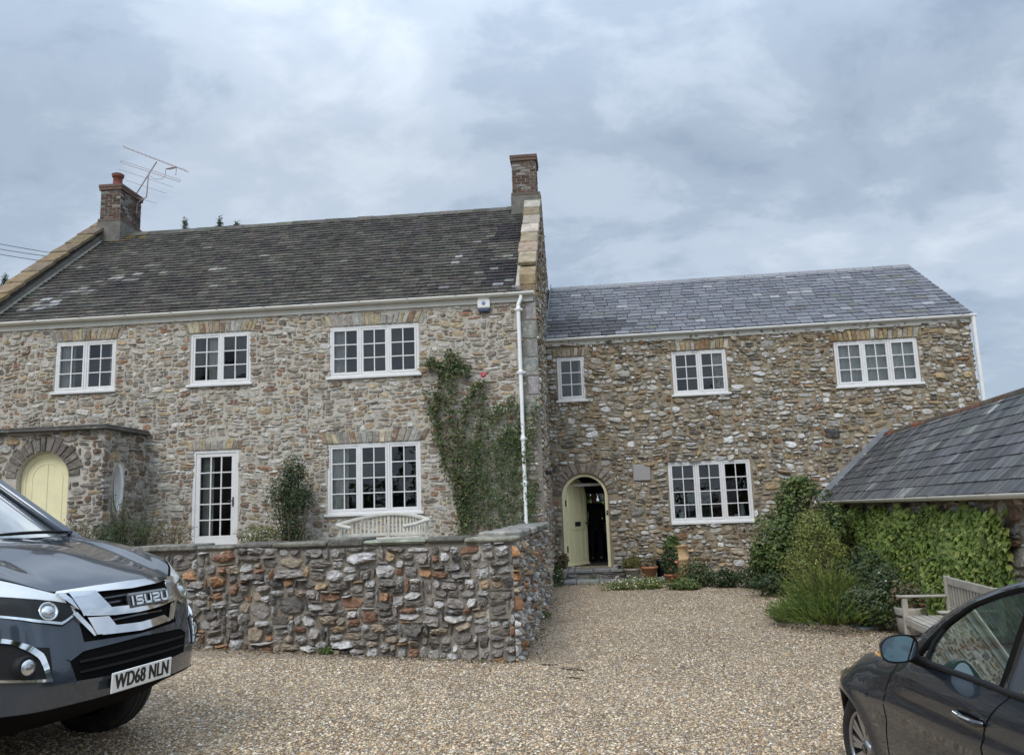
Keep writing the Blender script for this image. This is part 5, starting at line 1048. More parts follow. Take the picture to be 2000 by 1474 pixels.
def pplant(label, x, y, z, w_, h_, n, size, pal, shape='oval', name='potted_plant', fl=None):
    return bush(name, label, 'plant', tuple(WINGF.wld(x, y, z)), [(0, 0, h_ * .5, w_ * .5, w_ * .45, h_ * .5), (w_ * .2, 0, h_ * .7, w_ * .3, w_ * .3, h_ * .35)], n, size, pal, shape, 10, .5, flowers=fl, r0=.006)
q = wb(1096, 1125, -.75); pot('clay_pot', 'rounded pale clay pot left of the doorstep', q[0] + .0, -.75, .16, .15, .24, 'grey_pot', False, .62); pplant('reddish leafy plant in the pale pot left of the doorstep', q[0], -.75, .36, .34, .34, 500, .06, [(.14, .085, .05), (.09, .09, .035), (.16, .10, .06)])
q = wb(1236, 1128, -.55); pot('clay_pot', 'grey stone pot with trailing grass between steps and terracotta pot', q[0], -.6, .165, .17, .2, 'grey_pot'); g_ = pplant('yellow green trailing grass in the grey stone pot', q[0], -.6, .33, .38, .26, 700, .13, [(.16, .15, .05), (.12, .125, .04), (.2, .18, .08)], 'blade')
q = wb(1224, 1128, -.5); pot('clay_pot', 'small black pot at the right end of the top step', q[0] - .06, -.35, .165, .12, .24, 'black_pot', False, .8)
q = wb(1269, 1124, -.6); pot('clay_pot', 'red terracotta pot with a thick rim on the lower step', q[0], -.62, .165, .165, .23, 'terracotta'); pplant('small brownish plant in the red terracotta pot', q[0], -.62, .36, .34, .26, 500, .05, [(.13, .10, .05), (.08, .095, .035), (.17, .12, .07)], 'narrow')
q = wb(1294, 1115, -.4); pot('clay_pot', 'tall dark blue glazed pot beside the terracotta pot', q[0] - .02, -.38, .165, .11, .36, 'black_pot', True, .85)
q = wb(1311, 1143, -1.1); pot('clay_pot', 'small red terracotta pot on the gravel before the urn', q[0], -1.1, .07, .12, .2, 'terracotta'); pplant('dark upright plant in the small terracotta pot', q[0], -1.1, .25, .36, .5, 800, .06, DK + MD[:1], fl=(3, .05, [(.65, .2, .12)]))
ux, uz = wb(1327, 1125, -.5)
o = thing('urn', 'tall buff clay urn with a collar standing below the kitchen window', 'urn', tuple(WINGF.wld(ux + .02, -.5, .09)), -WINGF.yaw); a = MB()
a.lathe([(0, 0), (.13, 0), (.14, .04), (.19, .2), (.22, .36), (.215, .40), (.225, .41), (.225, .44), (.20, .455), (.165, .52), (.155, .60), (.165, .66), (.195, .69), (.20, .71), (.175, .712), (.15, .68), (.14, .6), (0, .55)], 32); a.build('body', 'buff_terracotta', o)
pplant('trailing green plant spilling over the left of the urn', ux - .12, -.52, .55, .34, .42, 900, .06, [(.07, .11, .03), (.09, .13, .04), (.05, .08, .025)])
# garden tap pipes by the wall
tp_ = thing('water_pipes', 'pale bent water pipes low on the cottage wall beside the shrub', 'pipe', tuple(WINGF.wld(4.3, -.06, .1)), -WINGF.yaw)
for k, dx in enumerate((0, .09)):
    a = MB(); a.tube([(dx, -.03, 0), (dx, -.03, .34), (dx + .015, -.03, .40), (dx + .05, -.03, .42), (dx + .07, -.03, .40), (dx + .07, -.03, .3)], .016, 8); a.build('pipe', 'white_pipe', tp_)
# weeds along the foot of the wall
for px, py, s, lab in ((638, 1277, .09, 'green weed tuft at the foot of the dark garden wall'), (1060, 1205, .13, 'green weed tuft where the garden wall meets the drive'), (1158, 1145, .12, 'green weed tuft in front of the doorstep centre')):
    P_ = on_ground(px, py, .1 if px < 1000 else .0); P_[2] = gz(P_[0], P_[1])
    bush('weed', lab, 'weed', (P_[0], P_[1] - .03, P_[2]), [(0, 0, s * .35, s, s * .6, s * .45)], 260, .05, MD, 'narrow', 4, .2, r0=.003)
for px, py, r_ in ((1118, 1304, .11), (1072, 1298, .08), (1120, 1320, .05)):
    P_ = on_ground(px, py, -.02); ring = [(P_[0] + r_ * 1.4 * math.cos(k / 11 * 6.28) * random.uniform(.5, 1.15), P_[1] + r_ * math.sin(k / 11 * 6.28) * random.uniform(.5, 1.15)) for k in range(11)]
    struct(MB().add([(x, y, gz(x, y) + .004) for x, y in ring], [tuple(range(11))]).build('bare_earth', 'soil'))

# fallen leaves and bits of stalk along the foot of the walls and under the shrubs
def litter():
    P = []
    for _ in range(420):
        t = random.random(); q = GWF.wld(-t * 4.6, -.06 - abs(random.gauss(0, .10)), 0); P.append((q[0], q[1]))
    for _ in range(260):
        q = GWF.o + (MAINF.o - GWF.o) * random.random(); P.append((q[0] + .06 + abs(random.gauss(0, .12)), q[1]))
    for _ in range(420): P.append((4.4 + random.gauss(0, .8), 11.2 + random.gauss(0, .9)))
    for _ in range(300): q = WINGF.wld(random.uniform(0, 5), -1.15 - abs(random.gauss(0, .22)), 0); P.append((q[0], q[1]))
    for _ in range(130): y = random.uniform(5, 15); P.append((y * random.uniform(-.1, .5), y))
    P = np.array([(x, y, gz(x, y) + .008) for x, y in P if not (x < 0 and y > 9.3 - x * .165)]); n = len(P)
    o = leaves('leaf_litter', P, RNG.normal(size=(n, 3)) * .35 + [0, 0, 1], RNG.uniform(.015, .045, n), pick([(.11, .07, .035), (.16, .11, .05), (.07, .055, .03), (.10, .10, .04)], n), None, 'oval', fold=.25, m='twig')
    o['kind'] = 'stuff'; o['label'] = 'brown fallen leaves strewn along wall foot and shrubs'; o['category'] = 'leaf litter'
litter()

# ------------------------------------------------------------------ benches and planter
def wooden_bench():
    far, near = np.array([5.0, 9.78]), np.array([4.75, 8.28]); ax = (near - far) / np.linalg.norm(near - far); gz_ = -.16
    o = thing('garden_bench', 'weathered grey wooden bench with slatted back before the ivy', 'bench', (*far, gz_), math.atan2(ax[1], ax[0])); L = 1.5
    # local x runs along the bench towards the camera, -y is the side one sits on
    for x in (0, L):
        s = 0 if x == 0 else -.06
        a = MB(); a.cbox(x + s, x + s + .06, -.52, -.46, 0, .64, .006); a.build('front_leg', 'wood_grey', o)
        a = MB(); a.cbox(x + s, x + s + .06, -.03, .035, 0, .88, .006); a.build('back_leg', 'wood_grey', o)
        a = MB(); a.cbox(x + s - .015, x + s + .075, -.57, -.03, .64, .665, .008); a.build('armrest', 'wood_grey', o)
        a = MB(); a.cbox(x + s + .012, x + s + .048, -.46, -.03, .33, .41, .005); a.build('side_rail', 'wood_grey', o)
    a = MB(); a.cbox(.06, L - .06, -.51, -.475, .33, .41, .005); a.cbox(.06, L - .06, -.015, .02, .33, .41, .005); a.build('seat_rail', 'wood_grey', o)
    for k in range(6): a = MB(); y = -.50 + k * .085; a.cbox(.0, L, y, y + .068, .411, .432, .005); a.build('seat_slat', 'wood_grey', o)
    a = MB(); a.cbox(.06, L - .06, -.012, .022, .78, .87, .006); a.build('top_rail', 'wood_grey', o); a = MB(); a.cbox(.06, L - .06, -.01, .02, .47, .53, .006); a.build('lower_rail', 'wood_grey', o)
    for k in range(15): a = MB(); x = .10 + k * (L - .2 - .04) / 14; a.cbox(x, x + .042, -.004, .014, .53, .78, .003); a.build('back_slat', 'wood_grey', o)
wooden_bench()
def curved_bench():
    o = thing('curved_bench', 'pale curved wooden bench back showing above the garden wall', 'bench', tuple(at_depth(748, 1040, 13.4) * [1, 1, 0] + [0, 0, .86]), rad(-8)); Rr = 1.05; n = 26
    ang = [lerp(rad(-48), rad(48), k / n) for k in range(n + 1)]
    pt = lambda t, r, z: (r * math.sin(t), -Rr + .35 + r * math.cos(t) - .0, z)
    topz = lambda t: .66 + .155 * math.cos(t * 1.75) + .02 * math.sin(t)
    def rail(z0f, z1f, r0, r1):
        P = [[pt(t, r0, z0f(t)), pt(t, r1, z0f(t)), pt(t, r1, z1f(t)), pt(t, r0, z1f(t))] for t in ang]; a = MB(); a.grid(P, closed=True, smooth=False); a.add(P[0], [(0, 1, 2, 3)]); a.add(P[-1], [(0, 1, 2, 3)]); return a
    rail(lambda t: topz(t) - .035, lambda t: topz(t) + .012, Rr - .06, Rr + .03).build('top_rail', 'wood_pale', o, bevel=.008)
    rail(lambda t: .45, lambda t: .50, Rr - .03, Rr + .005).build('lower_rail', 'wood_pale', o)
    for k in range(25):
        t = lerp(rad(-45), rad(45), k / 24); a = MB(); w_ = .015
        P = [[pt(t + s * w_ , r, z) for s, r in ((-1, Rr - .022), (1, Rr - .022), (1, Rr - .004), (-1, Rr - .004))] for z in (.49, topz(t) - .03)]; a.grid(P, closed=True, smooth=False); a.build('back_slat', 'wood_pale', o)
    for k in range(4): rail(lambda t: .40, lambda t: .425, Rr - .08 - k * .11 - .085, Rr - .08 - k * .11).build('seat_slat', 'wood_pale', o)
    for t in (rad(-45), 0, rad(45)):
        a = MB(); p, q = pt(t, Rr - .02, 0), pt(t, Rr - .46, 0); a.tube([p, (p[0], p[1], topz(t) - .02)], .028, 6); a.build('back_leg', 'wood_pale', o); a = MB(); a.tube([q, (q[0], q[1], .40)], .028, 6); a.build('front_leg', 'wood_pale', o)
    for s in (-1, 1):
        t = rad(48) * s; a = MB(); a.tube([pt(t, Rr - .01, topz(t) - .01), pt(t * 1.03, Rr - .12, topz(t) - .02), pt(t * 1.03, Rr - .3, .62), pt(t * 1.0, Rr - .48, .60)], .03, 8); a.build('armrest', 'wood_pale', o)
curved_bench()
pl = at_depth(1780, 1200, 10.55); o = thing('planter', 'round weathered grey planter tub beside the far bench leg', 'planter', (pl[0], pl[1], -.12)); a = MB(); a.lathe([(0, 0), (.16, 0), (.19, .36), (.195, .40), (.175, .40), (.17, .33), (0, .33)], 20); a.build('tub', 'wood_grey', o); a = MB(); a.lathe([(.168, .06), (.172, .06), (.175, .09), (.171, .09)], 20); a.lathe([(.186, .28), (.19, .28), (.192, .31), (.188, .31)], 20); a.build('hoop', 'black_metal', o)
bush('potted_plant', 'dusty green plant with a salmon pink bloom in the grey tub', 'plant', (pl[0], pl[1], .24), [(0, 0, .12, .2, .2, .16), (-.08, 0, .24, .14, .14, .14)], 700, .05, [(.06, .085, .03), (.10, .11, .05), (.13, .09, .05)], stems=12, gap=.5, flowers=(4, .05, [(.85, .33, .25)]), r0=.006)
P_ = on_ground(1716, 1229, -.1); a = MB(); a.cbox(-.3, .28, -.16, .16, 0, .03, .006); o = tag(a.build('paving_slab', 'blue_slab', None, loc=(P_[0], P_[1], gz(P_[0], P_[1]) - .01)), 'flat blue grey slab lying in the gravel near the bench', 'slab')

# ------------------------------------------------------------------ person inside the doorway
mat('skin', (.36, .22, .16), rough=.6, noise=[(20, .92, 1.06)]); mat('dark_cloth', (.018, .018, .022), rough=.95, noise=[(20, .8, 1.2)]); mat('hair', (.03, .02, .015), rough=.7, noise=[(60, .6, 1.3)]); mat('eye_white', (.7, .7, .7), rough=.3)
def skin_mesh(name, verts, edges, m, parent, lv=2):
    me = bpy.data.meshes.new(name); me.from_pydata([v[0] for v in verts], edges, []); me.materials.append(MATS[m]); o = bpy.data.objects.new(name, me); C.objects.link(o)
    if parent: o.parent = parent
    sk = o.modifiers.new('skin', 'SKIN'); sk.use_smooth_shade = True
    for i, v in enumerate(me.skin_vertices[0].data): r = verts[i][1]; v.radius = r if hasattr(r, '__len__') else (r, r); v.use_root = (i == 0)
    sb = o.modifiers.new('sub', 'SUBSURF'); sb.levels = lv; sb.render_levels = lv; return o
def person():
    o = thing('person', 'person in dark clothes standing in the shadowy hall behind the open door', 'person', tuple(WINGF.wld(.90, 1.9, .357)), -WINGF.yaw + rad(6))
    V, E = [], []
    def chain(par, pts):
        for p, r in pts: V.append((p, r)); k = len(V) - 1; (E.append((par, k)) if par is not None else None); par = k
        return par
    pel = chain(None, [((0, 0, .88), (.125, .10))]); ch = chain(pel, [((0, .01, 1.02), (.115, .09)), ((0, .01, 1.17), (.13, .10)), ((0, .015, 1.30), (.13, .09))])
    nk = chain(ch, [((0, .01, 1.385), .055), ((0, .0, 1.44), .052), ((0, -.015, 1.50), (.07, .085)), ((0, -.015, 1.57), (.075, .09)), ((0, -.01, 1.615), (.055, .065))])
    for s in (-1, 1):
        el = chain(ch, [((s * .15, .01, 1.32), .058), ((s * .20, .015, 1.28), .052), ((s * .235, .03, 1.06), .042), ((s * .225, -.03, .86), .03), ((s * .22, -.045, .80), .034), ((s * .215, -.05, .755), .03)])
        for k in range(4): chain(el, [((s * .215 - .0, -.075 + k * .017, .72), .0095), ((s * .212, -.078 + k * .016, .685), .009), ((s * .206, -.076 + k * .014, .655 + abs(k - 1.4) * .006), .0075)])
        chain(el - 1, [((s * .20, -.08, .775), .011), ((s * .19, -.095, .745), .009)])
        chain(pel, [((s * .085, 0, .80), .088), ((s * .095, 0, .66), .08), ((s * .10, -.005, .46), .056), ((s * .105, .015, .28), .05), ((s * .105, .02, .09), .036), ((s * .11, -.03, .04), (.04, .035)), ((s * .118, -.13, .03), (.04, .025))])
    body = skin_mesh('body', V, E, 'skin', o)
    J, JE = [], []
    def jc(par, pts):
        for p, r in pts: J.append((p, r)); k = len(J) - 1; (JE.append((par, k)) if par is not None else None); par = k
        return par
    a = jc(None, [((0, 0, .78), (.19, .16))]); b = jc(a, [((0, 0, .90), (.18, .15)), ((0, .01, 1.02), (.165, .135)), ((0, .01, 1.17), (.17, .135)), ((0, .015, 1.31), (.155, .115))]); jc(b, [((0, .012, 1.375), .072)])
    for s in (-1, 1): jc(b, [((s * .15, .01, 1.33), .074), ((s * .205, .015, 1.28), .066), ((s * .238, .03, 1.06), .056), ((s * .226, -.025, .88), .043)])
    skin_mesh('jacket', J, JE, 'dark_cloth', o)
    J, JE = [], []; a = jc(None, [((0, 0, .92), (.165, .135))])
    for s in (-1, 1): jc(a, [((s * .09, 0, .80), .10), ((s * .098, 0, .66), .092), ((s * .102, -.005, .46), .07), ((s * .106, .015, .28), .064), ((s * .106, .02, .10), .056)])
    skin_mesh('trousers', J, JE, 'dark_cloth', o)
    for s in (-1, 1):
        J, JE = [], []; jc(None, [((s * .107, .05, .045), (.045, .042)), ((s * .11, -.04, .045), (.047, .045)), ((s * .118, -.14, .032), (.045, .03)), ((s * .12, -.175, .028), (.03, .022))]); skin_mesh('shoe', J, JE, 'black_pot', o, 1)
    J, JE = [], []; jc(None, [((0, .02, 1.61), (.083, .085)), ((0, .035, 1.54), (.088, .075)), ((0, .045, 1.46), (.075, .05))]); skin_mesh('hair', J, JE, 'hair', o)
    for s in (-1, 1): a = MB(); a.lathe([(0, -.011), (.009, -.006), (.011, 0), (.009, .006), (0, .011)], 10, M=Matrix.Translation((s * .03, -.098, 1.545))); a.build('eye', 'eye_white', o)
    a = MB(); a.extrude([(-.095, 1.545), (-.122, 1.508), (-.095, 1.50)], 'x', -.012, .012); a.build('nose', 'skin', o, bevel=.006)
    a = MB(); a.cbox(-.026, .026, -.103, -.09, 1.468, 1.48, .004); a.build('mouth', 'terracotta', o)
person()

# ------------------------------------------------------------------ beyond the roofs, and what stands behind the photographer (mirrored in the panes)
def tree(name, label, loc, h, w_, n, pal, seed, group, conif=False, size=.3):
    o = thing(name, label, 'tree', loc, 0, group); R = random.Random(seed); a = MB(); pts = [(R.uniform(-.03, .03) * h * i / 6, R.uniform(-.03, .03) * h * i / 6, h * (.96 if conif else .7) * i / 6) for i in range(7)]
    a.tube(pts, [lerp(h * .028, h * .003, i / 6) for i in range(7)], 8, 0, (.13, .10, .07)); tr_ = a.build('trunk', 'twig', o)
    if conif:
        m_ = n; t = RNG.random(m_) ** 1.7; ang = RNG.uniform(0, 6.28, m_); rr = (1 - t) * w_ * (.3 + .7 * RNG.random(m_)) + .04; P = np.stack([np.cos(ang) * rr, np.sin(ang) * rr, h * (.12 + .88 * t) - rr * .25 + .1 * RNG.normal(size=m_)], 1)
        up = np.stack([np.cos(ang), np.sin(ang), np.full(m_, .35)], 1) + RNG.normal(size=(m_, 3)) * .35; leaves('crown', P, RNG.normal(size=(m_, 3)) + [0, 0, .8], RNG.uniform(size * .5, size * 1.2, m_), pick(pal, m_), o, 'needle', up=up)
    else:
        lumps = [(R.gauss(0, w_ * .3), R.gauss(0, w_ * .3), h * R.uniform(.42, .82), w_ * R.uniform(.25, .45), w_ * R.uniform(.25, .45), h * R.uniform(.12, .2)) for _ in range(11)]
        P, N = crown(lumps, n, .5, .35, 1.2); leaves('crown', P, N + RNG.normal(size=N.shape) * .6, RNG.uniform(size * .6, size * 1.3, n), pick(pal, n), o, 'oval'); twigs('branches', (0, 0, h * .3), [tuple(P[i]) for i in RNG.choice(n, 22)], h * .012, o)
for px, lab, s in ((362, 'dark conifer tip showing above the farmhouse ridge, nearer the aerial', 1), (430, 'dark conifer tip above the farmhouse ridge, between two other tips', 2), (462, 'dark conifer tip above the farmhouse ridge, furthest from the aerial', 3)):
    q = at_depth(px, 424 if s < 3 else 428, 30); tree('conifer_tree', lab, (q[0], 30, 0), q[2] - .16, 2.2, 5200, DK, s, 'conifers behind the farmhouse', True, .3)
q = at_depth(10, 538, 30); tree('conifer_tree', 'dark conifer tip behind the left parapet of the farmhouse', (q[0], 30, 0), q[2] - .05, 2.2, 5200, DK, 9, 'conifers behind the farmhouse', True, .3)
for k, ((a0, b0), (a1, b1)) in enumerate((((0, 477), (92, 493)), ((0, 487), (85, 500)), ((0, 497), (68, 508)))):
    p, q = at_depth(a0, b0, 25), at_depth(a1, b1, 25); d_ = q - p; mb = MB(); pts = []
    for i in range(13): f = -1.2 + 4.2 * i / 12; pts.append(p + d_ * f + np.array([0, 0, .02 * (f - .5) ** 2]))
    mb.tube(pts, .011, 5); tag(mb.build('power_cable', 'cable'), ('topmost', 'middle', 'lowest')[k] + ' of three thin overhead cables beyond the left parapet', 'cable', 'overhead cables')
bush('hedge', 'green hedge glimpsed through the open door of the cottage', 'hedge', (4.0, 28.0, 0), [(x, 0, z_, 1.3, .7, 1.2) for x in np.arange(-5, 5.1, 1.2) for z_ in (.9, 2.4)], 7000, .28, MD + DK, stems=20, gap=.1, r0=.04)
barn = thing('barn', 'long slate roofed stone barn standing behind the photographer', 'barn', (-23, -9, 0), rad(32))
a = MB(); a.box(-9, 9, -4, 4, -.3, 5.2, 1); a.extrude([(-4, 5.2), (4, 5.2), (0, 8.6)], 'x', -9, 9, 1); masonry(a, -9, 9, .2, 5.1, lambda x, z: abs(x - 1) < 1.6 and z < 3.4, lambda u, v, d: (u, 4 + d, v), [((.20, .18, .15), 2), ((.14, .12, .10), 2)], cell=(.12, .09), wr=(3, 7), hr=(2, 4), relief=.04, seed=90); a.build('wall', ['stone_dark', 'mortar_garden'], barn, fixn=False)
a = MB(); a.add([(-9.2, 4.3, 5.0), (9.2, 4.3, 5.0), (9.2, 0, 8.7), (-9.2, 0, 8.7), (-9.2, -4.3, 5.0), (9.2, -4.3, 5.0)], [(0, 1, 2, 3), (3, 2, 5, 4)], 0, (.12, .12, .13)); a.build('roof', 'slate', barn)
a = MB(); a.cbox(-.5, 2.5, 4.01, 4.08, 0, 3.3, .02); a.build('barn_door', 'black_metal', barn)
for k, (x, y, h, w_, lab) in enumerate(((-9, -15, 7.5, 3.4, 'broad leafy tree behind the photographer beside the barn'), (-1, -17, 6.5, 3.2, 'broad leafy tree straight behind the photographer'), (7, -16, 8.5, 3.8, 'taller leafy tree behind the photographer beyond the cars'), (15, -11, 8.0, 3.6, 'leafy tree behind the photographer nearest the outbuilding end'), (-33, 4, 11, 4.5, 'tall leafy tree beyond the far end of the barn'))):
    tree('leafy_tree', lab, (x, y, 0), h, w_, 3500, MD + DK, 20 + k, 'trees behind the photographer', False, .42)
bush('hedge', 'long clipped hedge behind the photographer', 'hedge', (0, -13, 0), [(x, 0 if x > -10 else (-10 - x) * .35, 1.5, 1.5, .9, 1.7) for x in np.arange(-26, 18, 1.6)], 12000, .3, MD + DK, stems=20, gap=.2, r0=.04)

# ------------------------------------------------------------------ vehicles
mat('paint_slate', (.050, .064, .085), rough=.24, metal=.5, coat=1.0, noise=[(900, .85, 1.15)])
mat('paint_graphite', (.018, .024, .034), rough=.22, metal=.35, coat=1.0, noise=[(900, .85, 1.15)])
mat('chrome', (.78, .79, .80), rough=.07, metal=1.0); mat('black_plastic', (.010, .010, .011), rough=.6, spec=.25, noise=[(40, .85, 1.15)]); mat('gloss_black', (.008, .008, .009), rough=.08, coat=1.0)
mat('tyre', (.018, .018, .018), rough=.85, noise=[(30, .7, 1.3)], bump=[(60, .3, .004)], stain=[(5, (.09, .08, .065), .52, .75, .5)]); mat('rim', (.42, .43, .45), rough=.28, metal=.9); mat('rim_dark', (.04, .04, .042), rough=.4, metal=.6)
mat('plate_white', (.78, .78, .75), rough=.35, noise=[(12, .93, 1.03)]); mat('plate_black', (.012, .012, .012), rough=.4); mat('lamp_silver', (.62, .64, .66), rough=.18, metal=.85, noise=[(18, .7, 1.2)]); mat('lamp_white', (.86, .87, .88), rough=.3); mat('indicator', (.75, .42, .16), rough=.3)
mat('seat_cloth', (.035, .035, .037), rough=.9, noise=[(30, .8, 1.2)]); mat('trim_grey', (.10, .105, .11), rough=.7); mat('under', (.005, .005, .005), rough=.95, spec=.08)
glass('car_glass', (.46, .64, .57), 1.5, 0.0, 0, .38); glass('lamp_glass', (.95, .97, .97), 1.45, 0.02, 0, .45); glass('screen_glass', (.55, .66, .66), 1.55, 0, 0, 4.0); mat('mirror', (.30, .36, .39), rough=.02, metal=1.0)
def resample(p, n):
    p = np.array(p, float); d = np.concatenate([[0], np.cumsum(np.linalg.norm(np.diff(p, axis=0), axis=1))]); t = np.linspace(0, d[-1], n + 1)
    return np.stack([np.interp(t, d, p[:, k]) for k in range(p.shape[1])], 1)
def ribbon(mb, top, bot, surf, off, thick=.02, n=16, m=3, mi=0, col=(1, 1, 1), smooth=True):
    """a strip lying on a body surface between two outlines; surf(a,b,off) gives the point 'off' above the surface"""
    T, B = resample(top, n), resample(bot, n)
    P = [[surf(*(T[i] + (B[i] - T[i]) * j / m), off) for i in range(n + 1)] for j in range(m + 1)]
    Q = [[surf(*(T[i] + (B[i] - T[i]) * j / m), off - thick) for i in range(n + 1)] for j in (0, m)]
    mb.grid(P, mi, col, smooth); mb.grid([P[0], Q[0]], mi, col, False); mb.grid([P[-1], Q[1]], mi, col, False)
    for i in (0, n): mb.grid([[P[j][i] for j in range(m + 1)], [surf(*(T[i] + (B[i] - T[i]) * j / m), off - thick) for j in range(m + 1)]], mi, col, False)
def text_mesh(name, body, size, M, m, parent, ext=.003, sx=1.0, off=0.0, shear=0.0, spacing=1.0):
    c = bpy.data.curves.new(name, 'FONT'); c.body = body; c.size = size; c.extrude = ext; c.align_x = 'CENTER'; c.align_y = 'CENTER'; c.offset = off; c.shear = shear; c.space_character = spacing
    t = bpy.data.objects.new('tmp', c); C.objects.link(t); me = bpy.data.meshes.new_from_object(t.evaluated_get(bpy.context.evaluated_depsgraph_get())); bpy.data.objects.remove(t)
    me.transform(M @ Matrix.Diagonal((sx, 1, 1, 1))); me.materials.clear(); me.materials.append(MATS[m]); o = bpy.data.objects.new(name, me); C.objects.link(o); o.parent = parent; return o
def wheel(parent, x, y, z, r, w_, side, spokes=10, rimr=.67, style='v'):
    Mx = Matrix.Translation((x, y, z)) @ Matrix.Rotation(-PI / 2 * side, 4, 'X')          # lathe axis z -> outwards
    a = MB(); a.lathe([(r * rimr, -w_ * .9), (r * .93, -w_ * .95), (r, -w_ * .8), (r, -.02), (r * .985, .0), (r * .93, .012), (r * .80, .014), (r * rimr, .0), (r * rimr * .98, -.03)], 40, M=Mx)
    for k in range(3): a.lathe([(r * 1.002, -w_ * (.25 + .2 * k)), (r * 1.012, -w_ * (.24 + .2 * k)), (r * 1.012, -w_ * (.10 + .2 * k)), (r * 1.002, -w_ * (.09 + .2 * k))], 40, M=Mx)
    t = a.build('wheel', 'tyre', parent); R0 = r * rimr
    b = MB(); b.lathe([(R0 * .985, -.10), (R0 * .99, .0), (R0 * .96, .004), (R0 * .94, -.02), (R0 * .92, -.11), (0, -.12)], 40, 1, M=Mx)
    b.lathe([(R0 * .985, -.001), (R0 * 1.0, .006), (R0 * .93, .006), (R0 * .925, -.012)], 40, 0, M=Mx)
    for k in range(spokes):
        for s in ((-.11, .11) if style == 'v' else (0,)):
            t0 = 2 * PI * k / spokes; t1 = t0 + s * 1.0; wd0, wd1 = R0 * .05, R0 * .075
            p0 = Vector((R0 * .17 * math.cos(t0 + s * .6), R0 * .17 * math.sin(t0 + s * .6), -.012)); p1 = Vector((R0 * .95 * math.cos(t1), R0 * .95 * math.sin(t1), -.004)); d = (p1 - p0).normalized(); q = Vector((-d.y, d.x, 0))
            vs = [p0 - q * wd0, p0 + q * wd0, p1 + q * wd1, p1 - q * wd1]; lo = [v - Vector((0, 0, .035)) for v in vs]; b.add([Mx @ v for v in vs + lo], [(0, 1, 2, 3), (0, 1, 5, 4), (1, 2, 6, 5), (2, 3, 7, 6), (3, 0, 4, 7)], 0)
    b.lathe([(R0 * .24, -.012), (R0 * .22, .004), (R0 * .14, .008), (0, .009)], 24, 0, M=Mx)
    rm = b.build('rim', ['rim', 'rim_dark'], t, fixn=False)
    h = MB(); h.lathe([(R0 * .135, .009), (R0 * .12, .014), (0, .015)], 20, M=Mx); h.build('hub_cap', 'gloss_black', t)
    return t, Mx

# ---- pickup truck: x forward from the bumper face, y to its left, z up
TA = 1.327
truck = thing('pickup_truck', 'slate grey pickup truck with chrome grille and its nose in frame', 'pickup truck', (-2.311, 5.126, .215), math.atan2(-math.cos(TA), math.sin(TA)))
def TS(y, z):
    b = abs(y); xb = -.25 * b * b - 4.4 * max(0, b - .6) ** 2.2
    return xb + float(np.interp(z, [.25, .36, .45, .60, .70, .80, .95, 1.05, 1.12, 1.25], [-.16, -.07, -.02, 0, -.008, -.033, -.07, -.12, -.19, -.30]))
def tsurf(y, z, off=0.0):
    e = .004; p = Vector((TS(y, z), y, z)); u = Vector((TS(y + e, z) - TS(y - e, z), 2 * e, 0)); v = Vector((TS(y, z + e) - TS(y, z - e), 0, 2 * e)); n = u.cross(v).normalized(); n = n if n.x > 0 else -n
    return tuple(p + n * off)
zf = lambda y: float(np.interp(abs(y), [0, .3, .44, .52, .60, .71, .85, .93], [1.095, 1.092, 1.078, 1.09, 1.128, 1.185, 1.205, 1.19]))
YS_ = [math.copysign(1 - (1 - abs(q)) ** 1.35, q) * .93 for q in np.linspace(-1, 1, 61)]
# front fascia and bumper
a = MB(); rows = np.linspace(0, 1, 22)
a.grid([[tsurf(y, lerp(.475, zf(y) - .006, t)) for y in YS_] for t in rows])
fas = a.build('bumper', 'paint_slate', truck)
a = MB(); a.grid([[(TS(y, .43) - d, y, z) for y in YS_] for d, z in ((-.02, .478), (.02, .455), (.14, .41), (.30, .33), (.6, .29))]); a.build('skid_plate', 'under', truck)
# bonnet: from the front edge up to the windscreen, with raised power lines, rolling down into the wings
def bonnet(u, t):
    y = .86 * u if abs(u) <= .93 else math.copysign(lerp(.80, .928, ((abs(u) - .93) / .07) ** .8), u)
    x0 = TS(y, zf(y)) - .004; x1 = -1.26 + .10 * (1 - (y / .9) ** 2); x = lerp(x0, x1, t)
    z0 = zf(y); z1 = 1.385 - .02 * (y / .86) ** 2; s = t ** .8; z = lerp(z0, z1, s) + .035 * math.sin(PI * min(1, t * 1.05)) * (1 - .5 * abs(u))
    z += .016 * math.exp(-((abs(y) - .52 - .10 * t) / .07) ** 2) * sstep(.02, .3, t) - .006 * math.exp(-((abs(y) - .30) / .12) ** 2) * sstep(0, .3, t)
    if abs(u) > .86: z -= .17 * ((abs(u) - .86) / .14) ** 2 * (1 - .5 * (1 - t) ** 3)
    return (x, y, z)
us = np.linspace(-1, 1, 73); ts = np.linspace(0, 1, 26)
a = MB(); a.grid([[bonnet(u, t) for u in us] for t in ts]); a.build('bonnet', 'paint_slate', truck)
a = MB(); a.grid([[tuple(Vector(bonnet(u, 0)) + Vector((d, 0, h))) for u in us[5:-5]] for d, h in ((.006, .002), (-.002, -.010), (-.03, -.02))]); a.build('shut_gap', 'under', truck)
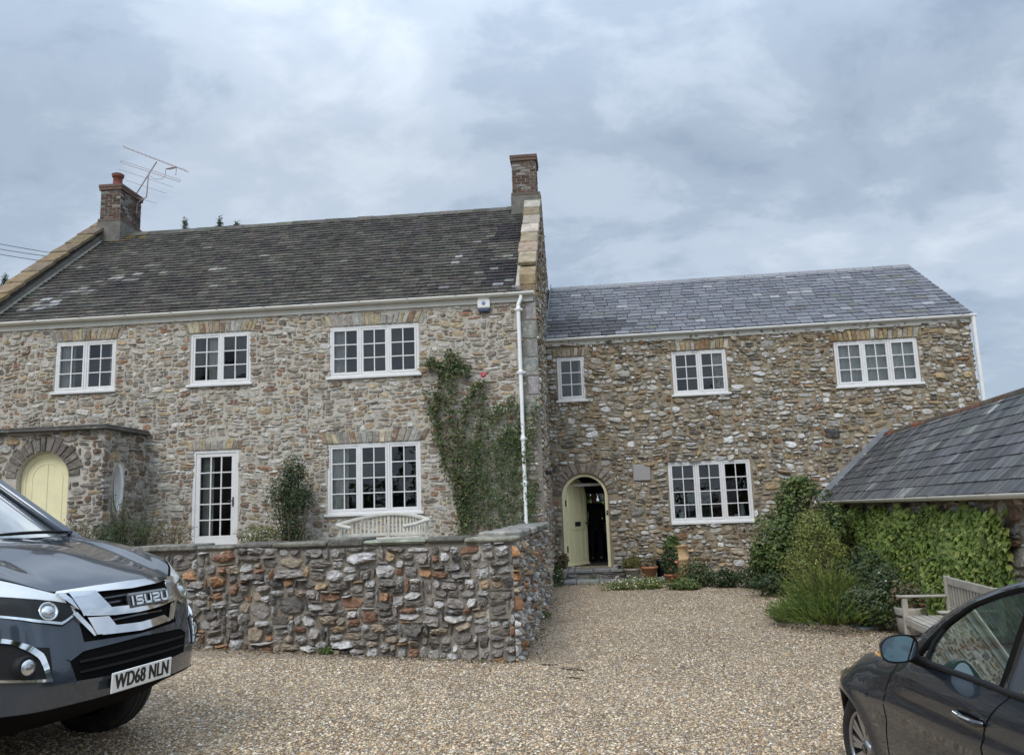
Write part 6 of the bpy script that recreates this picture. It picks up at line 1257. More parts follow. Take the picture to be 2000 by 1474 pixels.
# sides, arches, cab, load bed
def tside(sgn):
    xs = [-5.2, -4.9] + [-4.05 + .47 * math.cos(q) for q in np.linspace(PI, 0, 17)] + [-3.2, -2.6, -2.0, -1.6] + [-.95 + .47 * math.cos(q) for q in np.linspace(PI, 0, 17)][:] + []
    xs = sorted(set([round(min(x, -.62), 4) for x in xs])); P = []
    for x in xs:
        lo = .42
        for c in (-.95, -4.05):
            if abs(x - c) < .47: lo = max(lo, .38 + math.sqrt(max(0, .47 ** 2 - (x - c) ** 2)))
        hi = 1.0 if x < -1.3 else lerp(bonnet(1, 1)[2], bonnet(1, 0)[2], (x + 1.3) / .85); hi = max(hi, lo + .02)
        fx = TS(.93, .8); P.append([(x, sgn * (.93 + .03 * math.sin(PI * q) - .05 * (1 - q) ** 2 * 0 + (.015 if q < .3 else 0)), lerp(lo, hi, q)) for q in np.linspace(0, 1, 7)])
    a = MB(); a.grid(P); return a.build('side_panel', 'paint_slate', truck)
for s in (-1, 1):
    tside(s)
    for c in (-.95, -4.05):
        a = MB(); a.grid([[(c + r_ * math.cos(q), s * yy, .38 + r_ * math.sin(q)) for q in np.linspace(0, PI, 17)] for r_, yy in ((.47, .93), (.50, .955), (.47, .6), (.46, .5))]); a.build('wheel_arch', 'black_plastic', truck)
        t_, _m = wheel(truck, c, s * .86, .38, .38, .25, s, 6, .66, 'v')
cabp = [(-1.2, 1.30), (-1.22, 1.385), (-1.86, 1.835), (-2.1, 1.88), (-3.0, 1.87), (-3.3, 1.78), (-3.45, 1.05), (-3.45, .95), (-1.2, .95)]
a = MB(); xs_ = [-1.86, -2.1, -2.5, -3.0, -3.25]; a.grid([[(x, y, z - .05 * (abs(y) / .62) ** 3) for y in np.linspace(-.62, .62, 13)] for x, z in ((-1.84, 1.835), (-2.1, 1.875), (-2.5, 1.885), (-3.0, 1.87), (-3.28, 1.79))]); a.build('roof', 'paint_slate', truck)
a = MB(); a.grid([[(lerp(-1.215, -1.80, q) - .10 * (abs(y) / .74) ** 2, y * lerp(1, .83, q), lerp(1.375, 1.825, q) - .03 * (abs(y) / .74) ** 2 * q) for y in np.linspace(-.74, .74, 15)] for q in np.linspace(0, 1, 6)]); a.build('windscreen', 'screen_glass', truck, fixn=False)
for s in (-1, 1):
    a = MB(); a.tube([(-1.20, s * .80, 1.33), (-1.33, s * .75, 1.42), (-1.88, s * .635, 1.81), (-2.1, s * .62, 1.83), (-3.0, s * .62, 1.83), (-3.3, s * .64, 1.75)], [.035, .035, .038, .045, .045, .045], 10); a.build('roof_pillar', 'paint_slate', truck)
    a = MB(); a.tube([(-3.3, s * .64, 1.75), (-3.45, s * .86, 1.02)], .05, 8); a.tube([(-2.32, s * .63, 1.82), (-2.36, s * .86, 1.05)], .035, 8); a.build('door_pillar', 'black_plastic', truck)
    for x0, x1, x2, x3 in ((-1.42, -2.32, -2.30, -1.92), (-2.38, -3.38, -3.28, -2.36)):
        a = MB(); a.add([(x0, s * .86, 1.06), (x1, s * .86, 1.06), (x2, s * .64, 1.79), (x3, s * .64, 1.79)], [(0, 1, 2, 3)]); a.build('side_window', 'car_glass', truck, fixn=False)
    a = MB(); a.grid([[(x, s * yy, zz_) for x in (-1.25, -3.45)] for yy, zz_ in ((.935, .99), (.92, 1.05), (.865, 1.07))]); a.build('door_sill', 'paint_slate', truck)
    a = MB(); a.lathe([(0, -.06), (.10, -.055), (.125, 0), (.115, .07), (.06, .10), (0, .105)], 20, M=Matrix.Translation((-1.52, s * 1.10, 1.20)) @ Matrix.Rotation(PI / 2, 4, 'Y') @ Matrix.Diagonal((.85, 1.05, .9, 1))); a.tube([(-1.5, s * .9, 1.10), (-1.52, s * 1.0, 1.14)], .03, 8); a.build('wing_mirror', 'paint_slate', truck)
a = MB(); a.add([(-3.32, y, z) for y, z in ((-.62, 1.76), (.62, 1.76), (.8, 1.05), (-.8, 1.05))], [(0, 1, 2, 3)]); a.build('rear_window', 'car_glass', truck, fixn=False)
a = MB(); a.box(-3.46, -3.42, -.92, .92, .6, 1.06); a.box(-5.22, -5.17, -.92, .92, .6, 1.02); a.box(-5.2, -3.45, -.9, .9, .58, .64); a.box(-5.2, -3.45, -.93, -.88, .95, 1.02); a.box(-5.2, -3.45, .88, .93, .95, 1.02); a.build('load_bed', 'paint_slate', truck)
a = MB(); a.box(-5.1, -.75, -.70, .70, .26, .50); a.build('chassis', 'under', truck)
a = MB(); a.grid([[(x, y, z) for y in np.linspace(-.76, .76, 9)] for x, z in ((-1.22, 1.35), (-1.35, 1.30), (-1.75, 1.28), (-1.85, 1.02))]); a.build('dashboard', 'trim_grey', truck)
a = MB(); a.lathe([(.17 + .018 * math.cos(q), .018 * math.sin(q)) for q in np.linspace(0, 2 * PI, 9)], 24, M=Matrix.Translation((-1.85, -.36, 1.28)) @ Matrix.Rotation(rad(-65), 4, 'Y')); a.build('steering_wheel', 'black_plastic', truck)
for s in (-1, 1):
    a = MB(); a.cbox(-2.7, -2.2, s * .38 - .24, s * .38 + .24, .75, .98, .05); a.cbox(-2.78, -2.62, s * .38 - .23, s * .38 + .23, .98, 1.52, .05); a.cbox(-2.80, -2.68, s * .38 - .13, s * .38 + .13, 1.54, 1.72, .04); a.build('seat', 'seat_cloth', truck)
a = MB(); a.box(-3.4, -1.3, -.88, .88, .55, .62); a.build('floor', 'under', truck)
for y0, y1 in ((-.62, -.06), (.06, .66)):
    a = MB(); pts = [(lerp(-1.175, -1.215, q) - .02 * q, lerp(y1, y0, q), 1.405 - .0 * q + .008 * math.sin(q * PI)) for q in np.linspace(0, 1, 7)]; a.tube(pts, [.008, .012, .013, .013, .013, .012, .008], 6); a.tube([pts[0], (pts[0][0] + .04, pts[0][1] - .06, 1.385)], .014, 6); a.build('wiper', 'black_plastic', truck)
a = MB(); a.grid([[(x - .10 * (abs(y) / .8) ** 2, y, z) for y in np.linspace(-.8, .8, 13)] for x, z in ((-1.14, 1.378), (-1.20, 1.372), (-1.24, 1.372))]); a.build('cowl', 'black_plastic', truck)
# grille: flat black patch painting the dark of the openings, chrome upper loop, chrome lower bar, badge
gt = [(-.40, 1.066), (-.2, 1.074), (0, 1.077), (.2, 1.074), (.42, 1.066)]
ref = lambda p: [(-y, z) for y, z in p][::-1]
gr_b = MB(); ribbon(gr_b, [(-.43, 1.060), (0, 1.074), (.43, 1.060)], [(-.40, .80), (0, .785), (.40, .80)], tsurf, .004, .004, 24, 8); grl = gr_b.build('grille', 'under', truck)
a = MB(); ribbon(a, [(-.50, 1.072), (-.25, 1.080), (0, 1.083), (.25, 1.080), (.50, 1.072)], [(-.50, 1.060), (-.28, 1.050), (0, 1.046), (.28, 1.050), (.50, 1.060)], tsurf, .026, .03, 24, 2)
ribbon(a, [(-.345, .962), (-.2, .955), (0, .950), (.2, .955), (.345, .962)], [(-.385, .935), (-.2, .915), (0, .908), (.2, .915), (.385, .935)], tsurf, .030, .034, 24, 2)
for s in (-1, 1):
    i0, i1, i2, i3 = (.27, .20, .235, .16) if s < 0 else (.36, .30, .33, .27)
    ribbon(a, [(s * .44, 1.064), (s * i0, 1.053)], [(s * .40, .937), (s * i1, .945)], tsurf, .028, .03, 6, 6); ribbon(a, [(s * .50, 1.058), (s * .46, 1.062)], [(s * .385, .938), (s * .36, .945)], tsurf, .024, .03, 4, 6)
    ribbon(a, [(s * .375, .925), (s * i2, .915)], [(s * .33, .825), (s * i3, .812)], tsurf, .024, .03, 6, 5); ribbon(a, [(s * .455, .955), (s * .425, .96)], [(s * .345, .82), (s * .32, .83)], tsurf, .018, .03, 3, 5)
ribbon(a, [(-.235, .860), (0, .848), (.235, .860)], [(-.30, .818), (0, .800), (.30, .818)], tsurf, .026, .03, 20, 2)
a.build('chrome_trim', 'chrome', grl)
for k, (zt_, w2) in enumerate(((1.015, .36), (.985, .34), (.89, .24))):
    a = MB(); ribbon(a, [(-w2, zt_ + .005), (0, zt_ + .01), (w2, zt_ + .005)], [(-w2, zt_ - .005), (0, zt_), (w2, zt_ - .005)], tsurf, .010, .01, 20, 1); a.build('grille_bar', 'gloss_black', grl)
bx_ = TS(0.14, .975) + .045; bm_ = Matrix.Translation((bx_ - .006, .10, .985)) @ Matrix.Rotation(rad(-14), 4, 'Y')
a = MB(); a.cbox(-.03, .006, -.185, .185, -.048, .048, .012, M=bm_); bdg = a.build('badge', 'gloss_black', grl)
# badge letters built stroke by stroke; local u (to the truck's left) and v (up)
def strokes(name, glyphs, h, wch, gap, th, M, m, parent, dep=.008):
    mb = MB(); x = -(len(glyphs) * wch + (len(glyphs) - 1) * gap - (wch - th * 1.3 if glyphs[0] == 'I' else 0)) / 2; Gd = {'I': [((0, 0), (0, 1))], 'S': [((1, 1), (0, 1)), ((0, 1), (0, .5)), ((0, .5), (1, .5)), ((1, .5), (1, 0)), ((1, 0), (0, 0))], 'U': [((0, 1), (0, 0)), ((0, 0), (1, 0)), ((1, 0), (1, 1))], 'Z': [((0, 1), (1, 1)), ((1, 1), (1, .55)), ((1, .55), (0, .42)), ((0, .42), (0, 0)), ((0, 0), (1, 0))]}
    for g in glyphs:
        w_ = (th * .3 if g == 'I' else wch)
        for (p, q) in Gd[g]:
            a_, b_ = Vector((x + p[0] * (w_ - th) + th / 2 * (g != 'I'), (p[1] - .5) * (h - th))), Vector((x + q[0] * (w_ - th) + th / 2 * (g != 'I'), (q[1] - .5) * (h - th))); d = (b_ - a_).normalized(); n = Vector((-d.y, d.x)) * th / 2; a_ -= d * th / 2; b_ += d * th / 2
            c4 = [a_ - n, b_ - n, b_ + n, a_ + n]; vs = [M @ Vector((0, c[0], c[1])) for c in c4] + [M @ Vector((dep, c[0] * .985, c[1] * .985)) for c in c4]; mb.add(vs, [(4, 5, 6, 7), (0, 1, 5, 4), (1, 2, 6, 5), (2, 3, 7, 6), (3, 0, 4, 7)])
        x += (th * 1.3 if g == 'I' else w_) + gap
    return mb.build(name, m, parent)
strokes('lettering', 'ISUZU', .058, .066, .012, .0135, bm_ @ Matrix.Translation((.007, 0, 0)), 'chrome', bdg)
# lower intake as a flat black patch painting its shaded opening, number plate
a = MB(); ribbon(a, [(-.50, .715), (-.42, .752), (0, .768), (.42, .752), (.50, .715)], [(-.46, .600), (-.3, .585), (0, .58), (.3, .585), (.46, .600)], tsurf, .004, .004, 24, 4); itk = a.build('lower_intake', 'under', truck)
for zc in (.645, .70):
    a = MB(); ribbon(a, [(-.45, zc + .006), (0, zc + .012), (.45, zc + .006)], [(-.45, zc - .006), (0, zc - .004), (.45, zc - .006)], tsurf, .012, .012, 24, 1); a.build('slat', 'black_plastic', itk)
a = MB(); ribbon(a, [(-.52, .725), (-.43, .765), (0, .782), (.43, .765), (.52, .725)], [(-.50, .713), (-.42, .752), (0, .768), (.42, .752), (.50, .713)], tsurf, .010, .012, 24, 1); ribbon(a, [(-.46, .602), (0, .582), (.46, .602)], [(-.48, .585), (0, .562), (.48, .585)], tsurf, .012, .012, 24, 1); a.build('intake_lip', 'paint_slate', truck)
pm = Matrix.Translation((.028, -.03, .552)) @ Matrix.Rotation(rad(3), 4, 'Y')
a = MB(); a.cbox(-.006, .003, -.262, .262, -.057, .057, .004, M=pm); npl = a.build('number_plate', 'plate_white', truck)
a = MB(); a.cbox(-.05, -.006, -.2, .2, -.045, .045, .005, M=pm); a.build('plate_mount', 'under', truck)
reg = [text_mesh('registration', 'WD68 NLN', .114, pm @ Matrix.Translation((.0045 + .0003 * k_, .0026 * k_, -.001)) @ Matrix(((0, 0, 1, 0), (1, 0, 0, 0), (0, 1, 0, 0), (0, 0, 0, 1))), 'plate_black', npl, .001, .78, .0012, 0, 1.05) for k_ in (-1, 0, 1)]
bm = bmesh.new()
for o_ in reg: bm.from_mesh(o_.data)
bm.to_mesh(reg[0].data); bm.free(); bpy.data.objects.remove(reg[1]); bpy.data.objects.remove(reg[2])
# lamps
for s in (-1, 1):
    f_ = lambda p: [(s * y, z) for y, z in p]
    top = [(.445, 1.058), (.52, 1.085), (.60, 1.122), (.71, 1.178), (.84, 1.198), (.915, 1.19)]; bot = [(.42, .955), (.46, .925), (.515, .900), (.64, .935), (.76, .978), (.90, 1.03)]
    a = MB(); ribbon(a, f_(top), f_(bot), tsurf, .006, .006, 24, 8); hl = a.build('headlight', 'black_plastic', truck)
    a = MB(); ribbon(a, f_([(.455, 1.05), (.60, 1.115), (.71, 1.170), (.83, 1.19)]), f_([(.45, 1.015), (.54, 1.04), (.64, 1.06), (.80, 1.10)]), tsurf, .008, .006, 18, 3); a.build('lamp_strip', 'lamp_white', hl)
    a = MB(); ribbon(a, f_([(.43, .963), (.515, .922), (.64, .952), (.77, .995), (.90, 1.045)]), f_([(.43, .952), (.515, .908), (.64, .938), (.77, .982), (.90, 1.032)]), tsurf, .009, .006, 20, 1); ribbon(a, f_([(.435, 1.03), (.45, 1.03)]), f_([(.425, .955), (.44, .955)]), tsurf, .009, .006, 3, 4); a.build('lamp_surround', 'chrome', hl)
    for (yy, zz_, rr_) in ((.575, .985, .052),):
        p = Vector(tsurf(s * yy, zz_, .0)); nrm = (Vector(tsurf(s * yy, zz_, .01)) - p).normalized(); Mq = Matrix.Translation(p) @ nrm.to_track_quat('Z', 'Y').to_matrix().to_4x4()
        a = MB(); a.lathe([(rr_, .006), (rr_ * 1.04, .014), (rr_ * .88, .014), (rr_ * .72, .002)], 24, M=Mq); a.build('lamp_ring', 'chrome', hl); a = MB(); a.lathe([(rr_ * .74, .004), (rr_ * .6, .016), (rr_ * .3, .024), (0, .026)], 24, M=Mq); a.build('projector', 'lamp_silver', hl)
    a = MB(); ribbon(a, f_(top), f_(bot), tsurf, .018, .014, 24, 8); a.build('lens', 'lamp_glass', hl, fixn=False)
    # fog lamp recess with chrome hook
    a = MB(); ribbon(a, f_([(.60, .80), (.67, .815), (.74, .858), (.83, .885)]), f_([(.60, .630), (.67, .640), (.755, .652), (.84, .665)]), tsurf, .004, .004, 14, 6); fg = a.build('fog_lamp', 'black_plastic', truck)
    a = MB(); ribbon(a, f_([(.83, .892), (.74, .866), (.675, .822), (.632, .770), (.605, .63)]), f_([(.83, .872), (.74, .842), (.69, .796), (.655, .752), (.628, .63)]), tsurf, .018, .016, 18, 1); ribbon(a, f_([(.605, .640), (.70, .654), (.84, .678)]), f_([(.605, .625), (.70, .640), (.84, .664)]), tsurf, .018, .016, 10, 1); a.build('chrome_hook', 'chrome', fg)
    p = Vector(tsurf(s * .705, .716, -.004)); nrm = (Vector(tsurf(s * .70, .716, .02)) - p).normalized(); nrm = (nrm + Vector((1.2, 0, 0))).normalized(); Mq = Matrix.Translation(p) @ nrm.to_track_quat('Z', 'Y').to_matrix().to_4x4()
    a = MB(); a.lathe([(.068, -.02), (.064, .02), (.052, .03), (.044, .026)], 24, M=Mq); a.build('fog_bezel', 'black_plastic', fg); a = MB(); a.lathe([(.045, .016), (.040, .030), (.02, .036), (0, .037)], 24, M=Mq); a.build('fog_lens', 'lamp_silver', fg)
# ---- dark hatchback: x forward from the front axle, y to its left
HA = -.0474
hb = thing('hatchback', 'dark graphite hatchback parked nose away with its left side in frame', 'car', (2.865, 5.342, -.158), math.atan2(math.cos(HA), math.sin(HA)))
def HW(z): return float(np.interp(z, [.15, .30, .45, .60, .69, .712, .735, .82, .865, .90, .945, .965], [.80, .85, .87, .880, .888, .882, .870, .864, .856, .834, .803, .797]))
def HT(x):
    s = max(0, x + .15); f = s * s * .72 if s < .3 else .065 + .43 * (s - .3); r = max(0, -2.5 - x); return f + r * r * .12
WB = -2.50; ARCH = ((.02, .285, .366), (WB, .285, .366)); GND = -.0
def hside(x, z, off=0.0):
    flare = 0
    for cx_, cz_, r_ in ARCH: d = math.hypot(x - cx_, z - cz_); flare = max(flare, .016 * math.exp(-((d - r_) / .045) ** 2) if d < r_ + .2 else 0)
    # door waist scoop
    scoop = -.012 * math.exp(-((z - .60) / .06) ** 2) * sstep(-.35, -.6, x) * sstep(WB + .3, WB + .6, x) if -2.3 < x < -.35 else 0
    rnd = .13 * sstep(-.72, -.30, x) * (max(0, z - .66) / max(.08, shoulder(x) - .66)) ** 2.4
    return (x, HW(z) - HT(x) + flare + scoop - rnd + off, z)
def shoulder(x): return float(np.interp(x, [-3.3, -2.5, -.86, -.66, -.45, -.25, -.05, .2, .5, .75, .95], [.97, .965, .955, .955, .945, .915, .865, .76, .62, .48, .36]))
def hrow(x, sgn=1):
    lo = .17
    for cx_, cz_, r_ in ARCH:
        if abs(x - cx_) < r_: lo = max(lo, cz_ + math.sqrt(max(0, r_ ** 2 - (x - cx_) ** 2)))
    hi = shoulder(x); lo = min(lo, hi - .03); return [hside(x, lerp(lo, hi, q)) for q in np.linspace(0, 1, 22)]
xs = sorted({round(float(q), 4) for q in list(np.linspace(-3.35, .95, 60)) + [c + r * math.cos(t) for c, _, r in ARCH for t in np.linspace(0, PI, 25)] + [c + r * s for c, _, r in ARCH for s in (-1.0005, 1.0005, -.9995, .9995)]})
def hmesh(name, m, rows, parent=None, both=True, smooth=True):
    out = []
    for s in ((1, -1) if both else (1,)):
        a = MB(); a.grid([[(p[0], s * p[1], p[2]) for p in r] for r in rows], smooth=smooth); out.append(a.build(name, m, parent or hb))
    return out
front_rows = [hrow(x) for x in xs if x >= -.535]; door_rows = [hrow(x) for x in xs if -1.50 <= x <= -.535]; rear_rows = [hrow(x) for x in xs if x <= -1.50]
wing_o = hmesh('front_wing', 'paint_graphite', [hrow(-.535)] + front_rows)
def doorpts(x_lo_fn, rows=24):                                         # door skins, with shut lines that follow the photo
    return None
GAP1 = [(-.535, .17), (-.50, .40), (-.545, .77), (-.60, .87), (-.63, .955)]; GAP2 = [(-1.43, .17), (-1.425, .66), (-1.44, .77), (-1.48, .835), (-1.545, .915), (-1.585, .953)]
dl_ = hmesh('front_door', 'paint_graphite', [hrow(-1.50)] + door_rows + [hrow(-.535)])
hmesh('rear_body', 'paint_graphite', rear_rows + [hrow(-1.50)])
for s in (1, -1):
    for gp in (GAP1, GAP2):
        a = MB(); g = resample(gp, 24); a.grid([[(p[0] + d, s * hside(p[0] + d, p[1], .0018)[1], p[1]) for p in g] for d in (-.0035, .0035)]); a.build('shut_line', 'under', hb)
    for cx_, cz_, r_ in ARCH:
        a = MB(); an = [t for t in np.linspace(-.10, PI + .10, 33)]
        a.grid([[(lambda q: (q[0], s * (q[1] - d), q[2]))(hside(cx_ + (r_ - e) * math.cos(t), cz_ + (r_ - e) * math.sin(t))) for t in an] for e, d in ((0, 0), (.012, .004), (.016, .03), (.01, .10), (.0, .30))]); a.build('wheel_arch', 'black_plastic', hb)
# bonnet, bumpers
brow = []
for x in [q for q in xs if q >= -.66] :
    z0 = shoulder(x); y0 = hside(x, z0)[1]; brow.append([(x, y0 * k, z0 + ((.055 if x < -.2 else .055 - .03 * min(1, (x + .2))) * (1 - k * k) if abs(k) < 1 else 0) + .012 * math.sin(PI * abs(k)) ** 2 * (1 if abs(k) > .5 else 0)) for k in np.linspace(-1, 1, 25)])
a = MB(); a.grid(brow); a.build('bonnet', 'paint_graphite', hb)
a = MB(); e = [hside(.95, z) for z in np.linspace(.17, .36, 8)]; a.grid([[(.95 + .12 * (1 - k * k), p[1] * k, p[2]) for k in np.linspace(-1, 1, 17)] for p in e]); a.build('front_bumper', 'paint_graphite', hb)
a = MB(); a.grid([[(-3.35 - .1 * (1 - k * k), hside(-3.35, z)[1] * k, z) for k in np.linspace(-1, 1, 13)] for z in np.linspace(.17, .965, 8)]); a.build('tailgate', 'paint_graphite', hb)
a = MB(); a.box(-3.3, -.35, -.72, .72, .13, .20); a.box(-.349, .8, -.38, .38, .13, .20); a.build('underbody', 'under', hb)
# greenhouse
RAIL_O = [(-.68, .80, .955), (-.74, .758, 1.045), (-.78, .736, 1.088), (-.92, .672, 1.205), (-1.08, .622, 1.297), (-1.28, .586, 1.370), (-1.42, .574, 1.404), (-1.7, .566, 1.435), (-2.2, .555, 1.45), (-2.7, .55, 1.41), (-3.0, .57, 1.33), (-3.3, .66, 1.02)]
RAIL_I = [(-.77, .803, .968), (-.845, .762, 1.062), (-.94, .708, 1.165), (-1.095, .650, 1.270), (-1.29, .608, 1.346), (-1.42, .590, 1.382), (-1.7, .582, 1.408), (-2.2, .577, 1.405), (-2.65, .575, 1.365), (-2.85, .60, 1.27), (-3.0, .69, 1.05), (-3.02, .78, .97)]
def rs3(p, n): return resample(p, n)
ro, ri = rs3(RAIL_O, 60), rs3(RAIL_I, 60)
for s in (1, -1):
    a = MB(); F = lambda p, dy=0, dz=0, dx=0: (p[0] + dx, s * (p[1] + dy), p[2] + dz)
    nrm = [Vector((0, .8, .6))] * 61
    a.grid([[F(p, -.03, .004) for p in ro], [F(p, .002, .006) for p in ro], [F(o_ * .5 + i_ * .5, .005, .002) for o_, i_ in zip(ro, ri)], [F(p, .004, .004) for p in ri]]); a.build('roof_rail', 'paint_graphite', hb)
    a = MB(); rj = rs3([(p[0] + (-.010 if k < 3 else -.006 if k < 6 else 0), p[1] - .004, p[2] - (.0 if k < 1 else .008 if k < 4 else .014)) for k, p in enumerate(RAIL_I)], 60)
    a.grid([[F(p, .003, .003) for p in ri], [F(p, .002, .0) for p in rj], [F(p, -.03, -.004) for p in rj]]); a.build('window_trim', 'black_plastic', hb)
    a = MB(); bl = rs3([(-.70, .815, .945), (-.84, .812, .953), (-1.3, .815, .953), (-1.60, .818, .945), (-2.3, .815, .955), (-3.0, .80, .965)], 40)
    a.grid([[F(p, .0, -.004) for p in bl], [F(p, .004, .008) for p in bl], [F(p, -.012, .020) for p in bl], [F(p, -.03, .016) for p in bl]]); a.build('waist_trim', 'black_plastic', hb)
    bz = lambda z: .806 - .515 * (z - .961)
    gl_top = [(p[0], p[1] - .012, p[2] - .005) for p in rj]; n_ = 60; bot = rs3([(-.81, .795, .962), (-1.55, .797, .962), (-2.98, .785, .967)], n_)
    # glass: front light and rear light
    tt = [p for p in gl_top]
    def panel(xa, xb, name):
        cols = np.linspace(xa, xb, 14); a = MB(); P = []
        for x in cols:
            zt_ = float(np.interp(-x, [-p[0] for p in tt], [p[2] for p in tt])); P.append([(x, s * (bz(z) - .012), z) for z in np.linspace(.962, max(.964, zt_), 6)])
        a.grid(P); return a.build(name, 'car_glass', hb, fixn=False)
    panel(-.83, -1.50, 'side_window'); panel(-1.60, -2.95, 'side_window')
    a = MB(); a.grid([[(x, s * (bz(z) + dd), z) for z in np.linspace(.955, 1.40, 6)] for x, dd in ((-1.485, -.03), (-1.488, .0), (-1.61, .0), (-1.613, -.03))]); a.build('door_pillar', 'gloss_black', hb)
    a = MB(); a.add([(-.80, s * .79, .962), (-.875, s * .79, .962), (-.885, s * .745, 1.06)], [(0, 1, 2)]); a.tube([(-.878, s * .80, .96), (-.888, s * .748, 1.062), (-.93, s * .71, 1.13)], .011, 6); a.build('quarter_pillar', 'black_plastic', hb)
    # door handle over a flat dark patch painted for the scoop's shade
    a = MB(); Mh = Matrix.Translation((-1.335, s * (HW(.80) - .004), .795)) @ Matrix.Diagonal((1, 1, .55, 1)) @ Matrix.Rotation(PI / 2 * s, 4, 'X'); a.lathe([(.085, .0), (.078, -.006 * 1), (.05, -.018), (0, -.022)], 24, M=Mh @ Matrix.Diagonal((1, 1, -1, 1))); a.lathe([(.088, .001), (.080, .007), (0, .007)], 24, M=Mh) if False else None
    a = MB(); ribbon(a, [(-1.225, .800), (-1.26, .832), (-1.34, .842), (-1.42, .830), (-1.465, .795)], [(-1.225, .800), (-1.26, .770), (-1.34, .756), (-1.42, .762), (-1.465, .795)], lambda x, z, off: (lambda q: (q[0], s * q[1], q[2]))(hside(x, z, off)), .0025, .003, 18, 4); hs = a.build('handle_recess_shade', 'gloss_black', hb)
    a = MB(); a.tube([(-1.245, s * (HW(.80) + .004), .806), (-1.275, s * (HW(.80) + .036), .806), (-1.35, s * (HW(.80) + .044), .800), (-1.42, s * (HW(.80) + .032), .796), (-1.442, s * (HW(.80) + .004), .795)], [.012, .015, .016, .015, .012], 10); a.build('door_handle', 'paint_graphite', hb)
    a = MB(); a.tube([(-1.28, s * (HW(.80) + .046), .815), (-1.35, s * (HW(.80) + .055), .811), (-1.41, s * (HW(.80) + .045), .807)], .005, 6); a.build('handle_strip', 'chrome', hb)
    # mirror
    mc = Vector((-.90, s * .962, 1.045))
    ms = MB(); P = []
    for k in range(9):
        f = k / 8; sc = math.sqrt(max(0, 1 - f ** 2.2)); P.append([tuple(mc + Vector((-.035 + .125 * f, s * (.100 * sc * (abs(math.cos(t)) ** .75) * math.copysign(1, math.cos(t)) - .02 * f), .070 * sc * (abs(math.sin(t)) ** .75) * math.copysign(1, math.sin(t)) - .012 * sc * math.cos(t) * .8 - .01 * f))) for t in np.linspace(0, 2 * PI, 29)[:-1]])
    ms.grid(P, closed=True); ms.add(P[-1], [tuple(range(28))]); mh = ms.build('wing_mirror', 'paint_graphite', hb)
    ms = MB(); r0 = P[0]; inset = [tuple(mc + (Vector(p) - mc) * .9 + Vector((-.002, 0, 0))) for p in r0]; ms.grid([r0, [tuple(Vector(p) + Vector((-.008, 0, 0))) for p in r0], inset], closed=True, smooth=False); ms.build('mirror_rim', 'black_plastic', mh)
    ms = MB(); gl_ = [tuple(mc + Vector((-.036 - .004 * 0, (p[1] - mc.y) * .885, (p[2] - mc.z) * .875))) for p in r0]; ms.add([tuple(Vector(p) + Vector(((p[1] - mc.y) * s * .10 + (p[2] - mc.z) * .16, 0, 0))) for p in gl_], [tuple(range(28))]); ms.build('mirror_glass', 'mirror', mh)
    ms = MB(); ms.add([], []); ms.tube([tuple(mc + Vector((-.02, s * .102, -.028))), tuple(mc + Vector((.03, s * .094, -.030))), tuple(mc + Vector((.065, s * .07, -.030)))], .008, 6); ms.build('indicator', 'indicator', mh)
    ms = MB(); ms.tube([tuple(mc + Vector((.0, -s * .07, -.04))), tuple(mc + Vector((.03, -s * .13, -.075))), tuple(mc + Vector((.03, -s * .17, -.088)))], [.034, .026, .03], 10); ms.build('mirror_arm', 'black_plastic', mh)
    for cx_, cz_, r_ in ARCH: wheel(hb, cx_, s * .755, .285, .318, .20, s, 10, .70, 'v')
a = MB(); xr = [i for i, p in enumerate(ro) if p[0] < -1.0 and p[0] > -2.75]; a.grid([[(ro[i][0] - .04 * (1 - k * k), ro[i][1] * k, ro[i][2] + .045 * (1 - k * k) + .004) for k in np.linspace(-1, 1, 15)] for i in xr]); a.build('roof', 'paint_graphite', hb)
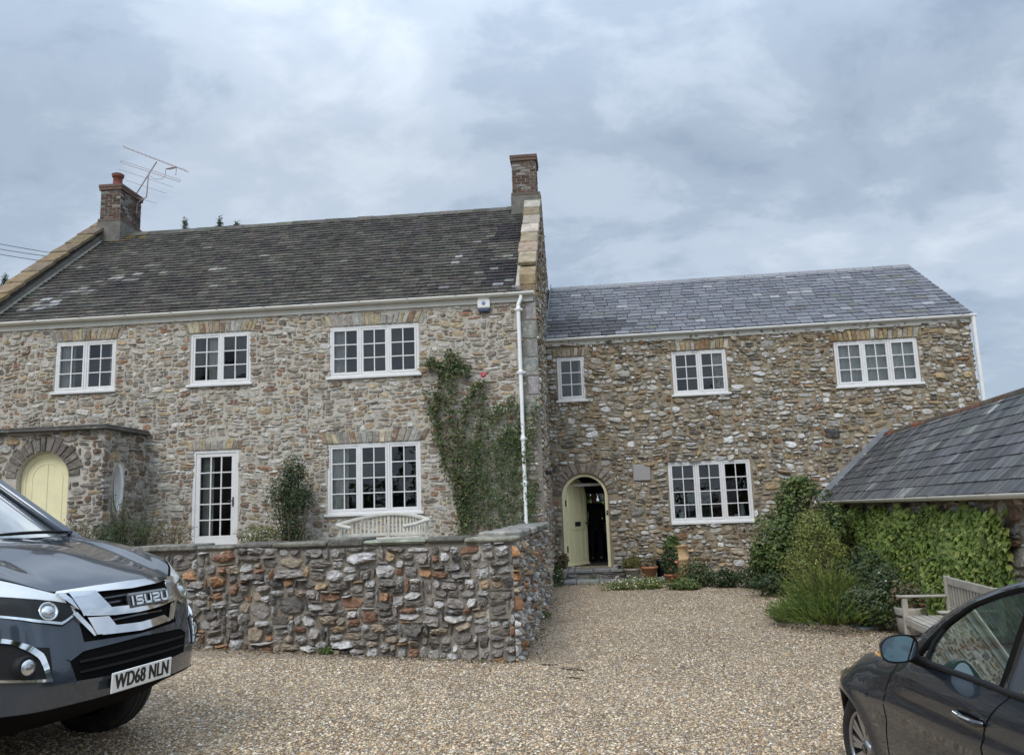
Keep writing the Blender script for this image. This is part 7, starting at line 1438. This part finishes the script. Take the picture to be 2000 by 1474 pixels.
xw = [i for i, p in enumerate(ro) if -1.08 < p[0]]; a = MB(); a.grid([[(ro[i][0] + .16 * (1 - k * k) * (1 - (j / len(xw)) * .6), ro[i][1] * k * .985, ro[i][2] + .02 * (1 - k * k)) for k in np.linspace(-1, 1, 15)] for j, i in enumerate(xw)]); a.build('windscreen', 'car_glass', hb, fixn=False)
a = MB(); a.grid([[(x - .06 * (1 - k * k), y * k, z) for k in np.linspace(-1, 1, 9)] for x, y, z in ((-2.74, .54, 1.41), (-3.32, .66, .98))]); a.build('rear_window', 'car_glass', hb, fixn=False)
# cabin
a = MB(); a.grid([[(x, y, z) for y in np.linspace(-.76, .76, 9)] for x, z in ((-.50, .955), (-.75, .975), (-1.0, .94), (-1.08, .86), (-1.08, .5))]); a.build('dashboard', 'trim_grey', hb)
a = MB(); a.lathe([(.165 + .016 * math.cos(q), .016 * math.sin(q)) for q in np.linspace(0, 2 * PI, 9)], 24, M=Matrix.Translation((-1.2, -.36, .92)) @ Matrix.Rotation(rad(-65), 4, 'Y')); a.build('steering_wheel', 'black_plastic', hb)
for s in (-1, 1):
    a = MB(); a.cbox(-2.0, -1.45, s * .36 - .25, s * .36 + .25, .35, .58, .06); Ms = Matrix.Translation((-1.95, s * .36, .55)) @ Matrix.Rotation(rad(-16), 4, 'Y'); a.cbox(-.08, .08, -.24, .24, 0, .62, .06, M=Ms); a.cbox(-.05, .05, -.13, .13, .66, .86, .04, M=Ms); a.tube([Ms @ Vector((0, -.06, .6)), Ms @ Vector((0, -.06, .7))], .008, 6); a.tube([Ms @ Vector((0, .06, .6)), Ms @ Vector((0, .06, .7))], .008, 6); a.build('seat', 'seat_cloth', hb)
    a = MB(); a.grid([[(x, s * y, z) for x in (-.7, -2.9)] for y, z in ((.79, .955), (.75, .93), (.76, .55), (.7, .25))]); a.build('door_card', 'trim_grey', hb)
a = MB(); a.cbox(-2.9, -2.4, -.65, .65, .35, .60, .06); Ms = Matrix.Translation((-2.85, 0, .55)) @ Matrix.Rotation(rad(-20), 4, 'Y'); a.cbox(-.08, .08, -.65, .65, 0, .60, .06, M=Ms); a.build('rear_seat', 'seat_cloth', hb)
a = MB(); a.box(-3.2, -.6, -.74, .74, .22, .28); a.build('floor', 'under', hb)
